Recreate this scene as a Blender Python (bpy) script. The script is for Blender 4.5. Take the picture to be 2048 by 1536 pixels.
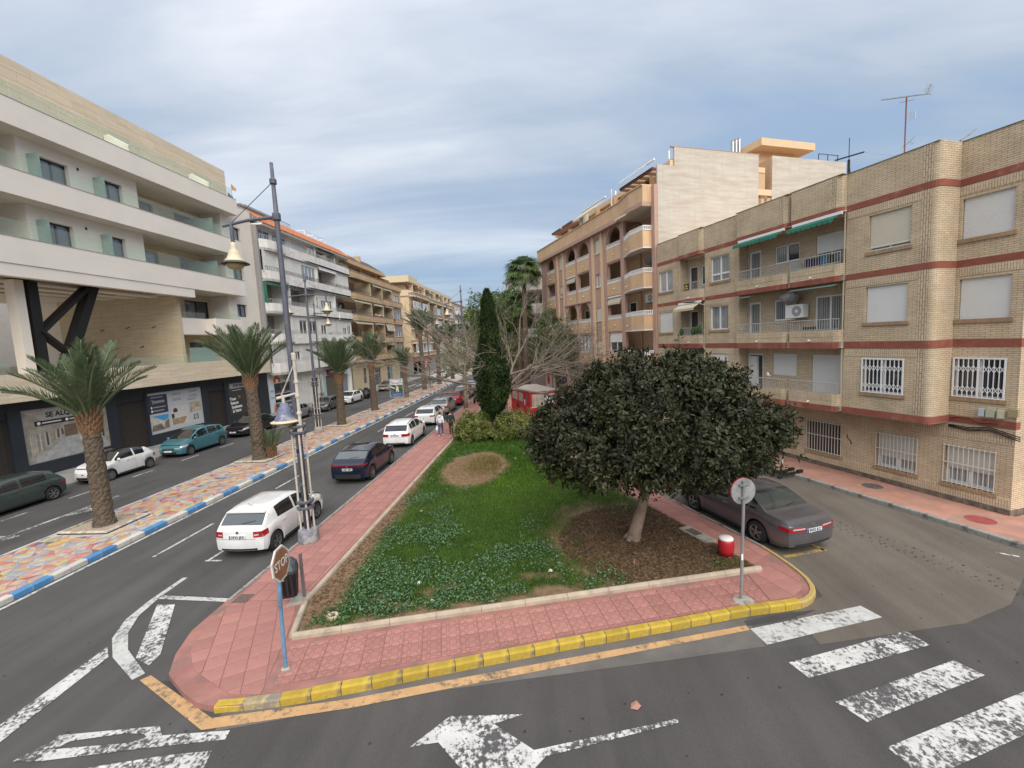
import bpy, math, random
import numpy as np
from mathutils import Vector, Matrix, noise as mnoise
random.seed(7)
RNG = np.random.default_rng(7)
for _o in list(bpy.data.objects):
 bpy.data.objects.remove(_o, do_unlink=True)
SC = bpy.context.scene
COL = SC.collection
# ------------------------------------------------------------------ camera
cam_d = bpy.data.cameras.new('camera')
cam = bpy.data.objects.new('camera', cam_d)
COL.objects.link(cam)
SC.camera = cam
cam_d.sensor_width = 36.0
cam_d.lens = 865.0 / 2048.0 * 36.0
cam_d.clip_start = 0.1
cam_d.clip_end = 3000.0
def _cam():
 p, r, yw = math.radians(5.73), math.radians(2.86), math.radians(4.566)
 fw = Vector((0, math.cos(p), -math.sin(p)))
 R0 = Vector((1,0,0)); D0 = Vector((0,-math.sin(p), -math.cos(p)))
 R1 = math.cos(r) * R0 + math.sin(r) * D0
 D1 = -math.sin(r) * R0 + math.cos(r) * D0
 m = Matrix.Rotation(yw, 3, 'Z')
 R1, D1, fw = m @ R1, m @ D1, m @ fw
 M = Matrix.Identity(4)
 for i in range(3):
  M[i][0] = R1[i]; M[i][1] = -D1[i]; M[i][2] = -fw[i]
 M[2][3] = 6.4
 cam.matrix_world = M
_cam()
# ------------------------------------------------------------------ sky, sun, exposure
SUN_EL, SUN_ROT = math.radians(46), math.radians(158)
world = bpy.data.worlds.new('World')
SC.world = world
world.use_nodes = True
def _world():
 nt = world.node_tree; N = nt.nodes; L = nt.links
 N.clear()
 out = N.new('ShaderNodeOutputWorld')
 bg = N.new('ShaderNodeBackground'); bg.inputs['Strength'].default_value = 0.1
 sky = N.new('ShaderNodeTexSky'); sky.sky_type = 'NISHITA'; sky.sun_disc = False
 sky.sun_elevation = SUN_EL; sky.sun_rotation = SUN_ROT
 sky.air_density = 1.2; sky.dust_density = 2.0
 tc = N.new('ShaderNodeTexCoord')
 sp = N.new('ShaderNodeSeparateXYZ'); L.new(tc.outputs['Generated'], sp.inputs[0])
 def math_(op, a, b=None, clamp=False):
  n = N.new('ShaderNodeMath'); n.operation = op; n.use_clamp = clamp
  for i, v in enumerate((a, b)):
   if v is None: continue
   if isinstance(v, (int, float)): n.inputs[i].default_value = v
   else: L.new(v, n.inputs[i])
  return n.outputs[0]
 z = math_('MAXIMUM', sp.outputs[2], 0.0)
 zz = math_('ADD', z, 0.16)
 px = math_('DIVIDE', sp.outputs[0], zz); py = math_('DIVIDE', sp.outputs[1], zz)
 cb = N.new('ShaderNodeCombineXYZ'); L.new(px, cb.inputs[0]); L.new(py, cb.inputs[1])
 # big soft cloud masses
 mp1 = N.new('ShaderNodeMapping'); L.new(cb.outputs[0], mp1.inputs[0])
 mp1.inputs['Rotation'].default_value = (0,0, math.radians(-62)); mp1.inputs['Scale'].default_value = (0.55,1.0,1)
 mp1.inputs['Location'].default_value = (0.65,0.35,0)
 n1 = N.new('ShaderNodeTexNoise'); L.new(mp1.outputs[0], n1.inputs['Vector'])
 n1.inputs['Scale'].default_value = 0.85; n1.inputs['Detail'].default_value = 5; n1.inputs['Roughness'].default_value = 0.5
 n1.inputs['Distortion'].default_value = 0.35
 # streaks
 mp2 = N.new('ShaderNodeMapping'); L.new(cb.outputs[0], mp2.inputs[0])
 mp2.inputs['Rotation'].default_value = (0,0, math.radians(-35)); mp2.inputs['Scale'].default_value = (0.5,1.9,1)
 n2 = N.new('ShaderNodeTexNoise'); L.new(mp2.outputs[0], n2.inputs['Vector'])
 n2.inputs['Scale'].default_value = 1.1; n2.inputs['Detail'].default_value = 8; n2.inputs['Roughness'].default_value = 0.55
 n2.inputs['Distortion'].default_value = 0.5
 mixv = math_('ADD', math_('MULTIPLY', n1.outputs['Fac'], 0.6), math_('MULTIPLY', n2.outputs['Fac'], 0.4))
 # brighter towards the left of the street (thin cloud round the hidden sun), greyer and bluer low down
 side = math_('MULTIPLY', math_('ADD', math_('MULTIPLY', sp.outputs[0], -0.75), math_('MULTIPLY', sp.outputs[1], 0.1)), 0.16)
 mixv = math_('ADD', mixv, side)
 lift = math_('MULTIPLY', math_('SUBTRACT', z, 0.3), 0.22)
 mixv = math_('ADD', mixv, lift)
 cr = N.new('ShaderNodeValToRGB'); L.new(mixv, cr.inputs[0])
 e = cr.color_ramp.elements
 e[0].position = 0.40; e[0].color = (1.25,1.65,2.25,1)
 e[1].position = 0.66; e[1].color = (3.4,3.4,3.5,1)
 a = cr.color_ramp.elements.new(0.47); a.color = (1.6,1.88,2.25,1)
 b = cr.color_ramp.elements.new(0.56); b.color = (2.3,2.45,2.7,1)
 # low band: bluer
 low = N.new('ShaderNodeValToRGB'); L.new(z, low.inputs[0])
 le = low.color_ramp.elements
 le[0].position = 0.0; le[0].color = (0.75,0.75,0.75,1)
 le[1].position = 0.36; le[1].color = (0,0,0,1)
 m2 = low.color_ramp.elements.new(0.07); m2.color = (0.62,0.62,0.62,1)
 m3 = low.color_ramp.elements.new(0.16); m3.color = (0.5,0.5,0.5,1)
 bl = N.new('ShaderNodeValToRGB'); L.new(n2.outputs['Fac'], bl.inputs[0])
 be = bl.color_ramp.elements
 be[0].position = 0.35; be[0].color = (0.72,1.22,2.15,1)
 be[1].position = 0.7; be[1].color = (1.6,2.1,2.7,1)
 mx = N.new('ShaderNodeMixRGB'); L.new(low.outputs[0], mx.inputs[0]); L.new(cr.outputs[0], mx.inputs[1]); L.new(bl.outputs[0], mx.inputs[2])
 # the clear Nishita sky still shows through the cloud a little
 m4 = N.new('ShaderNodeMixRGB'); m4.inputs[0].default_value = 0.86
 L.new(sky.outputs[0], m4.inputs[1]); L.new(mx.outputs[0], m4.inputs[2])
 # an overcast sky is brighter overhead than low down
 zen = N.new('ShaderNodeMapRange'); zen.inputs['From Min'].default_value = 0.2; zen.inputs['From Max'].default_value = 1.0; zen.inputs['To Min'].default_value = 1.0; zen.inputs['To Max'].default_value = 1.5
 L.new(z, zen.inputs[0])
 m5 = N.new('ShaderNodeMixRGB'); m5.blend_type = 'MULTIPLY'; m5.inputs[0].default_value = 1; L.new(m4.outputs[0], m5.inputs[1]); L.new(zen.outputs[0], m5.inputs[2])
 L.new(m5.outputs[0], bg.inputs['Color']); L.new(bg.outputs[0], out.inputs[0])
_world()
sun_d = bpy.data.lights.new('sun', 'SUN'); sun_d.energy = 1.5; sun_d.angle = math.radians(70); sun_d.color = (1.0,0.94,0.85)
sun = bpy.data.objects.new('sun', sun_d); COL.objects.link(sun)
sun.location = (-20,10,60)
_az = SUN_ROT
_sd = Vector((math.sin(_az) * math.cos(SUN_EL), math.cos(_az) * math.cos(SUN_EL), math.sin(SUN_EL)))
sun.rotation_euler = (-_sd).to_track_quat('-Z', 'Y').to_euler()
SC.view_settings.view_transform = 'Standard'
SC.view_settings.look = 'None'
SC.view_settings.exposure = 1.35
SC.view_settings.gamma = 1.0
SC.view_settings.use_curve_mapping = False
# ------------------------------------------------------------------ materials
MATS = {}
def srgb(r, g, b):
 f = lambda c: (c / 255 / 12.92) if c / 255 <= 0.04045 else ((c / 255 + 0.055) / 1.055) ** 2.4
 return (f(r), f(g), f(b))
def M(name, col=(0.5,0.5,0.5), rough=0.8, var=0.0, vscale=4.0, bump=0.0, bscale=40.0, metal=0.0, coat=0.0, spec=0.5,
  streak=0.0, rand=0.0, dirt=None, dscale=1.0, dlo=0.5, dhi=0.65, stretch=None, trans=0.0, alpha=1.0):
 """procedural surface: base colour, two scales of noise variation, optional dirt stains and vertical streaks"""
 if name in MATS: return MATS[name]
 m = bpy.data.materials.new(name); m.use_nodes = True
 nt = m.node_tree; N = nt.nodes; L = nt.links
 b = N['Principled BSDF']
 b.inputs['Roughness'].default_value = rough; b.inputs['Metallic'].default_value = metal
 b.inputs['Specular IOR Level'].default_value = spec
 if coat: b.inputs['Coat Weight'].default_value = coat; b.inputs['Coat Roughness'].default_value = 0.04
 if trans: b.inputs['Transmission Weight'].default_value = trans
 if alpha < 1: b.inputs['Alpha'].default_value = alpha
 c = None
 tc = N.new('ShaderNodeTexCoord')
 vec = tc.outputs['Object']
 if stretch:
  mp = N.new('ShaderNodeMapping'); mp.inputs['Scale'].default_value = stretch
  L.new(vec, mp.inputs[0]); svec = mp.outputs[0]
 else: svec = vec
 def noise(v, s, d=4, r=0.55):
  n = N.new('ShaderNodeTexNoise'); L.new(v, n.inputs['Vector'])
  n.inputs['Scale'].default_value = s; n.inputs['Detail'].default_value = d; n.inputs['Roughness'].default_value = r
  return n.outputs['Fac']
 def mix(fac, a, bb, mode='MIX'):
  x = N.new('ShaderNodeMixRGB'); x.blend_type = mode
  for i, v in enumerate((fac, a, bb)):
   if isinstance(v, (int, float)): x.inputs[i].default_value = v
   elif isinstance(v, tuple): x.inputs[i].default_value = (*v[:3], 1)
   else: L.new(v, x.inputs[i])
  return x.outputs[0]
 def ramp(f, p0, p1):
  r = N.new('ShaderNodeMapRange'); r.inputs['From Min'].default_value = p0; r.inputs['From Max'].default_value = p1
  L.new(f, r.inputs[0]); return r.outputs[0]
 cur = tuple(col)
 if var:
  hi = tuple(min(1, x * (1 + var)) for x in col); lo = tuple(x * (1 - var) for x in col)
  cur = mix(ramp(noise(svec, vscale), 0.3,0.7), lo, hi)
 if streak:
  mp = N.new('ShaderNodeMapping'); mp.inputs['Scale'].default_value = (3.0,3.0,0.22); L.new(vec, mp.inputs[0])
  cur = mix(ramp(noise(mp.outputs[0], 1.6,6,0.65), 0.46,0.78), cur, tuple(x * (1 - streak) for x in col))
 if dirt:
  cur = mix(ramp(noise(svec, dscale, 6,0.65), dlo, dhi), cur, dirt)
 if rand:
  oi = N.new('ShaderNodeObjectInfo')
  r = ramp(oi.outputs['Random'], 0,1); r.node.inputs['To Min'].default_value = 1 - rand; r.node.inputs['To Max'].default_value = 1 + rand * 0.6
  cur = mix(1.0, cur, r, 'MULTIPLY')
 if isinstance(cur, tuple): b.inputs['Base Color'].default_value = (*cur, 1)
 else: L.new(cur, b.inputs['Base Color'])
 if bump:
  bn = N.new('ShaderNodeBump'); bn.inputs['Strength'].default_value = bump; bn.inputs['Distance'].default_value = 0.02
  L.new(noise(svec, bscale, 5,0.6), bn.inputs['Height']); L.new(bn.outputs[0], b.inputs['Normal'])
 MATS[name] = m
 return m
def M_worn(name, paint, under, lo=0.44, hi=0.6, scale=9.0, rough=0.75, edge=60.0):
 """road paint with crumbled gaps showing what lies under it"""
 m = M(name, paint, rough, var=0.12, vscale=3.0)
 nt = m.node_tree; N = nt.nodes; L = nt.links; b = N['Principled BSDF']
 src = b.inputs['Base Color'].links[0].from_socket
 tc = N.new('ShaderNodeTexCoord')
 n = N.new('ShaderNodeTexNoise'); n.inputs['Scale'].default_value = scale; n.inputs['Detail'].default_value = 10; n.inputs['Roughness'].default_value = 0.72
 n2 = N.new('ShaderNodeTexNoise'); n2.inputs['Scale'].default_value = 1.3; n2.inputs['Detail'].default_value = 3
 L.new(tc.outputs['Object'], n.inputs['Vector']); L.new(tc.outputs['Object'], n2.inputs['Vector'])
 ad = N.new('ShaderNodeMath'); ad.operation = 'MULTIPLY_ADD'; ad.inputs[1].default_value = 0.55
 L.new(n2.outputs['Fac'], ad.inputs[0]); L.new(n.outputs['Fac'], ad.inputs[2])
 r = N.new('ShaderNodeMapRange'); r.inputs['From Min'].default_value = lo + 0.27; r.inputs['From Max'].default_value = hi + 0.27
 L.new(ad.outputs[0], r.inputs[0])
 mx = N.new('ShaderNodeMixRGB'); mx.inputs[2].default_value = (*under, 1)
 L.new(r.outputs[0], mx.inputs[0]); L.new(src, mx.inputs[1]); L.new(mx.outputs[0], b.inputs['Base Color'])
 return m
def M_brick(name, c1, c2, mortar, bw=0.25, bh=0.062, soldier=False, msize=0.007, bump=0.6, dirt=0.25):
 if name in MATS: return MATS[name]
 m = bpy.data.materials.new(name); m.use_nodes = True
 nt = m.node_tree; N = nt.nodes; L = nt.links; b = N['Principled BSDF']; b.inputs['Roughness'].default_value = 0.85
 tc = N.new('ShaderNodeTexCoord'); sp = N.new('ShaderNodeSeparateXYZ'); L.new(tc.outputs['Object'], sp.inputs[0])
 ad = N.new('ShaderNodeMath'); ad.operation = 'ADD'; L.new(sp.outputs[0], ad.inputs[0]); L.new(sp.outputs[1], ad.inputs[1])
 cb = N.new('ShaderNodeCombineXYZ')
 if soldier: L.new(sp.outputs[2], cb.inputs[0]); L.new(ad.outputs[0], cb.inputs[1])
 else: L.new(ad.outputs[0], cb.inputs[0]); L.new(sp.outputs[2], cb.inputs[1])
 t = N.new('ShaderNodeTexBrick'); L.new(cb.outputs[0], t.inputs['Vector'])
 t.inputs['Scale'].default_value = 1; t.inputs['Brick Width'].default_value = bw; t.inputs['Row Height'].default_value = bh
 t.inputs['Mortar Size'].default_value = msize; t.inputs['Mortar Smooth'].default_value = 0.2; t.inputs['Bias'].default_value = 0
 t.inputs['Color1'].default_value = (*c1,1); t.inputs['Color2'].default_value = (*c2,1); t.inputs['Mortar'].default_value = (*mortar, 1)
 n = N.new('ShaderNodeTexNoise'); n.inputs['Scale'].default_value = 1.1; n.inputs['Detail'].default_value = 8; n.inputs['Roughness'].default_value = 0.7
 L.new(tc.outputs['Object'], n.inputs['Vector'])
 r = N.new('ShaderNodeMapRange'); r.inputs['From Min'].default_value = 0.35; r.inputs['From Max'].default_value = 0.7
 r.inputs['To Min'].default_value = 1.08; r.inputs['To Max'].default_value = 1.0 - dirt
 L.new(n.outputs['Fac'], r.inputs[0])
 mx = N.new('ShaderNodeMixRGB'); mx.blend_type = 'MULTIPLY'; mx.inputs[0].default_value = 1
 L.new(t.outputs['Color'], mx.inputs[1]); L.new(r.outputs[0], mx.inputs[2]); L.new(mx.outputs[0], b.inputs['Base Color'])
 bp = N.new('ShaderNodeBump'); bp.invert = True; bp.inputs['Strength'].default_value = bump; bp.inputs['Distance'].default_value = 0.01
 L.new(t.outputs['Fac'], bp.inputs['Height']); L.new(bp.outputs[0], b.inputs['Normal'])
 MATS[name] = m
 return m
def M_attr(name, attr, ca, cb, va=0.3, vb=0.3, rough=0.95, bump=0.8, bscale=30):
 """two soils mixed by a mesh attribute (how much of the ground is covered with green)"""
 m = bpy.data.materials.new(name); m.use_nodes = True
 nt = m.node_tree; N = nt.nodes; L = nt.links; b = N['Principled BSDF']; b.inputs['Roughness'].default_value = rough
 b.inputs['Specular IOR Level'].default_value = 0.2
 tc = N.new('ShaderNodeTexCoord')
 def nz(s, d=6):
  n = N.new('ShaderNodeTexNoise'); n.inputs['Scale'].default_value = s; n.inputs['Detail'].default_value = d; n.inputs['Roughness'].default_value = 0.65
  L.new(tc.outputs['Object'], n.inputs['Vector'])
  r = N.new('ShaderNodeMapRange'); r.inputs['From Min'].default_value = 0.3; r.inputs['From Max'].default_value = 0.7
  L.new(n.outputs['Fac'], r.inputs[0]); return r.outputs[0], n.outputs['Fac']
 def two(c, v, s):
  x = N.new('ShaderNodeMixRGB'); x.inputs[1].default_value = (*[k * (1 - v) for k in c], 1); x.inputs[2].default_value = (*[k * (1 + v) for k in c], 1)
  L.new(nz(s)[0], x.inputs[0]); return x.outputs[0]
 at = N.new('ShaderNodeAttribute'); at.attribute_name = attr
 x = N.new('ShaderNodeMixRGB'); L.new(at.outputs['Fac'], x.inputs[0]); L.new(two(ca, va, 5), x.inputs[1]); L.new(two(cb, vb, 9), x.inputs[2])
 L.new(x.outputs[0], b.inputs['Base Color'])
 bp = N.new('ShaderNodeBump'); bp.inputs['Strength'].default_value = bump; bp.inputs['Distance'].default_value = 0.04
 L.new(nz(bscale)[1], bp.inputs['Height']); L.new(bp.outputs[0], b.inputs['Normal'])
 MATS[name] = m
 return m
def M_leaf(name, c1, c2, rough=0.5, spec=0.4, trans=0.0, bark=None):
 """leaf colour picked per leaf from the 'tint' attribute"""
 if name in MATS: return MATS[name]
 m = bpy.data.materials.new(name); m.use_nodes = True
 nt = m.node_tree; N = nt.nodes; L = nt.links; b = N['Principled BSDF']
 b.inputs['Roughness'].default_value = rough; b.inputs['Specular IOR Level'].default_value = spec
 at = N.new('ShaderNodeAttribute'); at.attribute_name = 'tint'
 x = N.new('ShaderNodeMixRGB'); x.inputs[1].default_value = (*c1,1); x.inputs[2].default_value = (*c2,1)
 L.new(at.outputs['Fac'], x.inputs[0]); L.new(x.outputs[0], b.inputs['Base Color'])
 if trans:
  tr = N.new('ShaderNodeBsdfTranslucent'); L.new(x.outputs[0], tr.inputs['Color'])
  ms = N.new('ShaderNodeMixShader'); ms.inputs[0].default_value = trans
  L.new(b.outputs[0], ms.inputs[1]); L.new(tr.outputs[0], ms.inputs[2]); L.new(ms.outputs[0], N['Material Output'].inputs['Surface'])
 MATS[name] = m
 return m
# ------------------------------------------------------------------ mesh builder and object helpers
class MB:
 def __init__(s, X=None): s.v = []; s.f = []; s.X = X
 def add(s, pts, faces):
  o = len(s.v)
  s.v.extend(s.X(p) for p in pts) if s.X else s.v.extend(tuple(p) for p in pts)
  s.f.extend(tuple(i + o for i in f) for f in faces)
  return s
 def quad(s, a, b, c, d): return s.add((a, b, c, d), ((0,1,2,3),))
 def poly(s, pts): return s.add(pts, (tuple(range(len(pts))),))
 def box(s, x0, x1, y0, y1, z0, z1):
  x0, x1 = min(x0, x1), max(x0, x1); y0, y1 = min(y0, y1), max(y0, y1); z0, z1 = min(z0, z1), max(z0, z1)
  return s.add([(x0, y0, z0), (x1, y0, z0), (x1, y1, z0), (x0, y1, z0), (x0, y0, z1), (x1, y0, z1), (x1, y1, z1), (x0, y1, z1)],
      [(0,3,2,1), (4,5,6,7), (0,1,5,4), (1,2,6,5), (2,3,7,6), (3,0,4,7)])
 def prism(s, pts, z0, z1):
  n = len(pts)
  return s.add([(x, y, z0) for x, y in pts] + [(x, y, z1) for x, y in pts],
      [tuple(range(n))[::-1], tuple(range(n, 2 * n))] + [(i, (i + 1) % n, n + (i + 1) % n, n + i) for i in range(n)])
 def extr(s, pts, y0, y1):
  """outline in x,z pushed along y"""
  n = len(pts)
  return s.add([(x, y0, z) for x, z in pts] + [(x, y1, z) for x, z in pts],
      [tuple(range(n)), tuple(range(n, 2 * n))[::-1]] + [(i, n + i, n + (i + 1) % n, (i + 1) % n) for i in range(n)])
 def cyl(s, p0, p1, r0, r1=None, n=10, caps=True):
  p0, p1 = Vector(p0), Vector(p1); r1 = r0 if r1 is None else r1
  d = (p1 - p0).normalized()
  a = d.orthogonal().normalized(); b = d.cross(a)
  pts = []
  for p, r in ((p0, r0), (p1, r1)):
   for i in range(n):
    t = 2 * math.pi * i / n
    pts.append(p + r * (math.cos(t) * a + math.sin(t) * b))
  fs = [(i, (i + 1) % n, n + (i + 1) % n, n + i) for i in range(n)]
  if caps: fs += [tuple(range(n))[::-1], tuple(range(n, 2 * n))]
  return s.add([tuple(p) for p in pts], fs)
 def tube(s, path, rad, n=8):
  path = [Vector(p) for p in path]; m = len(path)
  rad = rad if isinstance(rad, (list, tuple)) else [rad] * m
  pts = []; fs = []; prev = None
  for k in range(m):
   d = (path[min(k + 1, m - 1)] - path[max(k - 1,0)]).normalized()
   a = d.orthogonal().normalized() if prev is None else (prev - d * prev.dot(d)).normalized()
   prev = a; b = d.cross(a)
   for i in range(n):
    t = 2 * math.pi * i / n
    pts.append(tuple(path[k] + rad[k] * (math.cos(t) * a + math.sin(t) * b)))
  for k in range(m - 1):
   for i in range(n):
    fs.append((k * n + i, k * n + (i + 1) % n, (k + 1) * n + (i + 1) % n, (k + 1) * n + i))
  fs += [tuple(range(n))[::-1], tuple(range((m - 1) * n, m * n))]
  return s.add(pts, fs)
 def lathe(s, prof, c=(0,0,0), n=16):
  pts = []; fs = []
  for r, z in prof:
   for i in range(n):
    t = 2 * math.pi * i / n
    pts.append((c[0] + r * math.cos(t), c[1] + r * math.sin(t), c[2] + z))
  for k in range(len(prof) - 1):
   for i in range(n):
    fs.append((k * n + i, k * n + (i + 1) % n, (k + 1) * n + (i + 1) % n, (k + 1) * n + i))
  fs += [tuple(range(n))[::-1], tuple(range((len(prof) - 1) * n, len(prof) * n))]
  return s.add(pts, fs)
 def sphere(s, c, r, n=10, m=6):
  r = r if isinstance(r, (tuple, list)) else (r, r, r)
  pts = [(c[0], c[1], c[2] - r[2])]
  for k in range(1, m):
   ph = -math.pi / 2 + math.pi * k / m
   for i in range(n):
    t = 2 * math.pi * i / n
    pts.append((c[0] + r[0] * math.cos(ph) * math.cos(t), c[1] + r[1] * math.cos(ph) * math.sin(t), c[2] + r[2] * math.sin(ph)))
  pts.append((c[0], c[1], c[2] + r[2]))
  fs = [(0,1 + (i + 1) % n, 1 + i) for i in range(n)]
  for k in range(m - 2):
   for i in range(n):
    a = 1 + k * n; b = a + n
    fs.append((a + i, a + (i + 1) % n, b + (i + 1) % n, b + i))
  a = 1 + (m - 2) * n; t = len(pts) - 1
  fs += [(a + i, a + (i + 1) % n, t) for i in range(n)]
  return s.add(pts, fs)
 def mesh(s, name, mat, smooth=False):
  me = bpy.data.meshes.new(name); me.from_pydata(s.v, [], s.f)
  if mat: me.materials.append(mat)
  if smooth: me.shade_smooth()
  return me
 def build(s, name, mat, parent=None, smooth=False):
  return obj(name, s.mesh(name, mat, smooth), parent)
def obj(name, me, parent=None, loc=None, rz=None, kind=None):
 o = bpy.data.objects.new(name, me); COL.objects.link(o)
 if parent is not None: o.parent = parent
 if loc is not None: o.location = loc
 if rz is not None: o.rotation_euler = (0,0, rz)
 if kind: o['kind'] = kind
 return o
def tag(o, label, cat, group=None):
 o['label'] = label; o['category'] = cat
 if group: o['group'] = group
 return o
def thing(name, label, cat, loc=(0,0,0), rz=0.0, group=None):
 o = bpy.data.objects.new(name, None); COL.objects.link(o)
 o.location = loc; o.rotation_euler = (0,0, rz); o.empty_display_size = 0.2
 return tag(o, label, cat, group)
def copy_tree(o, parent=None):
 c = o.copy(); COL.objects.link(c)
 if parent is not None: c.parent = parent
 for ch in list(o.children): copy_tree(ch, c)
 return c
def np_mesh(name, V, F, mat, tint=None, smooth=False):
 V = np.asarray(V, np.float32); F = np.asarray(F, np.int32); k = F.shape[1]
 me = bpy.data.meshes.new(name)
 me.vertices.add(len(V)); me.vertices.foreach_set('co', V.ravel())
 me.loops.add(F.size); me.loops.foreach_set('vertex_index', F.ravel())
 me.polygons.add(len(F)); me.polygons.foreach_set('loop_start', np.arange(len(F), dtype=np.int32) * k)
 me.update(calc_edges=True)
 if tint is not None:
  a = me.attributes.new('tint', 'FLOAT', 'POINT'); a.data.foreach_set('value', np.asarray(tint, np.float32))
 if mat: me.materials.append(mat)
 if smooth: me.shade_smooth()
 return me
_txt = {}
def text_mesh(s, size, mat, extrude=0.004, align='CENTER', bold=0.0):
 key = (s, size, mat.name, extrude, align, bold)
 if key in _txt: return _txt[key]
 cu = bpy.data.curves.new('lettering', 'FONT'); cu.body = s; cu.size = size; cu.extrude = extrude; cu.align_x = align; cu.align_y = 'CENTER'
 cu.resolution_u = 3; cu.offset = bold
 o = bpy.data.objects.new('lettering', cu); COL.objects.link(o)
 me = bpy.data.meshes.new_from_object(o.evaluated_get(bpy.context.evaluated_depsgraph_get()))
 bpy.data.objects.remove(o, do_unlink=True)
 me.materials.clear(); me.materials.append(mat)
 _txt[key] = me
 return me
def text(s, size, mat, parent, origin, right, up, extrude=0.004, align='CENTER', bold=0.0, name='lettering', sx=1.0):
 o = obj(name, text_mesh(s, size, mat, extrude, align, bold), parent)
 R, U = Vector(right).normalized(), Vector(up).normalized(); Nn = R.cross(U)
 m = Matrix.Identity(4)
 for i in range(3): m[i][0] = R[i] * sx; m[i][1] = U[i]; m[i][2] = Nn[i]; m[i][3] = origin[i]
 o.matrix_local = m
 return o
U2 = (math.sin(math.radians(-21.186)), math.cos(math.radians(-21.186)))   # direction of the side street
N2 = (U2[1], -U2[0])
RB = math.atan2(-U2[1], -U2[0])
def sd(s, d, z=0.0):
 """point at s metres along the side street and d metres across it"""
 return (U2[0] * s + N2[0] * d, U2[1] * s + N2[1] * d, z)
# ================================================================== the ground
ASPH = srgb(112,111,111)
def asphalt(name, col, patch=None, dots=True):
 m = M(name, col, 0.88, var=0.16, vscale=0.35, bump=0.25, bscale=160, spec=0.3)
 nt = m.node_tree; N = nt.nodes; L = nt.links; b = N['Principled BSDF']
 src = b.inputs['Base Color'].links[0].from_socket
 tc = N.new('ShaderNodeTexCoord')
 n = N.new('ShaderNodeTexNoise'); n.inputs['Scale'].default_value = 70; n.inputs['Detail'].default_value = 3; n.inputs['Roughness'].default_value = 0.8
 L.new(tc.outputs['Object'], n.inputs['Vector'])
 r = N.new('ShaderNodeMapRange'); r.inputs['From Min'].default_value = 0.3; r.inputs['From Max'].default_value = 0.7; r.inputs['To Min'].default_value = 0.72; r.inputs['To Max'].default_value = 1.28
 L.new(n.outputs['Fac'], r.inputs[0])
 mx = N.new('ShaderNodeMixRGB'); mx.blend_type = 'MULTIPLY'; mx.inputs[0].default_value = 1; L.new(src, mx.inputs[1]); L.new(r.outputs[0], mx.inputs[2])
 cur = mx.outputs[0]
 # oil drips
 v = N.new('ShaderNodeTexVoronoi'); v.inputs['Scale'].default_value = 2.3; v.inputs['Randomness'].default_value = 1
 L.new(tc.outputs['Object'], v.inputs['Vector'])
 r2 = N.new('ShaderNodeMapRange'); r2.inputs['From Min'].default_value = 0.05; r2.inputs['From Max'].default_value = 0.075; r2.inputs['To Min'].default_value = 0.45; r2.inputs['To Max'].default_value = 1
 L.new(v.outputs['Distance'], r2.inputs[0])
 m2 = N.new('ShaderNodeMixRGB'); m2.blend_type = 'MULTIPLY'; m2.inputs[0].default_value = 1 if dots else 0; L.new(cur, m2.inputs[1]); L.new(r2.outputs[0], m2.inputs[2])
 # long wheel-track streaks
 mp = N.new('ShaderNodeMapping'); mp.inputs['Scale'].default_value = (1.6,0.12,1); L.new(tc.outputs['Object'], mp.inputs[0])
 n3 = N.new('ShaderNodeTexNoise'); n3.inputs['Scale'].default_value = 1; n3.inputs['Detail'].default_value = 6; L.new(mp.outputs[0], n3.inputs['Vector'])
 r3 = N.new('ShaderNodeMapRange'); r3.inputs['From Min'].default_value = 0.35; r3.inputs['From Max'].default_value = 0.7; r3.inputs['To Min'].default_value = 0.86; r3.inputs['To Max'].default_value = 1.12
 L.new(n3.outputs['Fac'], r3.inputs[0])
 m3 = N.new('ShaderNodeMixRGB'); m3.blend_type = 'MULTIPLY'; m3.inputs[0].default_value = 1; L.new(m2.outputs[0], m3.inputs[1]); L.new(r3.outputs[0], m3.inputs[2])
 L.new(m3.outputs[0], b.inputs['Base Color'])
 return m
A_MAIN = (0.080,0.077,0.074)
m_asph = asphalt('asphalt', A_MAIN)
m_asph2 = asphalt('asphalt_cross', (0.074,0.069,0.066))
m_side = asphalt('asphalt_side', (0.130,0.112,0.093))
m_patch = asphalt('asphalt_patch', (0.055,0.054,0.056), dots=False)
m_wpaint = M_worn('road_paint_white', (0.47,0.47,0.45), A_MAIN, 0.5,0.66)
m_wpaint2 = M_worn('road_paint_worn', (0.54,0.53,0.51), (0.075,0.072,0.072), 0.47,0.56,12.0)
m_opaint = M_worn('road_paint_orange', (0.48,0.29,0.135), (0.09,0.085,0.08), 0.5,0.68,8.0)
m_ypaint = M_worn('road_paint_yellow', (0.42,0.28,0.06), (0.14,0.125,0.108), 0.42,0.6)
m_conc = M('concrete', (0.36,0.33,0.28), 0.9, var=0.2, vscale=3, bump=0.3, dirt=(0.18,0.16,0.14), dscale=2.5)
m_kerbgrey = M('kerb_grey', (0.30,0.285,0.26), 0.9, var=0.2, vscale=3, bump=0.3, dirt=(0.12,0.11,0.10), dscale=3)
m_tileR = M('tile_red', (0.36,0.165,0.138), 0.8, var=0.14, vscale=2.2, rand=0.12, dirt=(0.30,0.16,0.14), dscale=3.5, dlo=0.52, dhi=0.72)
m_grout = M('tile_grout', (0.30,0.138,0.115), 0.9, var=0.2, vscale=2.0, dirt=(0.2,0.13,0.11), dscale=1.5)
m_tileO = M('tile_salmon', (0.40,0.205,0.15), 0.85, var=0.16, vscale=1.5, dirt=(0.3,0.19,0.15), dscale=2)
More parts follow.
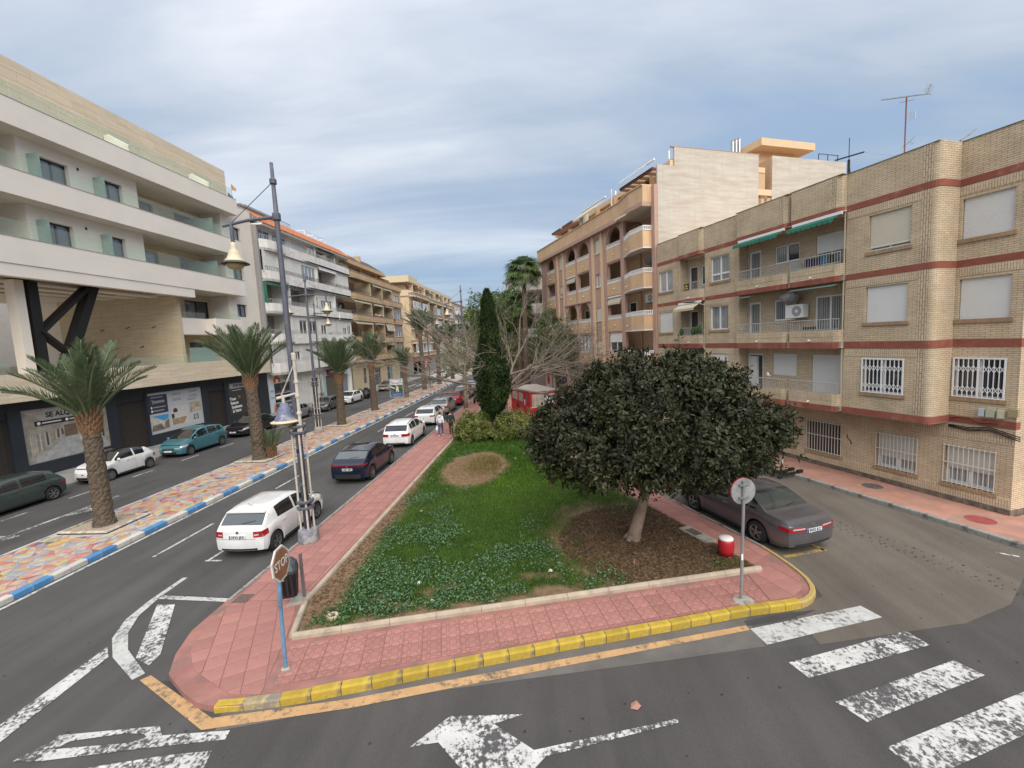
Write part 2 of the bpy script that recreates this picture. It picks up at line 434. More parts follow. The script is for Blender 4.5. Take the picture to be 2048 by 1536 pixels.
def loop_tile():
 """red paving tile with pressed round loops"""
 m = M('tile_loop', (0.37,0.17,0.142), 0.8, var=0.12, vscale=2.2, rand=0.12)
 nt = m.node_tree; N = nt.nodes; L = nt.links; b = N['Principled BSDF']
 src = b.inputs['Base Color'].links[0].from_socket
 tc = N.new('ShaderNodeTexCoord'); sp = N.new('ShaderNodeSeparateXYZ'); L.new(tc.outputs['Object'], sp.inputs[0])
 def mt(op, a, c=None, d=None):
  n = N.new('ShaderNodeMath'); n.operation = op
  for i, v in enumerate((a, c, d)):
   if v is None: continue
   if isinstance(v, (int, float)): n.inputs[i].default_value = v
   else: L.new(v, n.inputs[i])
  return n.outputs[0]
 ax = mt('ABSOLUTE', mt('PINGPONG', mt('ADD', sp.outputs[0], 5.0), 0.105)); ay = mt('ABSOLUTE', mt('PINGPONG', mt('ADD', sp.outputs[1], 5.0), 0.105))
 px = mt('POWER', mt('DIVIDE', ax, 0.105), 4.0); py = mt('POWER', mt('DIVIDE', ay, 0.105), 4.0)
 r = mt('POWER', mt('ADD', px, py), 0.25)
 ring = mt('COMPARE', r, 0.8,0.085)
 x = N.new('ShaderNodeMixRGB'); x.blend_type = 'MULTIPLY'; x.inputs[2].default_value = (0.72,0.70,0.7,1)
 L.new(ring, x.inputs[0]); L.new(src, x.inputs[1]); L.new(x.outputs[0], b.inputs['Base Color'])
 bp = N.new('ShaderNodeBump'); bp.invert = True; bp.inputs['Strength'].default_value = 0.5; bp.inputs['Distance'].default_value = 0.008
 L.new(ring, bp.inputs['Height']); L.new(bp.outputs[0], b.inputs['Normal'])
 return m
m_tileL = loop_tile()
def sheet(name, pts, z, mat, parent=None, kind='structure'):
 o = MB().poly([(x, y, z) for x, y in pts]).build(name, mat, parent)
 if parent is None: o['kind'] = kind
 return o
sheet('ground', [(-1500,-300), (1500,-300), (1500,2500), (-1500,2500)], -0.03, M('far_ground', (0.16,0.15,0.14), 0.95, var=0.2, vscale=0.02))
road = sheet('road', [(-60,-6), (40,-6), (40,8.6), (6.6,12.0), (-8.0,48), (-8.0,400), (-25.2,400), (-25.2,92), (-60,92), (-60,84.6), (-25.2,84.6), (-25.2,8), (-60,8)], 0.0, m_asph)
cross = sheet('cross_road', [(-8.6,-6), (40,-6), (40,13.0), (12.0,11.2), (10.1,9.9), (8.6,9.2), (5.3,8.6), (2.3,8.12), (-2.0,7.32), (-6.1,6.3), (-8.6,4)], 0.004, m_asph2)
side = sheet('side_road', [sd(28.0,10.0)[:2], sd(8.9,10.2)[:2], (6.5,11.4), (6.3,10.2), (5.3,9.6), (5.28,8.57), (8.59,9.23), (10.1,9.88), (11.45,10.95), (13.2,11.2), sd(28.0,16.6)[:2]], 0.006, m_side)
sheet('asphalt_strip', [(-5.9,6.35), (-2.0,7.32), (2.3,8.12), (4.2,8.5), (4.2,9.4), (-2.0,7.75), (-5.1,6.9), (-6.1,6.8)], 0.007, M('asphalt_worn', (0.125,0.113,0.103), 0.9, var=0.25, vscale=1.2, bump=0.25, bscale=120))
sheet('asphalt_patch', [(4.12,9.12), (5.5,9.5), (5.85,9.68), (5.2,9.58), (4.1,9.28)], 0.010, m_patch)
sheet('asphalt_patch', [(-7.95,7.4), (-7.3,7.45), (-6.65,6.95), (-6.95,6.85), (-7.75,7.25)], 0.010, m_patch)
sheet('parking_lane', [(-10.75,10.4), (-8.4,10.2), (-8.4,60), (-10.75,60)], 0.004, asphalt('asphalt_parking', (0.083,0.081,0.078)))
def mark(name, pts, mat, z=0.012, parent=None):
 return MB().poly([(x, y, z) for x, y in pts]).build(name, mat, parent or road)
def strip(name, a, b, w, mat, z=0.012, parent=None):
 a, b = Vector(a), Vector(b); d = (b - a).normalized(); n = Vector((-d.y, d.x)) * w / 2
 return mark(name, [tuple(a - n), tuple(b - n), tuple(b + n), tuple(a + n)], mat, z, parent)
# lines of the avenue
mark('lane_line', [(-10.0,6.2), (-10.07,8.35), (-9.72,8.05), (-9.55,5.95)], m_wpaint2)
arc_o = [(-10.78,11.2), (-10.76,10.12), (-10.62,9.3), (-10.25,8.62), (-9.6,8.03), (-8.52,7.42)]
arc_i = [(-10.64,11.2), (-10.6,10.3), (-10.42,9.45), (-10.05,8.82), (-9.5,8.28), (-8.42,7.6)]
for k in range(5): mark('lane_line', [arc_o[k], arc_o[k + 1], arc_i[k + 1], arc_i[k]], m_wpaint)
mark('bay_line', [(-10.62,10.33), (-8.50,10.17), (-8.50,10.02), (-10.6,10.16)], m_wpaint)
mark('hatch_stripe', [(-10.35,9.9), (-9.87,9.92), (-8.6,8.15), (-8.55,7.82), (-9.05,8.02)], m_wpaint2)
mark('kerb_line', [(-8.36,7.42), (-6.16,6.36), (-6.16,6.6), (-8.24,7.55)], m_opaint)
pl = [(-6.16,6.36), (-3.73,6.86), (-2.03,7.33), (4.11,8.99)]; pu = [(-6.16,6.6), (-3.81,7.06), (-2.07,7.53), (4.09,9.14)]
for k in range(3): mark('kerb_line', [pl[k], pl[k + 1], pu[k + 1], pu[k]], m_opaint)
strip('lane_line', (-14.62,8.5), (-14.62,110), 0.13, m_wpaint)
for y in (12.45,18.9,25.2,31.5,37.8,44.1):
 strip('lane_dash', (-12.92, y), (-12.92, y + 2.6), 0.11, m_wpaint)
for y in (12.15,17.4,22.7,28.0,33.4,38.6,44.0,49.3):
 strip('bay_line', (-10.8, y), (-10.8, y + 1.0), 0.10, m_wpaint)
 strip('bay_line', (-10.9, y + 0.02), (-10.35, y + 0.02), 0.08, m_wpaint, 0.013)
for y in (12.0,15.2,18.2,21.4,24.6,27.8,31.0,34.2,37.4,40.6,43.8,47.0,50.2,53.4):
 strip('bay_line', (-22.75, y), (-22.75, y + 1.35), 0.10, m_wpaint)
# turn arrow on the far carriageway
mark('arrow_marking', [(-20.45,12.6), (-20.0,14.2), (-20.9,14.2)], m_wpaint2)
strip('arrow_marking', (-20.45,14.2), (-20.45,18.4), 0.17, m_wpaint2)
mark('arrow_marking', [(-20.36,16.0), (-19.7,16.6), (-19.7,17.4), (-20.36,16.9)], m_wpaint2)
for k, y in enumerate((82.0,83.2)): strip('zebra_stripe', (-24.0 + k, y), (-20.0, y), 0.5, m_wpaint)
for x in (-21.6,-20.4,-19.2): strip('zebra_stripe', (x, 66.0), (x, 70.0), 0.5, m_wpaint)
# letters painted at the mouth of the avenue
mark('painted_letter', [(-8.9,5.72), (-8.62,6.12), (-8.3,6.1), (-8.42,5.95), (-7.2,6.1), (-7.0,6.22), (-5.64,6.37), (-5.6,6.2), (-6.8,6.02), (-8.4,5.75)], m_wpaint2,0.012, cross)
mark('painted_letter', [(-8.62,6.12), (-8.64,6.2), (-6.98,6.42), (-6.72,6.2), (-7.0,6.2), (-7.12,6.26), (-7.45,6.27), (-8.3,6.1)], m_wpaint2,0.013, cross)
mark('painted_letter', [(-7.9,5.45), (-7.7,5.62), (-6.38,5.9), (-5.67,6.0), (-5.52,5.55), (-5.9,5.3), (-6.4,5.55), (-7.1,5.6)], m_wpaint2,0.012, cross)
# zebra crossing
for q in ([(4.13,9.03), (6.91,9.83), (7.07,9.42), (4.24,8.54)], [(4.40,8.06), (7.21,8.98), (7.33,8.56), (4.55,7.68)],
   [(4.68,7.16), (7.41,8.15), (7.62,7.79), (4.92,6.77)], [(4.90,6.34), (7.95,7.45), (8.15,7.0), (5.05,5.85)], [(4.95,5.4), (8.3,6.6), (8.5,6.1), (5.1,4.9)]):
 mark('zebra_stripe', q, m_wpaint if q[0][1] > 9 else m_wpaint2,0.012, cross)
# turn arrow in the cross road
mark('arrow_marking', [(-2.42,6.15), (-1.9,6.73), (-0.62,6.80), (-1.12,6.60), (-0.43,6.15), (-0.55,5.7), (-1.4,5.7), (-1.98,6.24)], m_wpaint2,0.012, cross)
mark('arrow_marking', [(-0.43,6.15), (1.95,6.77), (1.93,6.69), (-0.25,6.05), (-0.55,5.7)], m_wpaint2,0.013, cross)
strip('bay_line', (6.4,12.05), (7.76,12.47), 0.14, m_ypaint, 0.014, side)
strip('bay_line', (7.7,12.42), (7.5,12.95), 0.10, m_ypaint, 0.014, side)
strip('bay_line', (11.98,12.21), (12.35,11.95), 0.08, m_wpaint2,0.014, side)
# two rows of black drips along the side road
_d = MB()
for k in range(70):
 t = k / 70 * 5.0 + random.uniform(-0.05,0.05); dd = (0,0.16,0.5)[k % 3] + random.uniform(-0.03,0.03)
 x0, y0 = 8.7 + 0.43 * t + 0.9 * dd, 14.3 - 0.9 * t + 0.43 * dd; r = random.uniform(0.012,0.028)
 _d.poly([(x0 + r * 1.5 * math.cos(a * 1.05), y0 + r * math.sin(a * 1.05), 0.014) for a in range(6)])
_d.build('tar_spots', M('tar', (0.03,0.03,0.03), 0.6), side)['kind'] = 'stuff'
# ---------------------------------------------------------------- pavement round the green
KO = [(-8.40,52), (-8.40,9.5), (-8.38,8.75), (-8.1,8.0), (-7.75,7.45), (-7.0,6.98), (-6.55,6.78), (-6.15,6.72), (-5.65,6.77), (-5.05,6.88), (-3.5,7.36), (-2.1,7.78),
  (0.1,8.38), (2.0,8.88), (3.4,9.26), (4.35,9.48), (5.0,9.6), (5.55,9.74), (5.98,9.98), (6.22,10.32), (6.33,10.8), (6.28,11.5), sd(9.2,10.15)[:2], sd(28.0,10.15)[:2]]
pave = MB().prism(KO, -0.02,0.125).build('pavement', m_grout); pave['kind'] = 'structure'
plaza = MB().prism([sd(28.0,8.9)[:2], sd(28.0,17.55)[:2], (-8.4,70), (-8.4,52)], -0.02,0.12).build('plaza', m_tileO); plaza['kind'] = 'structure'
rpave = MB().prism([sd(28,16.5)[:2], sd(7.6,16.5)[:2], sd(5.6,16.45)[:2], sd(4.2,17.0)[:2], sd(3.6,18.2)[:2], sd(3.6,40)[:2], sd(8.0,40)[:2], sd(8.0,18.62)[:2], sd(28,18.62)[:2]], -0.02,0.13).build('pavement', m_tileO); rpave['kind'] = 'structure'
lpave = MB().prism([(-25.0,8), (-25.0,40), (-24.4,48), (-24.3,84.4), (-28.6,84.4), (-28.6,8)], -0.02,0.12).build('pavement', M('paving_grey', (0.27,0.26,0.245), 0.9, var=0.2, vscale=1.2, bump=0.2)); lpave['kind'] = 'structure'
fpave = MB().prism([(-24.0,91.6), (-24.0,220), (-28.6,220), (-28.6,91.6)], -0.02,0.12).build('pavement', M('paving_far', (0.33,0.30,0.27), 0.9, var=0.2)); fpave['kind'] = 'structure'
def clip(poly, conv):
 """part of a polygon inside a convex counter-clockwise outline"""
 out = list(poly); n = len(conv)
 for i in range(n):
  ax, ay = conv[i]; bx, by = conv[(i + 1) % n]
  side_ = lambda p: (bx - ax) * (p[1] - ay) - (by - ay) * (p[0] - ax)
  inp, out = out, []
  for j in range(len(inp)):
   p, q = inp[j], inp[(j + 1) % len(inp)]; sp_, sq = side_(p), side_(q)
   if sp_ >= 0: out.append(p)
   if (sp_ >= 0) != (sq >= 0):
    t = sp_ / (sp_ - sq); out.append((p[0] + t * (q[0] - p[0]), p[1] + t * (q[1] - p[1])))
  if len(out) < 3: return []
 return out
def area(p): return 0.5 * abs(sum(p[i][0] * p[(i + 1) % len(p)][1] - p[(i + 1) % len(p)][0] * p[i][1] for i in range(len(p))))
_tilecache = {}
def lay_tiles(region, ang, size, mat, parent, z=0.125, h=0.012, gap=0.012, limit=300, name='tile'):
 c, s_ = math.cos(ang), math.sin(ang)
 us = [(x * c + y * s_, -x * s_ + y * c) for x, y in region]
 u0, u1 = min(u for u, v in us), max(u for u, v in us); v0, v1 = min(v for u, v in us), max(v for u, v in us)
 cnt = 0
 for i in range(int((u1 - u0) / size) + 1):
  for j in range(int((v1 - v0) / size) + 1):
   cu, cv = u0 + (i + 0.5) * size, v0 + (j + 0.5) * size; k = size / 2 - gap / 2
   q = [(cu - k, cv - k), (cu + k, cv - k), (cu + k, cv + k), (cu - k, cv + k)]
   w = [(a * c - b * s_, a * s_ + b * c) for a, b in q]
   p = clip(w, region)
   if len(p) < 3 or area(p) < 0.012: continue
   cx, cy = cu * c - cv * s_, cu * s_ + cv * c
   full = abs(area(p) - (2 * k) ** 2) < 1e-4
   key = (size, mat.name, h)
   if full and key in _tilecache: me = _tilecache[key]
   else:
    loc = [((x - cx) * c + (y - cy) * s_, -(x - cx) * s_ + (y - cy) * c) for x, y in p]
    b = MB().prism(loc, 0, h); me = b.mesh(name, mat)
    if full: _tilecache[key] = me
   o = obj(name, me, parent, (cx, cy, z + random.uniform(-0.0015,0.0015)), ang)
   o.rotation_euler = (random.uniform(-.003,.003), random.uniform(-.003,.003), ang)
   cnt += 1
   if cnt >= limit: return
FA = math.atan2(2.69,11.12)
lay_tiles([(-5.3,7.0), (-2.1,7.89), (2.0,9.03), (4.35,9.68), (4.9,9.82), (4.9,10.86), (-5.7,8.28)], FA, 0.40, m_tileL, pave)
lay_tiles([(-8.2,9.9), (-6.5,9.9), (-6.42,10.0), (-6.42,33), (-8.2,33)][::1], 0.0,0.42, m_tileR, pave, limit=230)
lay_tiles([(-8.15,9.0), (-7.85,8.1), (-7.3,7.55), (-6.1,6.98), (-5.5,6.98), (-5.95,8.5), (-6.45,9.85), (-8.15,9.85)], math.radians(28), 0.40, m_tileR, pave)
lay_tiles([(4.95,9.85), (5.5,9.98), (5.9,10.3), (6.12,10.8), (6.1,11.4), (5.45,11.3), (4.95,10.95)], RB + math.pi / 2,0.62, m_tileR, pave)
lay_tiles([sd(8.75,9.05)[:2], sd(9.1,9.98)[:2], sd(26,9.98)[:2], sd(26,9.05)[:2]], RB + math.pi / 2,0.62, m_tileR, pave)
# kerb stones
m_ky = M('kerb_yellow', (0.42,0.29,0.035), 0.8, var=0.15, vscale=4, bump=0.3, dirt=(0.20,0.16,0.10), dscale=3.2, dlo=0.53, dhi=0.68, rand=0.15)
m_kb = M('kerb_blue', (0.075,0.225,0.44), 0.8, var=0.12, vscale=4, dirt=(0.30,0.33,0.36), dscale=3.5, dlo=0.58, dhi=0.7, rand=0.15)
m_kw = M('kerb_white', (0.58,0.56,0.50), 0.85, var=0.12, vscale=3, dirt=(0.32,0.29,0.25), dscale=3.0, dlo=0.5, dhi=0.68, rand=0.12)
def kerb_stone(a, b, w, h, mat, parent, name='kerb_stone', gap=0.012, inward=1, z0=-0.02):
 """one stone with a rounded upper edge; a-b is its street face"""
 a, b = Vector(a), Vector(b); d = (b - a); Lh = d.length; d.normalize(); n = Vector((-d.y, d.x)) * inward
 m = MB(); k = gap / 2
 prof = [(0, z0), (0, h - 0.03), (0.012, h - 0.01), (0.035, h), (w, h), (w, z0)]
 pts = []
 for x in (k, Lh - k): pts += [(x, y * inward, z) for y, z in prof]
 N_ = len(prof)
 m.add(pts, [tuple(range(N_))[::-1], tuple(range(N_, 2 * N_))] + [(i, (i + 1) % N_, N_ + (i + 1) % N_, N_ + i) for i in range(N_)])
 o = m.build(name, mat, parent); o.location = (a.x, a.y, random.uniform(-.004,.004)); o.rotation_euler = (0,0, math.atan2(d.y, d.x))
 return o
jn = [(-6.2,6.70), (-5.68,6.76), (-5.05,6.86), (-4.53,6.98), (-4.03,7.13), (-3.50,7.27), (-2.97,7.44), (-2.5,7.58), (-2.0,7.72), (-1.47,7.88), (-0.97,8.02), (-0.46,8.16), (0.04,8.31), (0.56,8.45), (1.03,8.57), (1.52,8.70), (2.0,8.83), (2.47,8.95), (2.92,9.08), (3.40,9.21), (3.86,9.34), (4.34,9.47), (4.8,9.56), (5.17,9.63), (5.57,9.73)]
for k in range(len(jn) - 1):
 low = k < 3
 kerb_stone(jn[k], jn[k + 1], 0.16, (0.13,0.15,0.165)[k] if low else 0.175, m_ky if k != 1 else M('kerb_yellow_worn', (0.36,0.29,0.15), 0.85, var=0.3, vscale=5, dirt=(0.22,0.19,0.15), dscale=4, dlo=0.45, dhi=0.6), pave)
cv = [(5.57,9.73), (5.8,9.84), (6.0,10.0), (6.16,10.2), (6.27,10.45), (6.33,10.75), (6.33,11.1), (6.28,11.5), (6.2,11.95), sd(9.5,10.17)[:2], sd(10.4,10.17)[:2], sd(11.4,10.17)[:2]]
for k in range(len(cv) - 1): kerb_stone(cv[k], cv[k + 1], 0.11,0.155, M('kerb_ochre', (0.42,0.30,0.09), 0.85, var=0.2, vscale=4, dirt=(0.3,0.25,0.18), dscale=3, dlo=0.45, dhi=0.62) if k < 9 else m_kerbgrey, pave)
for k in range(17): kerb_stone(sd(11.4 + k, 10.17)[:2], sd(12.4 + k, 10.17)[:2], 0.11,0.145, m_kerbgrey, pave)
lk = [(-8.42,9.9), (-8.40,9.3), (-8.34,8.7), (-8.15,8.1), (-7.85,7.55)]
for k in range(4): kerb_stone(lk[k + 1], lk[k], 0.13,0.12 - 0.018 * k, M('kerb_broken', (0.36,0.31,0.24), 0.9, var=0.35, vscale=6, bump=0.8, bscale=18, dirt=(0.5,0.38,0.1), dscale=3, dlo=0.6, dhi=0.66), pave, inward=-1)
for k in range(42): kerb_stone((-8.43,9.9 + k), (-8.43,10.9 + k), 0.12,0.142, m_kerbgrey, pave, inward=-1)
for k in range(20): kerb_stone(sd(7.6 + k, 16.46)[:2], sd(8.6 + k, 16.46)[:2], 0.14,0.15, m_kerbgrey, rpave, inward=-1)
rc = [sd(7.6,16.46)[:2], sd(6.6,16.42)[:2], sd(5.6,16.44)[:2], sd(4.7,16.7)[:2], sd(4.1,17.1)[:2], sd(3.6,18.2)[:2]]
for k in range(len(rc) - 1): kerb_stone(rc[k], rc[k + 1], 0.14,0.15, m_kerbgrey, rpave, inward=1)
_lk = lambda y: -25.03 if y < 40 else (-25.03 + 0.6 * min(1, (y - 40) / 8))
for k in range(60): kerb_stone((_lk(9 + 1.25 * k), 9 + 1.25 * k), (_lk(10.25 + 1.25 * k), 10.25 + 1.25 * k), 0.14,0.135, m_kerbgrey, lpave)
# iron covers and grates in the paving
def disc(x, y, z, r, n=20, h=0.008): return MB().lathe([(r, 0), (r, h * 0.6), (r * 0.95, h)], (x, y, z), n)
disc(12.36,17.18,0.13,0.33).build('manhole_cover', M('iron', (0.10,0.09,0.08), 0.7, var=0.3, vscale=8, bump=0.5, bscale=30), rpave)
disc(13.28,14.0,0.13,0.36).build('manhole_cover', M('cover_red', (0.28,0.06,0.055), 0.7, var=0.2), rpave)
MB().box(-8.2,-7.82,9.78,10.15,0.137,0.143).build('grate', M('iron_grate', (0.13,0.09,0.075), 0.75, var=0.3, vscale=20, bump=0.8, bscale=60), pave)
# ---------------------------------------------------------------- median with mosaic paving
median = MB().prism([(-18.3,7.5), (-14.82,7.5), (-14.82,110), (-18.3,110)], -0.02,0.135).build('median', M('median_mortar', (0.47,0.42,0.36), 0.9, var=0.15, vscale=2)); median['kind'] = 'structure'
y = 8.2; k = 0; bl = True
while y < 66:
 ln = 0.95 if bl else 1.0
 for q in range(1):
  h2 = ln + random.uniform(-.04,.06)
  kerb_stone((-14.79, y), (-14.79, y + h2 * 0.5), 0.22,0.165, m_kb if bl else m_kw, median); kerb_stone((-14.79, y + h2 * 0.5), (-14.79, y + h2), 0.22,0.165, m_kb if bl else m_kw, median)
  y += h2
 bl = not bl
y = 8.2
while y < 66:
 kerb_stone((-18.33, y + 1.3), (-18.33, y), 0.14,0.16, M('kerb_pale', (0.50,0.49,0.47), 0.85, var=0.15, vscale=3, dirt=(0.25,0.33,0.45), dscale=1.5, dlo=0.55, dhi=0.62), median); y += 1.3
MOS = [(0.55,0.20,0.17), (0.60,0.36,0.16), (0.62,0.47,0.13), (0.52,0.50,0.46), (0.28,0.35,0.42), (0.56,0.31,0.27), (0.40,0.08,0.07), (0.10,0.11,0.20), (0.58,0.43,0.34), (0.36,0.40,0.42)]
MOS = [tuple(.82 * a + .18 * b for a, b in zip(c, (.36,.30,.25))) for c in MOS]
m_mos = [M('mosaic_%d' % i, tuple(.9 * x for x in c), 0.6, var=0.15, vscale=3, dirt=(0.42,0.38,0.33), dscale=2.0, dlo=0.6, dhi=0.8) for i, c in enumerate(MOS)]
PALMS = [(-17.1,14.75), (-17.15,23.95), (-17.12,34.35), (-17.12,41.45), (-17.1,51.3), (-17.0,59.1), (-16.85,67.1)]
def in_bed(x, y): return any(abs(x - px + 0.0) < 1.05 and abs(y - py) < 0.98 for px, py in PALMS[:6])
def mosaic():
 x0, x1, y0, y1 = -18.15,-15.06,8.2,66; st = 0.27
 nx = int((x1 - x0) / st); ny = int((y1 - y0) / st)
 P = {}
 for i in range(nx + 1):
  for j in range(ny + 1):
   jx = 0 if i in (0, nx) else random.uniform(-.34,.34) * st; jy = random.uniform(-.34,.34) * st
   P[i, j] = (x0 + (x1 - x0) * i / nx + jx, y0 + st * j + jy)
 near = 0; rest = [MB() for _ in MOS]
 W = [5,4,4,5,3,5,1.6,1.2,4,2]
 for j in range(ny):
  for i in range(nx):
   a, b, c, d = P[i, j], P[i + 1, j], P[i + 1, j + 1], P[i, j + 1]
   tris = ((a, b, c), (a, c, d)) if random.random() < .5 else ((a, b, d), (b, c, d))
   if random.random() < 0.12: tris = ((a, b, c, d),)
   for t in tris:
    cx = sum(p[0] for p in t) / len(t); cy = sum(p[1] for p in t) / len(t)
    if in_bed(cx, cy): continue
    sh = 0.93
    q = [((p[0] - cx) * sh, (p[1] - cy) * sh) for p in t]
    ci = random.choices(range(len(MOS)), W)[0]; z = 0.135
    h = 0.012 + random.uniform(0,.004)
    if cy > 9.3 and near < 300:
     near += 1; obj('mosaic_tile', MB().prism(q, 0, h).mesh('mosaic_tile', m_mos[ci]), median, (cx, cy, z))
    else: rest[ci].prism([(cx + x_, cy + y_) for x_, y_ in q], z, z + h)
 big = MB();
 me = bpy.data.meshes.new('mosaic_paving'); v = []; f = []; mi = []
 for ci, r in enumerate(rest):
  o = len(v); v += r.v; f += [tuple(i + o for i in q) for q in r.f]; mi += [ci] * len(r.f); me.materials.append(m_mos[ci])
 me.from_pydata(v, [], f); me.polygons.foreach_set('material_index', mi)
 obj('mosaic_paving', me, median)['kind'] = 'stuff'
mosaic()
m_bedk = M('bed_kerb', (0.50,0.44,0.36), 0.9, var=0.2, vscale=4, dirt=(0.3,0.25,0.2), dscale=3)
m_grav = M('gravel', (0.36,0.30,0.23), 0.95, var=0.45, vscale=22, bump=1.0, bscale=40)
for px, py in PALMS[:6]:
 x0, x1, y0, y1 = px - 1.03, px + 0.95, py - 0.82, py + 0.92
 MB().box(x0, x1, y0, y1,0.13,0.175).build('gravel_bed', m_grav, median)
 for a, b in (((x0, y0), (x1, y0)), ((x1, y0), (x1, y1)), ((x1, y1), (x0, y1)), ((x0, y1), (x0, y0))):
  kerb_stone(a, b, 0.10,0.235, m_bedk, median, 'bed_kerb', z0=0.12)
# ================================================================== building kit
m_cream = M('stucco_cream', (0.74,0.68,0.60), 0.9, var=0.04, vscale=0.6, bump=0.1, bscale=90)
m_creamw = M('stucco_wall', (0.74,0.675,0.59), 0.9, var=0.05, vscale=0.5, bump=0.1, bscale=90)
m_white = M('white_paint', (0.74,0.73,0.70), 0.6, var=0.04, vscale=2)
m_pvc = M('pvc_white', (0.80,0.80,0.79), 0.35)
m_shut = M('shutter_white', (0.66,0.655,0.63), 0.55, var=0.04, vscale=1.2)
m_shutc = M('shutter_cream', (0.60,0.55,0.43), 0.55, var=0.04, vscale=1.2)
m_navy = M('shopfront_navy', (0.022,0.027,0.035), 0.45, var=0.1, vscale=2)
m_black = M('black_steel', (0.008,0.007,0.007), 0.6)
m_dark = M('dark_interior', (0.03,0.027,0.025), 0.9)
m_alu = M('aluminium', (0.42,0.43,0.44), 0.35, metal=0.8)
m_railg = M('rail_grey', (0.42,0.42,0.41), 0.5, var=0.08)
m_raild = M('rail_dark', (0.06,0.05,0.048), 0.5)
m_frame = M('frame_black', (0.02,0.018,0.02), 0.4)
def M_glass(name, col, rough=0.04, curtain=None, spec=0.6):
 """window pane: dark room or curtain folds behind a shiny surface"""
 m = M(name, col, rough, spec=spec, coat=1.0)
 if curtain:
  nt = m.node_tree; N = nt.nodes; L = nt.links; b = N['Principled BSDF']
  tc = N.new('ShaderNodeTexCoord'); sp = N.new('ShaderNodeSeparateXYZ'); L.new(tc.outputs['Object'], sp.inputs[0])
  w = N.new('ShaderNodeTexWave'); w.inputs['Scale'].default_value = 3.2; w.inputs['Distortion'].default_value = 3.5; w.inputs['Detail'].default_value = 2
  mp = N.new('ShaderNodeMapping'); mp.inputs['Scale'].default_value = (1,1,0.08); L.new(tc.outputs['Object'], mp.inputs[0]); L.new(mp.outputs[0], w.inputs['Vector'])
  x = N.new('ShaderNodeMixRGB'); x.inputs[1].default_value = (*col, 1); x.inputs[2].default_value = (*curtain, 1)
  L.new(w.outputs['Fac'], x.inputs[0]); L.new(x.outputs[0], b.inputs['Base Color'])
 return m
g_dark = M_glass('pane_dark', (0.035,0.04,0.05))
g_sky = M_glass('pane_grey', (0.10,0.115,0.15))
g_cur = M_glass('pane_curtain', (0.09,0.10,0.10), curtain=(0.36,0.38,0.37), rough=0.08)
g_lace = M_glass('pane_lace', (0.22,0.24,0.26), curtain=(0.45,0.46,0.45), rough=0.08)
def M_clear(name, tint, dens):
 m = bpy.data.materials.new(name); m.use_nodes = True; nt = m.node_tree; N = nt.nodes; L = nt.links
 tr = N.new('ShaderNodeBsdfTransparent'); tr.inputs[0].default_value = (*tint, 1)
 b = N['Principled BSDF']; b.inputs['Base Color'].default_value = (*[c * 0.72 for c in tint], 1); b.inputs['Roughness'].default_value = 0.06
 ms = N.new('ShaderNodeMixShader'); ms.inputs[0].default_value = dens
 L.new(tr.outputs[0], ms.inputs[1]); L.new(b.outputs[0], ms.inputs[2]); L.new(ms.outputs[0], N['Material Output'].inputs['Surface'])
 MATS[name] = m; return m
m_glass = M_clear('rail_glass', (0.90,0.95,0.92), 0.09)
m_frost = M_clear('divider_glass', (0.52,0.66,0.62), 0.62)
def lined(name, col, pitch, depth=0.35, dark=0.75, rough=0.6):
 """horizontal slat relief for far shutters"""
 m = M(name, col, rough); nt = m.node_tree; N = nt.nodes; L = nt.links; b = N['Principled BSDF']
 tc = N.new('ShaderNodeTexCoord'); sp = N.new('ShaderNodeSeparateXYZ'); L.new(tc.outputs['Object'], sp.inputs[0])
 w = N.new('ShaderNodeMath'); w.operation = 'MULTIPLY'; w.inputs[1].default_value = 1 / pitch; L.new(sp.outputs[2], w.inputs[0])
 f = N.new('ShaderNodeMath'); f.operation = 'FRACT'; L.new(w.outputs[0], f.inputs[0])
 bp = N.new('ShaderNodeBump'); bp.inputs['Strength'].default_value = depth; bp.inputs['Distance'].default_value = pitch * 0.3
 L.new(f.outputs[0], bp.inputs['Height']); L.new(bp.outputs[0], b.inputs['Normal'])
 return m
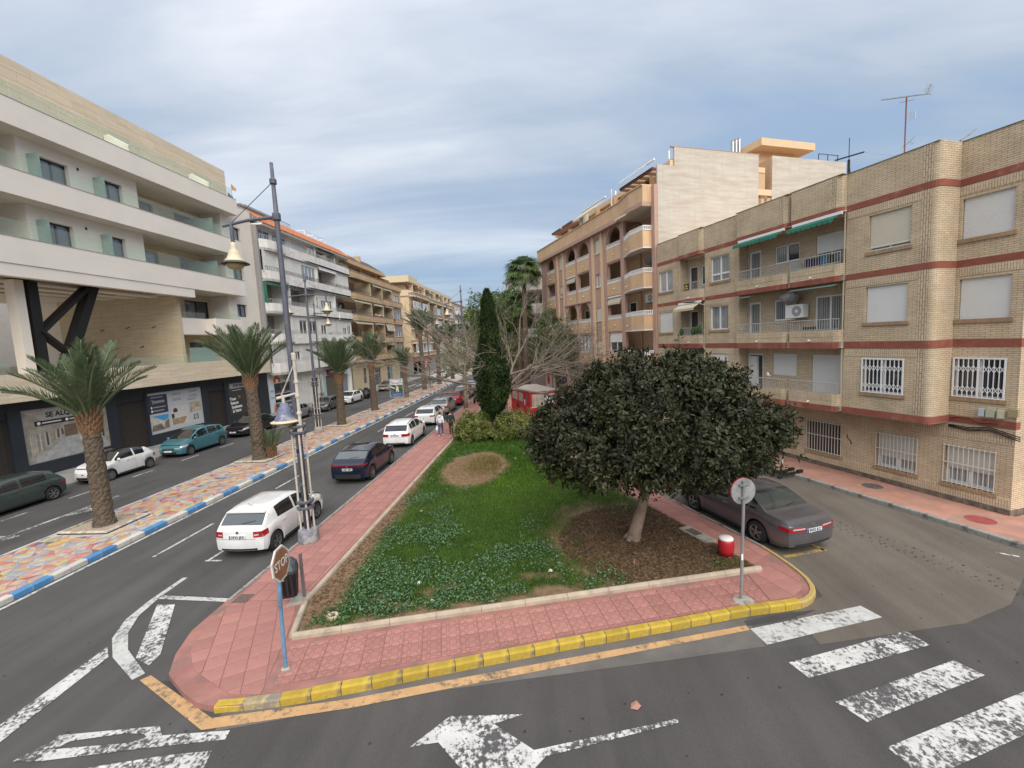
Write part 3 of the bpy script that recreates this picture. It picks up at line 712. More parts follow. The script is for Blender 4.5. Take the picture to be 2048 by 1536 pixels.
class Facade:
 """works in (a, y, z): a along the street, y into the building, z up"""
 def __init__(s, root, a0, sign): s.r = root; s.a0 = a0; s.sg = sign
 def X(s, p): return (s.sg * (p[0] - s.a0), p[1], p[2])
 def mb(s): return MB(s.X)
 def box(s, name, a0, a1, y0, y1, z0, z1, mat, parent=None): return s.mb().box(a0, a1, y0, y1, z0, z1).build(name, mat, parent or s.r)
 def wall(s, name, a0, a1, z0, z1, y, mat, holes=(), rev=0.15, parent=None, thick=0.0, top=False):
  m = s.mb()
  A = sorted({a0, a1, *[h[0] for h in holes], *[h[1] for h in holes]}); Z = sorted({z0, z1, *[h[2] for h in holes], *[h[3] for h in holes]})
  A = [a for a in A if a0 <= a <= a1]; Z = [z for z in Z if z0 <= z <= z1]
  for i in range(len(A) - 1):
   for j in range(len(Z) - 1):
    ca, cz = (A[i] + A[i + 1]) / 2, (Z[j] + Z[j + 1]) / 2
    if any(h[0] < ca < h[1] and h[2] < cz < h[3] for h in holes): continue
    m.quad((A[i], y, Z[j]), (A[i + 1], y, Z[j]), (A[i + 1], y, Z[j + 1]), (A[i], y, Z[j + 1]))
  for h in holes:
   b, c, d, e = h[:4]
   m.quad((b, y, d), (b, y + rev, d), (b, y + rev, e), (b, y, e)); m.quad((c, y, d), (c, y, e), (c, y + rev, e), (c, y + rev, d))
   m.quad((b, y, e), (b, y + rev, e), (c, y + rev, e), (c, y, e)); m.quad((b, y, d), (c, y, d), (c, y + rev, d), (b, y + rev, d))
  if thick:
   m.box(a0, a1, y + 0.26, y + 0.26 + thick, z0, z1)
   for a in (a0, a1): m.quad((a, y, z0), (a, y + .26, z0), (a, y + .26, z1), (a, y, z1))
   m.quad((a0, y, z1), (a1, y, z1), (a1, y + .26, z1), (a0, y + .26, z1)); m.quad((a0, y, z0), (a0, y + .26, z0), (a1, y + .26, z0), (a1, y, z0))
  return m.build(name, mat, parent or s.r)
 def window(s, a0, a1, z0, z1, y, n=2, pane=None, frame=None, shutter=0.0, smat=None, fw=0.06, box=0.0, slats=True, parent=None, rail=None):
  """frame with n panes; shutter = part of the height covered by the roller shutter"""
  pane = pane or g_dark; frame = frame or m_pvc
  f = s.mb(); d = 0.06
  f.box(a0, a0 + fw, y, y + d, z0, z1); f.box(a1 - fw, a1, y, y + d, z0, z1)
  f.box(a0 + fw, a1 - fw, y, y + d, z0, z0 + fw); f.box(a0 + fw, a1 - fw, y, y + d, z1 - fw, z1)
  for k in range(1, n):
   c = a0 + (a1 - a0) * k / n; f.box(c - fw * .6, c + fw * .6, y + .004, y + d, z0 + fw, z1 - fw)
  if rail: f.box(a0 + fw, a1 - fw, y + .004, y + d, z0 + rail - .04, z0 + rail + .04)
  w = f.build('window', frame, parent or s.r)
  for k in range(n):
   p0 = a0 + (a1 - a0) * k / n + fw * .55; p1 = a0 + (a1 - a0) * (k + 1) / n - fw * .55
   s.mb().quad((p0, y + .045, z0 + fw * .9), (p1, y + .045, z0 + fw * .9), (p1, y + .045, z1 - fw * .9), (p0, y + .045, z1 - fw * .9)).build('pane', pane[k % len(pane)] if isinstance(pane, (list, tuple)) else pane, w)
  if shutter > 0:
   zb = z1 - (z1 - z0) * shutter; m = s.mb(); N_ = max(2, int((z1 - zb) / 0.05)) if slats else 1
   if slats:
    for k in range(N_):
     q0 = zb + (z1 - zb) * k / N_; q1 = zb + (z1 - zb) * (k + 1) / N_
     m.quad((a0 + .02, y - .038, q0), (a1 - .02, y - .038, q0), (a1 - .02, y - .026, q1), (a0 + .02, y - .026, q1))
     m.quad((a0 + .02, y - .026, q1), (a1 - .02, y - .026, q1), (a1 - .02, y - .038, q1 + .001), (a0 + .02, y - .038, q1 + .001))
    m.box(a0 + .02, a1 - .02, y - .04, y - .012, zb - .045, zb)
   else: m.box(a0 + .02, a1 - .02, y - .04, y - .01, zb, z1)
   m.build('roller_shutter', smat or m_shut, w)
  if box: s.mb().box(a0, a1, y - .09, y - .005, z1 - .002, z1 + box).build('shutter_box', frame, w)
  return w
 def rail(s, a0, a1, y, z0, z1, mat, gap=0.12, bar=0.012, posts=0, returns=None, name='railing', parent=None):
  m = s.mb(); t = 0.02
  m.box(a0, a1, y - t, y + t, z1 - .035, z1); m.box(a0, a1, y - t * .7, y + t * .7, z0 + .03, z0 + .055)
  n = max(2, int(abs(a1 - a0) / gap))
  for k in range(n + 1):
   c = a0 + (a1 - a0) * k / n; m.box(c - bar / 2, c + bar / 2, y - bar / 2, y + bar / 2, z0, z1 - .03)
  return m.build(name, mat, parent or s.r)
 def glass_rail(s, a0, a1, y, z0, z1, step=2.4, parent=None):
  n = max(1, round(abs(a1 - a0) / step))
  for k in range(n):
   b = a0 + (a1 - a0) * k / n + .012; c = a0 + (a1 - a0) * (k + 1) / n - .012
   s.mb().box(b, c, y, y + .016, z0, z1).build('glass_panel', m_glass, parent or s.r)
 def awning(s, a0, a1, y, z, out, drop, mat, scallop=True, parent=None, val=0.16):
  m = s.mb(); n = max(4, int(abs(a1 - a0) / 0.22))
  m.quad((a0, y, z), (a1, y, z), (a1, y - out, z - drop), (a0, y - out, z - drop))
  for k in range(n):
   b = a0 + (a1 - a0) * k / n; c = a0 + (a1 - a0) * (k + 1) / n; e = (b + c) / 2; zz = z - drop
   m.poly([(b, y - out, zz), (c, y - out, zz), (c, y - out, zz - val * .7), (e, y - out - .01, zz - val), (b, y - out, zz - val * .7)] if scallop else [(b, y - out, zz), (c, y - out, zz), (c, y - out, zz - val), (b, y - out, zz - val)])
  aw = m.build('awning', mat, parent or s.r)
  s.mb().box(a0 - .03, a1 + .03, y - .1, y - .002, z - .01, z + .1).build('awning_case', m_pvc, aw)
  return aw
 def ac(s, a, y, z, w=0.85, h=0.6, parent=None):
  b = s.mb().box(a - w / 2, a + w / 2, y - .34, y - .03, z, z + h).build('air_conditioner', m_white, parent or s.r)
  f = s.mb(); c = a - s.sg * 0 - w * .14
  pts = [(c + math.cos(t) * h * .4, y - .348, z + h / 2 + math.sin(t) * h * .4) for t in [k * math.pi / 8 for k in range(16)]]
  f.poly(pts); f.build('fan_grille', M('grille_grey', (0.30,0.31,0.31), 0.6), b)
  h_ = s.mb(); pts = [(c + math.cos(t) * h * .13, y - .353, z + h / 2 + math.sin(t) * h * .13) for t in [k * math.pi / 5 for k in range(10)]]
  h_.poly(pts).build('fan_hub', m_white, b)
  return b
 def text(s, st, size, mat, a, y, z, parent=None, align='CENTER', sx=1.0, bold=0.0, ext=0.003, slope=0):
  return text(st, size, mat, parent or s.r, s.X((a, y, z)), (1,0, slope), (0,0,1), ext, align, bold, sx=sx)
m_ink = M('ink_black', (0.012,0.012,0.014), 0.6)
m_inkw = M('ink_white', (0.78,0.78,0.77), 0.6)
m_inky = M('ink_yellow', (0.70,0.48,0.05), 0.6)
# ================================================================== A: the new cream building on the left
def travertine(name, c1, c2, row=0.6):
 m = M(name, c1,0.75, var=0.1, vscale=1.6, stretch=(0.35,0.35,6.0), rand=0.09)
 nt = m.node_tree; N = nt.nodes; L = nt.links; b = N['Principled BSDF']
 src = b.inputs['Base Color'].links[0].from_socket
 tc = N.new('ShaderNodeTexCoord'); mp = N.new('ShaderNodeMapping'); mp.inputs['Scale'].default_value = (0.5,0.5,14); L.new(tc.outputs['Object'], mp.inputs[0])
 n = N.new('ShaderNodeTexNoise'); n.inputs['Scale'].default_value = 1.6; n.inputs['Detail'].default_value = 6; L.new(mp.outputs[0], n.inputs['Vector'])
 r = N.new('ShaderNodeMapRange'); r.inputs['From Min'].default_value = 0.42; r.inputs['From Max'].default_value = 0.62; L.new(n.outputs['Fac'], r.inputs[0])
 x = N.new('ShaderNodeMixRGB'); x.inputs[2].default_value = (*c2,1); L.new(r.outputs[0], x.inputs[0]); L.new(src, x.inputs[1]); L.new(x.outputs[0], b.inputs['Base Color'])
 return m
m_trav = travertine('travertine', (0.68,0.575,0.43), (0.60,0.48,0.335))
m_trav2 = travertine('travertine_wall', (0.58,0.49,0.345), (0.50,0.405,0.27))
m_wood = M('soffit_wood', (0.24,0.14,0.075), 0.6, var=0.2, vscale=2, stretch=(6,.3,1))
m_grid = lined('grille_dark', (0.05,0.045,0.042), 0.09,0.8)
def building_a():
 root = thing('apartment_building', 'new cream building with long white balcony bands, black steel frame and navy shopfronts', 'building', (-28.5,8,0), math.pi / 2)
 F = Facade(root, 8.0,1)
 # body
 F.box('core', 8,42.0,3.2,14,11.3,20.3, m_creamw); F.box('rear_block', 32.3,42.0,3.2,14,0,11.3, m_creamw)
 # fascia slabs, floor by floor
 for z0, z1, e in ((19.0,20.4,39.0), (15.35,16.7,39.0), (11.72,13.12,39.0)):
  m = F.mb(); m.box(8, e, -1.0,0.0, z0, z1); m.box(8,38.0,0.0,3.2, z0, z0 + .35); m.build('balcony_band', m_cream, root)
  F.box('coping', 8, e + .02,-1.02,-0.86, z1, z1 + .03, M('coping_grey', (0.30,0.28,0.27), 0.7))
  F.glass_rail(8.2, e - .15,-0.8, z1 - .05, z1 + .95)
 # walls behind them
 for zf, zt, wins in ((16.7,19.0, ((23.96,25.49), (27.36,28.88))), (13.12,15.35, ((23.74,25.26), (27.2,28.6)))):
  ht = zt - .7
  F.wall('wall', 22.9,30.0, zf - 1.0, zt, 0, m_creamw, [(a, b, zf + .02, ht) for a, b in wins], 0.3)
  for a, b in wins: F.window(a, b, zf + .02, ht, 0.24,2, [g_sky, g_sky], m_frame, fw=.08)
  F.box('recess_side', 22.88,23.0,0.003,1.9, zf - 1, zt, m_creamw); F.box('recess_side', 29.88,30.0,0.003,1.9, zf - 1, zt, m_creamw)
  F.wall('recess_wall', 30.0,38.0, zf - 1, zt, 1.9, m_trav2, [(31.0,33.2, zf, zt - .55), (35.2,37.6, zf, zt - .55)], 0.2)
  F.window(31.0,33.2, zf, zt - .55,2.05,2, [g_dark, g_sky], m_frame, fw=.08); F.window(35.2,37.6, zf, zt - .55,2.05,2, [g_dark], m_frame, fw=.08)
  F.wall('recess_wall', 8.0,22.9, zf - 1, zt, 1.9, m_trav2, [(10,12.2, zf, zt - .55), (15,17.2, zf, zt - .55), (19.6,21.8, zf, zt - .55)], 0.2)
  for a in (10,15,19.6): F.window(a, a + 2.2, zf, zt - .55,2.05,2, [g_dark], m_frame, fw=.08)
  F.box('recess_side', 38.0,38.12,0.003,1.9, zf - 1, zt, m_creamw)
  F.box('wall_light', 26.0,26.08,-.06,0, zf + 1.55, zf + 1.7, m_black)
  for a in (23.3,26.9): F.box('privacy_screen', a, a + .04,-.78,-0.02, zf - .3, zf + 1.45, m_frost)
  m = F.mb().box(36.0,36.04,-.78,1.85, zf - .3, zf + 1.35); m.build('privacy_screen', m_frost, root)
  F.mb().cyl((37.98,.9, zf + 1.0), (37.75,.7, zf + .8), .025, n=6).build('wall_light', m_black, root)
 # right end bay, full height
 F.wall('end_wall', 38.0,42.1,4.6,20.3,0.0, m_creamw, [(39.1,40.45,17.0,18.24), (38.95,40.34,13.4,14.6), (38.95,40.3,9.9,11.08)], 0.28)
 for z0, z1 in ((17.0,18.24), (13.4,14.6), (9.9,11.08)):
  F.window(38.95 if z0 < 16 else 39.1,40.34 if z0 < 16 else 40.45, z0, z1,0.2,2, [g_dark, g_sky], m_frame, fw=.09)
 F.box('end_return', 42.0,42.12,0.003,13.9,4.6,20.3, m_creamw); F.box('end_coping', 38.9,42.14,-.03,3,20.3,20.34, m_cream)
 # attic storey
 F.wall('attic_wall', 8,40.6,20.3,23.62,1.0, m_trav); F.box('attic_top', 8,40.62,1.004,14,23.58,23.66, m_trav); F.box('attic_end', 40.5,40.6,1.003,14,20.3,23.6, m_trav)
 k = 0
 for j in range(6):
  for i in range(22):
   a0 = 8.0 + i * 1.48 + (0.74 if j % 2 else 0)
   a1 = min(a0 + 1.46,40.58)
   if a1 - a0 > .3: F.box('cladding_panel', a0, a1,0.985,1.0,20.34 + j * .545,20.34 + j * .545 + .53, m_trav)
 for a in (29.0,36.1):
  m = F.mb()
  m.add([(a, .95,20.4), (a, -.75,20.4), (a, -.75,20.9), (a, .7,21.75), (a, .95,21.75), (a + .12,.95,20.4), (a + .12,-.75,20.4), (a + .12,-.75,20.9), (a + .12,.7,21.75), (a + .12,.95,21.75)],
    [(0,1,2,3,4), (9,8,7,6,5), (1,6,7,2), (2,7,8,3), (3,8,9,4)])
  m.build('terrace_screen', m_cream, root); F.mb().tube([(a + .06,-.77,20.92), (a + .06,.7,21.78)], .07,4).build('screen_coping', m_pvc, root)
 # dropped beam and slatted soffit over the open passage
 F.box('beam', 8,33.0,-0.95,-0.45,11.05,11.72, m_cream); F.box('passage_ceiling', 8,32.3,-.45,12,11.22,11.4, m_cream)
 for yy in (0.1,1.9,3.7,5.5):
  F.box('soffit_strip', 8.5,31.0 - yy * .6, yy, yy + .75,11.17,11.219, m_wood)
  F.box('soffit_rib', 8.5,31.6, yy + .78, yy + 1.7,11.05,11.219, m_cream)
 # stone wall that closes the passage, panel by panel
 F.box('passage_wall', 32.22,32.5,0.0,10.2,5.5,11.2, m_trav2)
 for j in range(11):
  for i in range(8):
   y0 = 0.02 + i * 1.3 - (0.65 if j % 2 else 0); y1 = y0 + 1.288; y0 = max(y0,0.02); y1 = min(y1,10.1)
   if y1 - y0 > .2: F.box('cladding_panel', 32.2,32.215, y0, y1,5.56 + j * .513,5.56 + j * .513 + .506, m_trav2)
 for y0, z0 in ((2.0,8.9), (4.2,8.95), (6.4,8.85), (3.2,7.4), (5.4,7.35)): F.mb().cyl((32.2, y0, z0), (31.95, y0 + .1, z0 - .1), .03, n=6).build('wall_light', m_black, root)
 # first and second floor balconies beside the passage
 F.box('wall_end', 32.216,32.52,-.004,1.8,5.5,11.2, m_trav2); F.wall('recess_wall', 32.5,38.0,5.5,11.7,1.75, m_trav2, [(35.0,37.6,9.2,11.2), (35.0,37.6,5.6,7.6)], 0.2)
 F.box('recess_side', 37.9,38.0,0.003,1.9,5.5,11.7, m_creamw)
 for z0 in (9.2,5.6): F.window(35.0,37.6, z0, z0 + 2.0,1.85,2, [g_sky, g_dark], m_frame, fw=.09)
 m = F.mb(); m.box(32.52,35.1,0.0,0.14,8.18,9.5); m.box(34.96,38.2,-.9,-.76,8.18,9.5); m.box(34.96,35.1,-.76,0.0,8.18,9.5); m.box(38.06,38.2,-.76,0,8.18,9.5); m.box(32.52,38.0,.14,1.75,8.18,8.5); m.box(35.1,38.06,-.76,.14,8.18,8.5); m.build('balcony_band', m_cream, root)
 F.glass_rail(32.3,35.0,0.05,9.5,10.0,1.3); F.glass_rail(35.0,38.1,-.84,9.5,10.0,1.5)
 F.mb().extr([(32.6,5.8), (35.3,5.8), (35.3,6.75), (34.9,7.1), (32.6,7.1)], -.3,-.27).build('privacy_screen', m_frost, root)
 F.glass_rail(26.0,38.5,-.7,5.9,6.5,1.9); F.glass_rail(8.2,20.5,-.7,5.9,6.6,1.9)
 # stone podium band
 F.box('podium', 8,41.4,-.9,2.5,4.6,5.9, m_trav); F.box('podium_floor', 8,42,2.5,14,5.2,5.5, m_creamw)
 for j in range(3):
  for i in range(23):
   a0 = 8.0 + i * 1.5 - (.75 if j % 2 else 0); a1 = a0 + 1.49; a0 = max(a0,8.0); a1 = min(a1,41.4)
   F.box('cladding_panel', a0, a1,-.99,-.9,4.47 + j * .49,4.47 + j * .49 + .482, m_trav)
 F.box('podium_end', 41.4,42.1,-.02,.5,4.62,5.9, m_creamw)
 # black steel frame in the passage
 def bar(a0, z0, a1, z1, w, y=0.55):
  m = F.mb(); d = Vector((a1 - a0, z1 - z0)).normalized(); n = Vector((-d.y, d.x)) * w / 2
  m.extr([(a0 - n.x, z0 - n.y), (a1 - n.x, z1 - n.y), (a1 + n.x, z1 + n.y), (a0 + n.x, z0 + n.y)], y - .3, y + .3); m.build('steel_beam', m_black, root)
 bar(22.85,5.5,22.85,11.1,0.5); bar(24.1,6.0,26.35,11.2,0.5); bar(22.95,8.15,25.9,11.05,0.2,0.5); bar(22.95,8.3,24.2,7.1,0.16,.45)
 F.box('passage_column', 22.0,22.45,0.3,0.9,5.5,11.1, m_creamw)
 # shopfronts
 fr = F.mb()
 for a0, a1 in ((8,9.1), (13.8,14.6), (18.2,18.9), (20.5,21.1), (25.75,26.35), (28.45,28.62), (33.6,34.15), (36.1,36.5), (40.7,42.1)): fr.box(a0, a1,-.05,.45,.1,4.6)
 fr.box(8,42.1,-.04,.44,3.9,4.6); fr.box(21.1,25.75,-.03,.4,.1,.86); fr.box(28.62,33.6,-.03,.4,.1,.87); fr.box(36.5,40.7,-.03,.4,.1,.9); fr.box(8,18.9,-.02,.4,.1,.5)
 fr.build('shopfront', m_navy, root)
 for a0, a1, zt in ((18.9,20.5,3.55), (26.35,28.45,3.5), (34.15,36.1,3.35), (9.1,13.8,3.6), (14.6,18.2,3.6)):
  F.box('lintel', a0, a1,.05,.4, zt, 3.9, m_navy)
  g = F.mb(); n = int((zt - .1) / .11)
  for k in range(n):
   z = .1 + (zt - .1) * k / n; g.box(a0, a1,.16,.2, z, z + .07)
  c = int((a1 - a0) / .22)
  for k in range(c + 1): g.box(a0 + (a1 - a0) * k / c - .012, a0 + (a1 - a0) * k / c + .012,.15,.16,.1, zt)
  gr = g.build('roller_grille', M('grille_brown', (0.055,0.045,0.04), 0.5), root)
  F.box('dark_backing', a0, a1,.3,.33,.1, zt, m_dark, gr)
 # printed window graphics
 def rect(name, a0, a1, z0, z1, col, y, par, var=0.0, **k): return F.mb().quad((a0, y, z0), (a1, y, z0), (a1, y, z1), (a0, y, z1)).build(name, M('print_%02d%02d%02d' % tuple(int(c * 99) for c in col), col, 0.35, var=var, vscale=3, **k), par)
 p = rect('window_print', 21.1,25.75,.87,3.87, (0.33,0.30,0.25), .1, root, 0.25)
 P3 = lambda name, pts, col, y=.094, par=p, v=.2: F.mb().poly([(a, y, z) for a, z in pts]).build(name, M('print_%02d%02d%02d' % tuple(int(c * 99) for c in col), col, 0.35, var=v, vscale=4), par)
 P3('picture_floor', [(21.1,.87), (25.75,.87), (25.4,1.6), (23.9,2.05), (23.2,2.05), (22.2,1.4)], (0.36,0.36,0.35))
 P3('picture_ceiling', [(21.1,3.87), (25.75,3.87), (25.0,3.2), (24.2,2.95), (22.6,2.9)], (0.45,0.40,0.32))
 P3('picture_wall', [(23.2,2.05), (23.9,2.05), (23.9,2.75), (23.2,2.75)], (0.16,0.11,0.08), .09)
 for i in range(16):
  a = 21.3 + i * .115; h = 1.75 - i * .035
  P3('picture_garment', [(a, 2.3 - h * .62 + i * .045), (a + .1,2.3 - h * .6 + i * .045), (a + .09,2.42 + i * .012), (a + .02,2.42 + i * .012)], random.choice([(0.28,0.29,0.20), (0.42,0.38,0.33), (0.08,0.07,0.07), (0.30,0.22,0.17), (0.46,0.44,0.40)]), .09)
 for a, c in ((23.95, (0.45,0.43,0.38)), (24.25, (0.10,0.12,0.15)), (24.5, (0.4,0.33,0.26)), (25.2, (0.06,0.06,0.05))): P3('picture_garment', [(a, 1.6), (a + .24,1.6), (a + .22,2.4), (a + .04,2.4)], c, .088)
 rect('print_banner', 22.0,24.85,3.24,3.72, (0.40,0.38,0.36), .085, p); F.text('SE ALQUILA', .40, m_ink, 23.4,.08,3.48, p, bold=.012)
 rect('print_banner', 21.75,24.95,2.93,3.2, (0.03,0.028,0.035), .085, p); [rect('print_line', a_, b_, 3.03,3.1, (0.62,0.62,0.62), .08, p) for a_, b_ in ((22.1,23.1), (23.55,24.6))]; [F.mb().poly([(a_ + .09 * math.cos(t), .08,3.065 + .09 * math.sin(t)) for t in [k * math.pi / 5 for k in range(10)]]).build('print_dot', m_inkw, p) for a_ in (21.95,23.4)]
 for i, t in enumerate(('de', 'ar', 'no', 'al')):
  z = 2.45 - i * .36
  if i % 2: rect('print_banner', 24.72,25.3, z - .15, z + .15, (0.02,0.02,0.02), .085, p)
  else: rect('print_banner', 24.72,25.3, z - .16, z + .16, (0.62,0.60,0.58), .085, p)
  F.text(t, .27, m_inkw if i % 2 else m_ink, 25.28,.08, z, p, 'RIGHT', bold=.01)
 p = rect('window_print', 28.62,33.6,.88,3.9, (0.50,0.51,0.52), .1, root, 0.03)
 rect('print_block', 28.75,30.35,2.35,3.72, (0.05,0.05,0.075), .095, p); rect('print_line', 29.15,30.1,3.12,3.3, (0.30,0.31,0.33), .09, p); F.text('T', .44, M('ink_grey', (0.35,0.36,0.38), .6), 29.1,.088,3.2, p)
 for z, a in ((3.55,29.5), (2.82,29.65), (2.56,29.5)): rect('print_line', a - .5, a + .5, z - .03, z + .03, (0.42,0.43,0.45), .09, p)
 for z in (2.82,2.56): F.mb().poly([(28.98 + .07 * math.cos(t), .088, z + .09 * math.sin(t)) for t in [k * math.pi / 5 for k in range(10)]]).build('print_dot', m_inkw, p)
 rect('picture', 28.75,30.3,1.1,2.2, (0.55,0.50,0.45), .095, p, 0.2)
 P3('picture_sky', [(28.95,2.2), (30.3,2.2), (30.3,1.9), (29.9,1.75)], (0.06,0.30,0.55), .09, p, .1); P3('picture_house', [(29.8,1.15), (30.3,1.15), (30.3,1.85), (30.0,1.7)], (0.25,0.16,0.13), .09, p, .3); P3('picture_terrace', [(28.8,1.1), (29.9,1.1), (29.6,1.6), (28.9,1.5)], (0.18,0.16,0.13), .088, p, .5)
 rect('picture', 30.55,32.1,1.2,2.65, (0.58,0.56,0.53), .095, p, 0.1); P3('picture_arch', [(30.75,2.2), (31.15,2.2), (31.13,2.42), (31.0,2.52), (30.85,2.5), (30.76,2.4)], (0.05,0.04,0.04), .09, p); P3('picture_table', [(30.6,1.25), (31.6,1.25), (32.0,1.75), (30.6,1.7)], (0.38,0.26,0.16), .09, p, .3); P3('picture_bowl', [(30.65,1.7), (31.5,1.78), (31.95,2.0), (31.3,1.85)], (0.62,0.58,0.54), .086, p, .1)
 P3('picture_chair', [(30.57,1.75), (30.8,1.75), (30.8,2.1), (30.57,2.1)], (0.06,0.04,0.035), .086, p)
 rect('picture', 32.3,33.45,1.95,2.75, (0.40,0.34,0.25), .095, p, 0.4); P3('picture_sofa', [(32.7,1.97), (33.4,1.97), (33.4,2.25), (32.9,2.35)], (0.46,0.44,0.36), .09, p)
 for a, z in ((31.2,3.62), (31.2,3.2), (32.8,3.68), (32.8,3.3), (32.6,3.05)):
  for q in range(2): rect('print_line', a - .42, a + .4, z - q * .1, z - q * .1 + .035, (0.16,0.16,0.18), .09, p)
 lg = F.mb()
 for q in ((32.62,1.35,32.69,1.75), (32.69,1.35,32.82,1.41), (32.69,1.69,32.82,1.75), (32.82,1.52,32.95,1.58), (33.0,1.35,33.07,1.75), (32.87,1.35,33.0,1.41), (32.87,1.69,33.0,1.75)): lg.box(q[0], q[2], .088,.09, q[1], q[3])
 lg.build('print_emblem', m_ink, p)
 p = rect('window_print', 36.5,40.7,.9,3.9, (0.055,0.05,0.048), .1, root, 0.3); rect('picture', 39.6,40.6,1.0,3.7, (0.34,0.27,0.18), .095, p, 0.5)
 rect('print_banner', 36.9,39.4,3.3,3.74, (0.42,0.41,0.40), .09, p); F.text('FOR RENT', .36, m_ink, 38.15,.085,3.52, p, bold=.012)
 rect('print_line', 37.1,38.3,3.09,3.14, (0.6,0.6,0.6), .085, p)
 for i, t in enumerate(('Your', 'future', 'business', 'is here')): F.text(t, .40, m_inkw, 36.75 + .08 * i, .085,2.35 - i * .37, p, 'LEFT', bold=.012)
 F.text("'!!!", .34, m_inky, 38.0,.085,2.45, p)
 return root
building_a()
# what stands behind the open passage
def rear_house():
 r = thing('white_house', 'white house seen through the open passage of the cream building', 'house', (-52,22,0), 0)
 MB().box(-8,3,-14,25,0,15.0).build('wall', m_white, r); MB().box(-8.2,3.2,-14.2,25.2,15.0,15.3).build('roof', m_cream, r)
 for y0 in (-4,1.5,7):
  w = MB().box(3.0,3.06, y0, y0 + 1.3,6.3,7.9).build('window', m_frame, r); MB().box(3.06,3.07, y0 + .1, y0 + 1.2,6.4,7.8).build('pane', g_sky, w)
 MB().box(3.0,8.5,-3,12,5.3,6.3).build('terrace_wall', m_creamw, r)
rear_house()
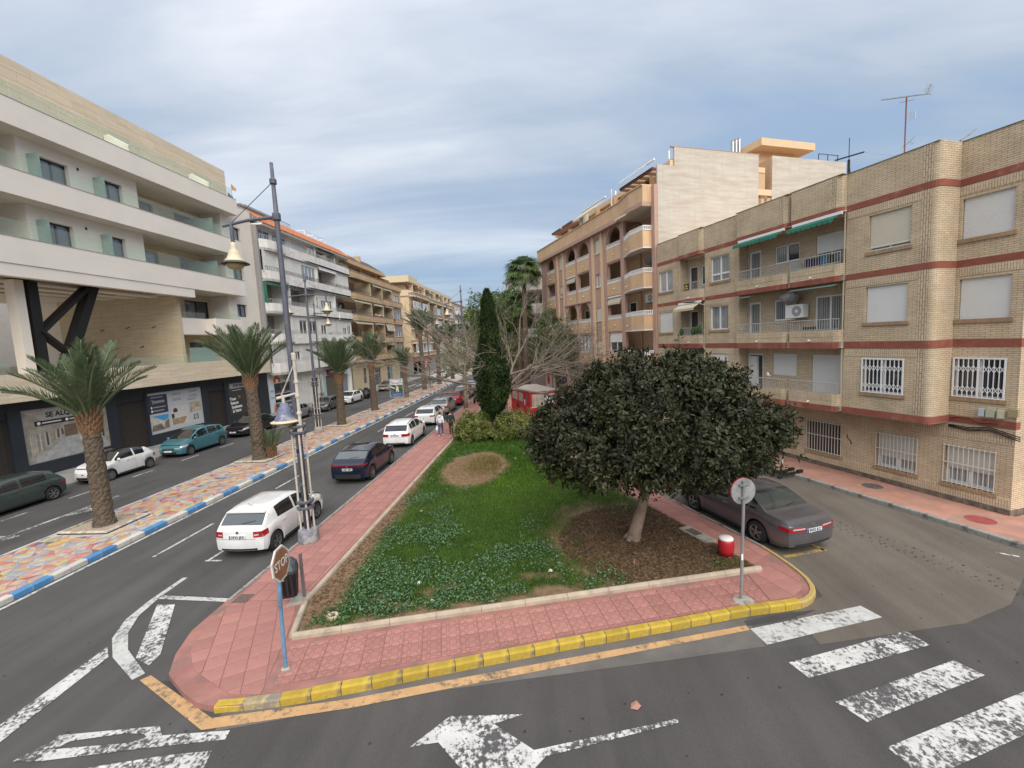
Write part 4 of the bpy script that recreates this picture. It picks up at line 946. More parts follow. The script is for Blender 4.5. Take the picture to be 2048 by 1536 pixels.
# ================================================================== A2: white building with terracotta roof
m_wst = M('stucco_white', (0.74,0.71,0.66), 0.9, var=0.08, vscale=0.7, streak=0.22, dirt=(0.50,0.47,0.43), dscale=0.6, dlo=0.5, dhi=0.8)
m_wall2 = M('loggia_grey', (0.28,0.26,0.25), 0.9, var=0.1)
m_terra = M('roof_tile', (0.40,0.15,0.07), 0.8, var=0.25, vscale=3, rand=0.15)
m_green = M('awning_green', (0.02,0.17,0.11), 0.8, var=0.15, vscale=2)
m_greend = M('awning_dark', (0.035,0.05,0.045), 0.85, var=0.15)
m_beigea = M('awning_beige', (0.48,0.42,0.32), 0.85, var=0.12)
m_redw = M('awning_red', (0.52,0.14,0.12), 0.85)
def building_a2():
 root = thing('apartment_building', 'white stained apartment building with terracotta eaves and a kitchen shop below', 'building', (-28.3,42.15,0), math.pi / 2)
 F = Facade(root, 42.15,1)
 E0, E1 = 42.15,62.0
 tops = (5.28,8.30,11.45,14.72,17.80)
 F.box('core', E0, E1,1.6,12,0,19.3, m_wst)
 for i, t in enumerate(tops):
  # rounded balcony front: bulges out near the left end
  plan = [(E0,.0), (E0 + .35,-.45), (E0 + .9,-.78), (E0 + 1.8,-.95), (E0 + 3.0,-.9), (E0 + 4.1,-.7)]
  plan += [(52.5,-.7), (52.6,-.62 if i < 3 else -.7), (57.5,-.62 if i < 3 else -.7), (57.6,-.7), (61.6,-.7), (61.6,.0)]
  pts = [(F.X((a, y, 0))[0], y) for a, y in plan] + [(F.X((61.6,0,0))[0], 1.6), (0,1.6)]
  hb = 1.04 if i else 1.22
  b = MB()
  outer = pts[:12]; inner = [(x, y + .14) for x, y in outer]
  n = len(outer)
  b.add([(x, y, t - hb) for x, y in outer] + [(x, y, t) for x, y in outer] + [(x, y, t) for x, y in inner] + [(x, y, t - hb) for x, y in inner],
    [(k, k + 1, n + k + 1, n + k) for k in range(n - 1)] + [(n + k, n + k + 1,2 * n + k + 1,2 * n + k) for k in range(n - 1)] + [(2 * n + k, 2 * n + k + 1,3 * n + k + 1,3 * n + k) for k in range(n - 1)])
  b.prism(pts, t - hb + .02, t - hb + .22)
  b.build('balcony_front', m_wst, root)
  F.box('balcony_joint', 52.48,52.53,-.712,-.69, t - hb, t, M('joint_grey', (0.25,0.24,0.23), .9))
  # railing on top of the front
  r = MB(); h = .42
  for k in range(n - 2):
   (xa, ya), (xb, yb) = outer[k], outer[k + 1]; L_ = math.hypot(xb - xa, yb - ya); q = max(1, int(L_ / .2))
   for w in range(q):
    x = xa + (xb - xa) * w / q; y = ya + (yb - ya) * w / q + .07; r.box(x - .012, x + .012, y - .012, y + .012, t, t + h)
   r.tube([(xa, ya + .07, t + h), (xb, yb + .07, t + h)], .02,4)
  r.build('railing', m_railg if i != 3 else m_raild, root)
 zc = [tops[i + 1] - 1.04 for i in range(4)] + [19.1]
 def sh(a0, a1, z0, z1, y=-.45, full=1.0, n=1, pane=None):
  w = F.window(a0, a1, z0, z1, y, max(1, n), pane or g_dark, m_pvc, shutter=0.0 if full <= 0 else full, slats=False, smat=M('shutter_pale', (0.66,0.64,0.59), 0.6, var=0.05))
  return w
 def open_bay(a0, a1, i, aw=None, deep=1.5, door=True):
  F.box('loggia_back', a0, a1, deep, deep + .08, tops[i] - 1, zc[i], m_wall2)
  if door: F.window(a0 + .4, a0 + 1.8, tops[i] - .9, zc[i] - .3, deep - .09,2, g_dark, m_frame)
  if aw: F.awning(a0 + .1, a1 - .1,-.3, zc[i] - .05,.5,.2, aw)
 def closed(a0, a1, i, wins, y=-.42):
  F.wall('infill_wall', a0, a1, tops[i] - .2, zc[i], y, m_wst, [(w[0], w[1], w[2], w[3]) for w in wins], .1)
  for w in wins: sh(w[0], w[1], w[2], w[3], y + .07, w[4], w[5], w[6] if len(w) > 6 else None)
 def pier(a, i, w=.35): F.box('pier', a - w / 2, a + w / 2,-.5,1.5, tops[i] - .2, zc[i], m_wst)
 # top row, under the eaves
 closed(E0 + .1,52.9,4, [(42.6,44.6,17.0,18.85,0,2, [g_sky, g_dark]), (45.0,47.4,17.2,18.8,0,2), (48.5,51.2,17.2,18.85,.55,3)], -.1)
 F.ac(51.9,-.1,17.95,.95,.7); pier(52.9,4); open_bay(53.1,57.8,4, m_greend); pier(57.9,4,.25); open_bay(58.1,61.5,4, None, 1.0)
 closed(E0 + .2,47.2,3, [(42.9,44.6,14.0,16.55,.95,1), (45.2,46.8,14.0,16.5,.95,1)], -.5); closed(47.2,52.8,3, [(47.5,49.2,14.3,16.4,.95,1), (49.5,52.6,14.0,16.4,0,4, [g_cur])], -.45)
 pier(52.95,3); open_bay(53.1,57.8,3); F.awning(53.1,57.7,-.55,16.65,.15,.1, m_white, False); pier(57.9,3)
 closed(58.0,61.5,3, [(58.2,59.8,13.9,16.5,.72,2), (59.9,61.4,13.9,16.5,.72,2)], -.5)
 open_bay(E0 + .2,46.4,2, m_green); F.box('side_curtain', 42.4,42.45,-.6,1.2,11.5,13.5, m_green); pier(46.55,2); open_bay(46.8,51.8,2, m_greend); pier(52.0,2)
 closed(52.0,56.9,2, [(52.3,53.0,11.6,13.0,0,1), (53.6,54.9,11.6,13.1,.3,2), (55.2,56.5,11.6,13.1,.25,2)], -.3); pier(57,2); open_bay(57.2,61.5,2, None, 1.4)
 for a in (57.6,58.5): F.mb().sphere((a, -.3,11.75), (.35,.3,.45), 8,5).build('pot_plant', M('plant_green', (0.04,0.08,0.02), .8, var=.5, vscale=12), root)
 open_bay(E0 + .2,46.3,1); pier(46.4,1,.25); closed(46.5,52,1, [(46.7,47.6,8.4,10.2,.95,1), (48.0,49.6,8.35,9.95,0,2, [g_dark]), (50.0,51.7,8.35,9.95,0,2, [g_dark])], -.45)
 closed(52,57,1, [(53.0,54.4,8.35,10.0,.3,2), (54.8,56.2,8.35,10.1,.9,1)], -.35); closed(57,61.5,1, [(57.3,58.5,8.4,10.2,.95,1), (58.9,60.0,8.35,10.1,.45,2), (60.2,61.3,8.35,10.1,.3,2)], -.4)
 closed(E0 + .2,46.3,0, [(42.8,44.0,5.3,7.1,.97,1), (44.5,45.6,5.3,7.1,.97,1)], -.5); closed(46.3,52,0, [(46.6,47.7,5.4,7.0,.4,2), (48.2,49.6,5.4,7.1,.97,1), (50,51.5,5.4,7.1,.97,1)], -.4)
 closed(52,61.5,0, [(53,55,5.4,7.0,.9,1), (56,57.4,5.4,7,.5,2), (58.5,60.5,5.4,7,.9,1)], -.35)
 F.box('left_margin', E0 - .02, E0 + .25,-.3,1.5,4.1,19.1, M('margin_grey', (0.30,0.29,0.28), .9, var=.1))
 # eaves and roof terrace
 F.box('eaves', E0,61.8,-.95,.6,19.05,19.22, m_white)
 m = F.mb(); m.quad((E0,-1.0,19.22), (61.9,-1.0,19.22), (61.9,.6,20.5), (E0,.6,20.5)); m.build('roof', m_terra, root)
 rr = F.mb(); n = 66
 for k in range(n):
  a = E0 + (61.9 - E0) * (k + .5) / n; rr.tube([(a, -1.08,19.23), (a, .6,20.54)], .085,6)
 rr.build('roof_tiles', m_terra, root)['kind'] = 'stuff'
 F.box('roof_deck', E0,61.8,1.3,12,20.0,20.15, m_conc)
 F.box('roof_room', 43.2,49.6,2.2,6,20.1,21.5, m_white); F.box('roof_room_top', 43.0,49.9,1.7,6.2,21.5,21.62, m_white)
 for a in (43.8,45.0,46.4,47.9): F.window(a, a + 1.0,20.25,21.4,2.14,2, g_lace, m_pvc)
 F.rail(E0 + .1,50,.7,20.4,21.1, m_raild, .16)
 m = F.mb(); m.quad((50.4,1.6,20.1), (54.0,1.6,20.1), (54.0,4,21.5), (50.4,4,21.5)); m.quad((50.4,6.5,20.1), (50.4,4,21.5), (54,4,21.5), (54,6.5,20.1)); m.build('gable_roof', m_terra, root)
 F.box('gable_end', 50.2,50.4,1.6,6.4,20.0,20.6, m_wst)
 for a, y, h in ((42.6,4,22.3), (43.3,6.5,22.9), (48.4,6,22.2)):
  F.box('chimney', a, a + .6, y, y + .6,20.0, h - .35, m_wst); F.box('chimney_cap', a - .1, a + .7, y - .1, y + .7, h - .3, h - .05, M('cap_grey', (0.22,0.22,0.2), .8))
 pg = F.mb()
 for a in (54.6,57.2,59.8):
  pg.box(a - .04, a + .04,1.5,1.58,20.1,21.6); pg.box(a - .04, a + .04,1.5,4.0,21.6,21.68)
 pg.box(54.6,59.8,1.5,1.58,21.6,21.68); pg.build('pergola', m_pvc, root)
 # ground floor shops
 F.wall('shop_wall', E0,61.9,0,4.1,.35, m_wst, [(43.4,48.0,.15,3.1), (50.8,52.4,.1,3.0), (54.2,57.0,.1,3.0), (57.9,60.6,.1,3.1)], .25)
 F.window(43.4,48.0,.15,3.1,.5,3, [g_dark], m_alu); F.window(50.8,52.4,.1,3.0,.5,1, [g_dark], m_frame)
 F.box('roller_grille', 54.2,57.0,.45,.5,.1,3.0, lined('grille_tan', (0.13,0.11,0.085), .1,.8)); F.box('roller_grille', 57.9,60.6,.45,.5,.1,3.1, lined('grille_bluegrey', (0.22,0.25,0.28), .1,.5))
 for z in (.9,1.4,1.9): F.box('shelf', 43.6,47.8,.44,.49, z, z + .12, M('shelf_grey', (0.40,0.41,0.43), .4))
 F.box('pilaster', 57.1,57.55,.28,.36,.1,3.8, M('pilaster_teal', (0.04,0.33,0.38), .5)); F.box('pilaster', 53.5,54.0,.28,.36,.1,3.4, M('pilaster_aqua', (0.32,0.47,0.50), .5))
 F.box('downpipe', 61.0,61.3,.1,.34,.1,4.0, m_white)
 b = F.box('sign_board', 42.9,48.6,.2,.34,3.15,4.0, M('sign_white', (0.58,0.57,0.54), .5)); F.text('COCINA', .62, M('ink_green', (0.015,0.09,0.045), .6), 46.2,.19,3.6, b, bold=.02)
 lo = F.mb(); lo.poly([(43.1,.19,3.2), (44.3,.19,3.2), (44.3,.19,3.6), (43.7,.19,4.0), (43.1,.19,3.6)]); lo.build('sign_house', M('ink_orange', (0.62,0.10,0.03), .6), b)
 F.mb().poly([(43.5,.18,3.2), (43.9,.18,3.2), (43.9,.18,3.55), (43.5,.18,3.55)]).build('sign_door', m_inkw, b)
 b = F.box('banner', 42.35,43.2,.22,.3,.1,3.1, M('banner_pale', (0.55,0.60,0.64), .5))
 for z in (2.4,2.3,1.7,1.6): F.mb().quad((42.5,.21, z), (43.05,.21, z), (43.05,.21, z + .035), (42.5,.21, z + .035)).build('print_line', m_ink, b)
 F.mb().poly([(42.8,.2,.12), (43.2,.2,.12), (43.2,.2,.8), (43.05,.2,1.1)]).build('print_flash', M('ink_flame', (0.70,0.13,0.03), .5), b)
 b = F.box('sign_board', 54.5,56.6,.12,.3,3.1,3.8, M('sign_maroon', (0.14,0.03,0.045), .5))
 for a0, a1 in ((55.0,55.15), (55.3,55.65), (55.75,56.1)): F.mb().quad((a0,.115,3.35), (a1,.115,3.35), (a1,.115,3.6), (a0,.115,3.6)).build('sign_letter', M('ink_tan', (0.45,0.36,0.28), .6), b)
 b = F.mb().box(59.3,59.4,-.6,.2,2.9,3.7).build('hanging_sign', M('sign_bluegrey', (0.42,0.50,0.56), .5), root)
 F.box('doorplate', 58.6,59.0,.42,.449,1.7,2.2, m_inky)
 for i in range(5):
  for a in (47.3,51.5,56.0,60.2): F.mb().cyl((a, -.72, tops[i] - .35), (a, -.86, tops[i] - .4), .05, n=6).build('bulkhead_light', m_white, root)
 return root
building_a2()
def flag(a, z, col, label, h=2.6):
 t = thing('flag', label, 'flag', (-28.3 - 2.6, a, 20.1))
 MB().cyl((0,0,0), (0,0, h), .02, n=6).build('flagpole', m_alu, t)
 m = MB();
 for k in range(6): m.quad((.0, k * .12, h - .5 - .03 * math.sin(k)), (.0 + .03 * math.sin(k * 2), (k + 1) * .12, h - .5 - .03 * math.sin(k + 1)), (.03 * math.sin(k * 2), (k + 1) * .12, h - .04 * k), (0, k * .12, h - .04 * (k - 1)))
 m.build('cloth', col, t)
flag(43.3,20, M('flag_orange', (0.60,0.30,0.08), .8), 'small orange and yellow flag on a thin pole above the terracotta roof', 3.4)
flag(42.7,20, m_greend, 'small dark flag on a short pole beside the orange flag', 2.4)
# ================================================================== A3: brown balconied building
m_tan = M('stucco_tan', (0.50,0.35,0.21), 0.9, var=0.1, vscale=0.8, streak=0.25)
m_tanl = M('stucco_sand', (0.50,0.41,0.27), 0.9, var=0.06)
m_brn = M('band_brown', (0.22,0.135,0.085), 0.9, var=0.1)
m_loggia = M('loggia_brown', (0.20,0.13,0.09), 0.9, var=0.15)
m_slate = M('roof_brown', (0.085,0.06,0.05), 0.85, var=0.2, vscale=3)
def building_a3():
 root = thing('apartment_building', 'tan building with five rows of deep shaded balconies and a brown roof', 'building', (-28.3,62.0,0), math.pi / 2)
 F = Facade(root, 62.0,1); E0, E1 = 62.05,84.4
 tops = (5.30,8.15,11.5,14.68,17.78)
 F.box('core', E0, E1,2.2,12,0,18.9, m_tan)
 for i, t in enumerate(tops):
  pl = [(E0,.0), (E0 + .4,-.45), (E0 + 1.2,-.7), (84.3,-.7), (84.4,-.6), (84.4,0)]
  for z0, z1, dy, mt in ((t - .96, t - .72,-.06, m_tan), (t - .72, t - .66,0, m_brn), (t - .66, t - .12,0, m_tan), (t - .12, t - .05,.01, m_brn), (t - .05, t, -.05, m_tan)):
   b = MB(); o_ = [(F.X((a, 0,0))[0], y + dy) for a, y in pl]; b.prism(o_, z0, z1); b.build('balcony_front' if mt is m_tan else 'band', mt, root)
  for a in (69.2,74.3,78.8): F.box('balcony_joint', a, a + .07,-.72,-.69, t - .66, t - .12, m_brn)
  if i < 4:
   zt = tops[i + 1] - .96
   for a in (69.3,74.4,79.3): F.box('pier', a - .2, a + .2,-.55,2.2, t - .1, zt, m_tanl if i > 1 else m_tan)
   for a0, a1, k in ((62.3,69.1,0), (69.5,74.2,1), (74.6,79.1,2)):
    F.box('loggia_back', a0, a1,2.0,2.15, t - .2, zt, m_loggia)
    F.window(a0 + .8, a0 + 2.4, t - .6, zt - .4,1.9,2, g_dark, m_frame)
    F.rail(a0, a1,-.5, t, t + .55, m_raild if (i + k) % 2 else M('rail_blue', (0.10,0.13,0.17), .6), .14)
    q = (i * 3 + k) % 4
    if q != 1: F.awning(a0 + .2, a1 - .2,-.35, zt - .05,.45,.3 if q else .18, m_beigea, q == 2)
   if i == 1: F.mb().add([(75.0,-.6, zt - .1), (78.8,-.6, zt - .1), (78.8,-.9, zt - 1.35), (75.0,-.9, zt - 1.35)], [(0,1,2,3)]).build('awning', m_beigea, root)
   F.wall('end_bay_wall', 79.5,84.4, t - .1, zt, -.4, m_wall2 if i < 3 else m_tan, [(80.6,83.4, t + .05, t + 1.25)], .1)
   F.window(80.6,83.4, t + .05, t + 1.25,-.34,2, g_dark if i != 3 else g_lace, m_pvc if i < 3 else m_brn)
 for k in range(12):
  F.mb().sphere((70.2 + k * .3,-.72,11.7 + random.uniform(-.1,.12)), (.22,.18,.16), 6,4).build('flower_box', M('flowers', (0.46,0.36,0.30), .9, var=.6, vscale=9), root)
 F.mb().box(79.2,79.5,-.85,-.75,10.9,11.7).build('cloth', M('cloth_red', (0.42,0.04,0.05), .8), root)
 # attic, stepped eaves and brown roof
 F.box('attic_wall', E0,81.5,1.8,4,17.6,19.2, m_tan)
 for a0, a1 in ((62.6,68.6), (69.4,74.8)): F.awning(a0 + 1, a1,1.5,18.9,.5,.35, m_white, False); F.box('loggia_back', a0, a1,1.7,1.78,17.7,18.9, m_brn)
 for a in (69.0,75.2): F.box('pier', a - .2, a + .2,.6,1.9,17.6,21.0 if a < 70 else 19.0, m_tan)
 F.box('roof_wall', 75.6,81.0,.4,.6,17.7,18.7, M('brick_red', (0.24,0.09,0.05), .9, var=.2))
 for z, y in ((18.9,-.2), (19.15,-.05), (19.4,.1)): F.box('eaves', E0 - .6,77.8, y, 4, z, z + .2, m_tan)
 F.mb().add([(E0 - .6,.1,19.6), (77.5,.1,19.6), (75.8,2.0,21.0), (E0 - .6,2.0,21.0)], [(0,1,2,3)]).build('roof', m_slate, root); F.box('roof_top', E0 - .6,75.8,2.0,8,20.8,21.05, m_white)
 F.mb().add([(E0 - .62,.1,18.9), (E0 - .62,3.2,18.9), (E0 - .62,3.2,21.3), (E0 - .62,2.0,21.1), (E0 - .62,.1,19.6), (E0 - .4,.1,18.9), (E0 - .4,3.2,18.9), (E0 - .4,3.2,21.3), (E0 - .4,2.0,21.1), (E0 - .4,.1,19.6)],
    [(0,1,2,3,4), (9,8,7,6,5), (0,4,9,5), (4,3,8,9), (3,2,7,8)]).build('gable_wall', m_tan, root)
 F.mb().cyl((73.5,3,21), (73.5,3,22.6), .05, n=6).build('mast', m_alu, root)
 # ground floor
 F.wall('shop_wall', E0,83.0,0,4.3,.3, m_tanl, [(66.0,67.2,.8,3.2), (70.5,73.2,.1,2.9), (76.3,79.0,.1,3.0)], .2)
 F.window(66.0,67.2,.8,3.2,.42,1, g_dark, M('frame_brown', (0.13,0.09,0.06), .6)); F.window(70.5,73.2,.1,2.9,.42,2, [g_dark], M('frame_brown', (0.13,0.09,0.06), .6)); F.window(76.3,79.0,.1,3.0,.42,2, [g_dark, M('poster_blue', (0.16,0.30,0.36), .4, var=.4)], m_frame)
 b = F.box('sign_board', 69.8,74.0,.05,.28,3.1,3.95, M('sign_yellow', (0.60,0.42,0.10), .5)); F.text('BAZAR', .72, M('ink_brown', (0.05,0.02,0.015), .6), 71.6,.04,3.6, b, bold=.02)
 b = F.box('sign_board', 75.5,80.5,.05,.28,3.2,4.0, M('sign_ochre', (0.40,0.27,0.08), .5))
 for k in range(5): F.mb().quad((76 + k * .8,.045,3.4), (76.5 + k * .8,.045,3.4), (76.5 + k * .8,.045,3.8), (76 + k * .8,.045,3.8)).build('sign_letter', M('ink_brown', (0.05,0.02,0.015), .6), b)
 g = F.mb()
 for k in range(9): g.tube([(80.6 + random.uniform(0,1.2), .29,.8 + k * .22), (80.6 + random.uniform(0,1.2), .29,1.0 + k * .22)], .03,4)
 g.build('graffiti', m_black, root)
building_a3()
# ================================================================== D: beige corner building over the side street, and what follows
m_beige = M('stucco_beige', (0.64,0.49,0.32), 0.9, var=0.05, streak=0.1)
m_beigel = M('stucco_pale', (0.60,0.50,0.34), 0.9, var=0.05)
m_bandd = M('band_taupe', (0.33,0.235,0.17), 0.9, var=0.08)
def building_d():
 root = thing('apartment_building', 'beige corner building with white framed bay windows and orange ground floor', 'building', (-28.3,92.0,0), math.pi / 2)
 F = Facade(root, 92.0,1); E0, E1 = 92.0,137.0
 F.box('core', E0 + 3, E1,1.5,16,0,18.8, m_beige); F.box('front_wall', E0, E0 + 3.0,0.3,16,3.9,18.3, m_beige); F.box('front_cornice', E0 - .12, E0 + .3,.28,16,16.9,17.1, m_bandd)
 F.box('front_base', E0 + .1, E0 + 3.0,.4,16,0,3.9, M('base_grey', (0.25,0.24,0.22), .8, var=.1)); F.box('front_fascia', E0 - .05, E0 + 3.0,.3,16,3.6,4.3, M('fascia_orange', (0.50,0.13,0.03), .7))
 F.mb().quad((E0 + .09,2.0,.1), (E0 + .09,3.6,.1), (E0 + .09,3.6,2.3), (E0 + .09,2.0,2.3)).build('garage_door', M('door_bluegrey', (0.13,0.15,0.17), .5), root)
 for i, t in enumerate((4.9,7.75,10.9,14.2,17.9)):
  pl = [(E0 + .2,.3), (E0 + .25,-.3), (E0 + 1.2,-.75), (E0 + 3.2,-.9), (E0 + 12,-.9), (E0 + 15,-.3), (E1,-.3), (E1,1.5), (E0 + .2,1.5)]
  o_ = [(F.X((a, 0,0))[0], y) for a, y in pl]
  MB().prism(o_, t - 1.0, t - .72).build('balcony_band', m_beigel, root); MB().prism([(x, y + .04) for x, y in o_], t - .72, t - .1).build('band', m_bandd, root); MB().prism([(x, y - .02) for x, y in o_], t - .1, t).build('balcony_band', m_white if i != 3 else m_beigel, root)
  if i < 4:
   z1 = t + 1.9
   if i in (0,2,3):
    F.window(E0 + .5, E0 + 6.5, t, t + 1.75,-.55,5, [g_lace, g_dark], m_pvc, fw=.16); F.window(E0 + 7.5, E0 + 12, t, t + 1.75,-.6,3, [g_lace], m_pvc, fw=.14)
   else:
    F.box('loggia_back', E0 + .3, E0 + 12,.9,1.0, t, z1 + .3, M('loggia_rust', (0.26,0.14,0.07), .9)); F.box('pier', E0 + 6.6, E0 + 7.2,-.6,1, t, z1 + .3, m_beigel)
   for k in range(4):
    a = E0 + 14 + k * 7.6
    F.box('pier', a, a + .9,-.25,1.5, t - 1, z1 + .6, m_beigel)
    if k % 2 == 0: F.box('loggia_back', a + 1, a + 6.4,.6,.7, t, z1 + .3, M('loggia_rust', (0.26,0.14,0.07), .9))
    else: F.window(a + 1, a + 5.6, t, t + 1.7,-.1,3, [g_lace, g_sky], m_pvc, fw=.14)
    F.box('divider', a + 6.3, a + 7.3,-.5,.4, t - .8, z1, M('pier_grey', (0.30,0.28,0.25), .9))
 F.box('attic_wall', E0 + 1.2, E1 - 1,1.2,10,17.9,20.0, m_bandd)
 for a in range(3,44,5): F.box('pier', E0 + a, E0 + a + .35,.2,1.3,17.9,20.0, m_beigel)
 for a0, a1 in ((98,103), (108,114), (119,124)): F.awning(a0, a1,.8,19.9,1.0,.6, m_redw if a0 < 105 else m_beigea)
 F.awning(E0 + .1, E0 + 2.6,1.0,19.8,.5,.4, m_redw)
 F.box('parapet', E0 - .1, E0 + 6.2,.0,16,20.0,21.35, m_beigel); F.box('parapet', E0 + 6.2, E1,.3,16,20.0,20.75, m_beigel); F.box('chimney', E0 + 1, E0 + 2,7,8,21.3,22.4, m_white)
 F.box('chimney', E0 + 26, E0 + 27,3,4,20.7,21.8, m_white)
 F.wall('shop_wall', E0 + .5, E1,0,3.9,.4, M('shop_grey', (0.24,0.23,0.22), .7, var=.15), [(E0 + 4, E0 + 7,.1,3), (E0 + 12, E0 + 15,.1,3), (E0 + 20, E0 + 24,.1,3)], .3)
 F.box('fascia', E0 + 1, E0 + 16,.0,.38,2.9,3.9, M('fascia_orange', (0.50,0.13,0.03), .7))
 b = F.box('sign_board', E0 + 8.0, E0 + 11.4,.2,.38,.9,2.9, M('sign_orange', (0.62,0.13,0.02), .6))
 for z in (2.4,1.9,1.4): F.mb().quad((E0 + 8.6,.19, z - .12), (E0 + 10.9,.19, z - .12), (E0 + 10.9,.19, z + .12), (E0 + 8.6,.19, z + .12)).build('sign_line', m_inkw, b)
building_d()
def far_block(name_lab, x, y0, y1, depth, h, mat, rows, side=1, bands=None):
 root = thing('apartment_building', name_lab, 'building', (x, y0,0), math.pi / 2)
 F = Facade(root, y0,1)
 F.box('wall', y0, y1,.6, depth, 0, h, mat); F.box('roof', y0 - .2, y1 + .2,.3, depth + .2, h, h + .3, m_beigel)
 for r in range(rows):
  z = 4.2 + r * (h - 4.6) / rows; zz = (h - 4.6) / rows
  F.box('balcony_band', y0, y1,-.6,.6, z - .35, z + .75, bands or m_wst)
  n = max(2, int((y1 - y0) / 4))
  for k in range(n):
   a = y0 + (y1 - y0) * (k + .15) / n; F.window(a, a + (y1 - y0) / n * .6, z + .1, z + zz - .6,.5,2, [g_dark, g_lace], m_pvc if (k + r) % 3 else m_brn)
 return root
far_block('white and red balconied block beyond the beige corner building', -28.0,139,158,14,19.3, M('stucco_rose', (0.42,0.30,0.26), .9), 5)
far_block('tall pale block at the far left end of the avenue', -27.6,160,190,14,18.6, M('stucco_peach', (0.52,0.36,0.26), .9), 5, bands=m_beige)
far_block('ochre block closing the far end of the avenue', -27.0,192,260,14,16.5, m_tan, 4, bands=m_beigel)
# ================================================================== B: cream brick building on the right
BR1, BR2, MORT = (0.64,0.51,0.345), (0.57,0.445,0.295), (0.27,0.205,0.145)
m_brick = M_brick('brick_cream', BR1, BR2, MORT, 0.27,0.068)
m_sold = M_brick('brick_upright', BR1, BR2, MORT, 0.27,0.068, soldier=True)
m_bandr = M('band_red', (0.265,0.082,0.055), 0.9, var=0.14, vscale=2.2, dirt=(0.40,0.17,0.115), dscale=1.8, dlo=0.55, dhi=0.72)
m_sill = M_brick('brick_sill', (0.40,0.27,0.15), (0.34,0.22,0.12), MORT, 0.3,0.072, soldier=True)
m_stone = M('rubble_stone', (0.16,0.125,0.095), 0.95, var=0.4, vscale=5, bump=1, bscale=14)
def building_b():
 root = thing('apartment_building', 'cream brick apartment building with dark red floor bands and roller shutters', 'building', sd(0,17.6), RB)
 F = Facade(root, 0.0,-1)
 Z = [(2.88,3.11), (5.44,5.70), (8.08,8.30), (10.68,10.90)]; TOP = 12.08
 S0, S1 = 8.12,24.65
 FL = [(3.11,5.44), (5.70,8.08), (8.30,10.68)]
 F.box('core', S0 + .3, S1,1.45,13,0.0,11.8, m_brick)
 def sill(a0, a1, z, y): F.box('window_sill', a0 - .08, a1 + .08, y - .05, y + .12, z - .13, z, m_sill)
 def lint(a0, a1, y, z0): F.box('brick_course', a0, a1, y - .012, y + .02, z0, z0 + .27, m_sold)
 # setback corner: s 8.12 - 9.78,1 m behind the main face
 wset = [(8.43,9.70,3.77,5.08), (8.40,9.68,6.36,7.67), (8.45,9.70,8.97,10.25)]
 F.wall('wall', S0,9.8,2.85, TOP, 1.0, m_brick, wset, .16)
 for (z0, z1) in Z: F.box('red_band', S0 - .012,9.8,.985,1.2, z0, z1, m_bandr)
 for f0, f1 in FL[1:]: lint(S0,9.8,1.0, f1 - .30)
 for k, (a0, a1, z0, z1) in enumerate(wset):
  sill(a0, a1, z0,1.0)
  F.window(a0, a1, z0, z1,1.10,2, g_dark, m_pvc, shutter=0 if k == 0 else 1.0, smat=m_shut)
 # projecting bay with rounded corner: s 9.78 - 12.65
 wbay = [(10.59,11.95,3.78,5.06), (10.56,11.92,6.41,7.72), (10.54,11.88,9.0,10.3)]
 F.wall('wall', 10.0,12.68,2.85, TOP, 0.0, m_brick, wbay, .16)
 def corner(z0, z1, mat, o=0.0, name='rounded_corner'):
  m = MB(); pts = []
  for k in range(5):
   t = math.pi / 2 * k / 4; pts.append((9.98 - .2 * math.sin(t) - o * math.sin(t), .2 - .2 * math.cos(t) - o * math.cos(t)))
  P = [F.X((a, y, 0))[:2] for a, y in pts] + [F.X((9.78 - o, 1.0,0))[:2]]
  for k in range(len(P) - 1): m.quad((*P[k], z0), (*P[k + 1], z0), (*P[k + 1], z1), (*P[k], z1))
  m.build(name, mat, root)
 corner(2.85, TOP, m_brick)
 for (z0, z1) in Z:
  corner(z0, z1, m_bandr, .016, 'red_band'); F.box('red_band', 9.98,12.7,-.016,.06, z0, z1, m_bandr)
 F.box('brick_pillar', 9.99,10.26,-.008,.05,3.11, TOP - .01, M_brick('brick_stack', BR1, BR2, MORT, 0.27,0.075, soldier=True, msize=.012))
 for f0, f1 in FL: lint(10.27,12.66,0.0, f1 - .30)
 for k, (a0, a1, z0, z1) in enumerate(wbay):
  sill(a0, a1, z0,0.0)
  F.window(a0, a1, z0, z1,.10,2, g_dark if k != 2 else g_lace, m_pvc, shutter=(0,1.0,.88)[k], smat=m_shutc if k == 2 else m_shut)
 def lattice(a0, a1, z0, z1, y):
  m = F.mb(); n = 10; w = .018
  m.box(a0, a1, y - .03, y, z0, z0 + .05); m.box(a0, a1, y - .03, y, z1 - .05, z1)
  for k in range(n + 1):
   c = a0 + .03 + (a1 - a0 - .06) * k / n; ww = .045 if k in (0, n) else (.05 if k == n // 2 else w)
   m.box(c - ww / 2, c + ww / 2, y - .028, y - .004, z0, z1)
  for q in (.22,.72):
   zc = z0 + (z1 - z0) * q
   for k in range(n):
    b = a0 + .03 + (a1 - a0 - .06) * k / n; c = a0 + .03 + (a1 - a0 - .06) * (k + 1) / n; h = .11
    for s_ in (1,-1):
     p, q2 = Vector((b, zc - h * s_)), Vector((c, zc + h * s_)); d = (q2 - p).normalized(); n_ = Vector((-d.y, d.x)) * w / 2
     m.extr([(p.x - n_.x, p.y - n_.y), (q2.x - n_.x, q2.y - n_.y), (q2.x + n_.x, q2.y + n_.y), (p.x + n_.x, p.y + n_.y)], y - .02, y - .012)
  m.build('window_grille', m_pvc, root)
 lattice(8.40,9.73,3.75,5.1,.985); lattice(10.56,11.98,3.76,5.08,-.015)
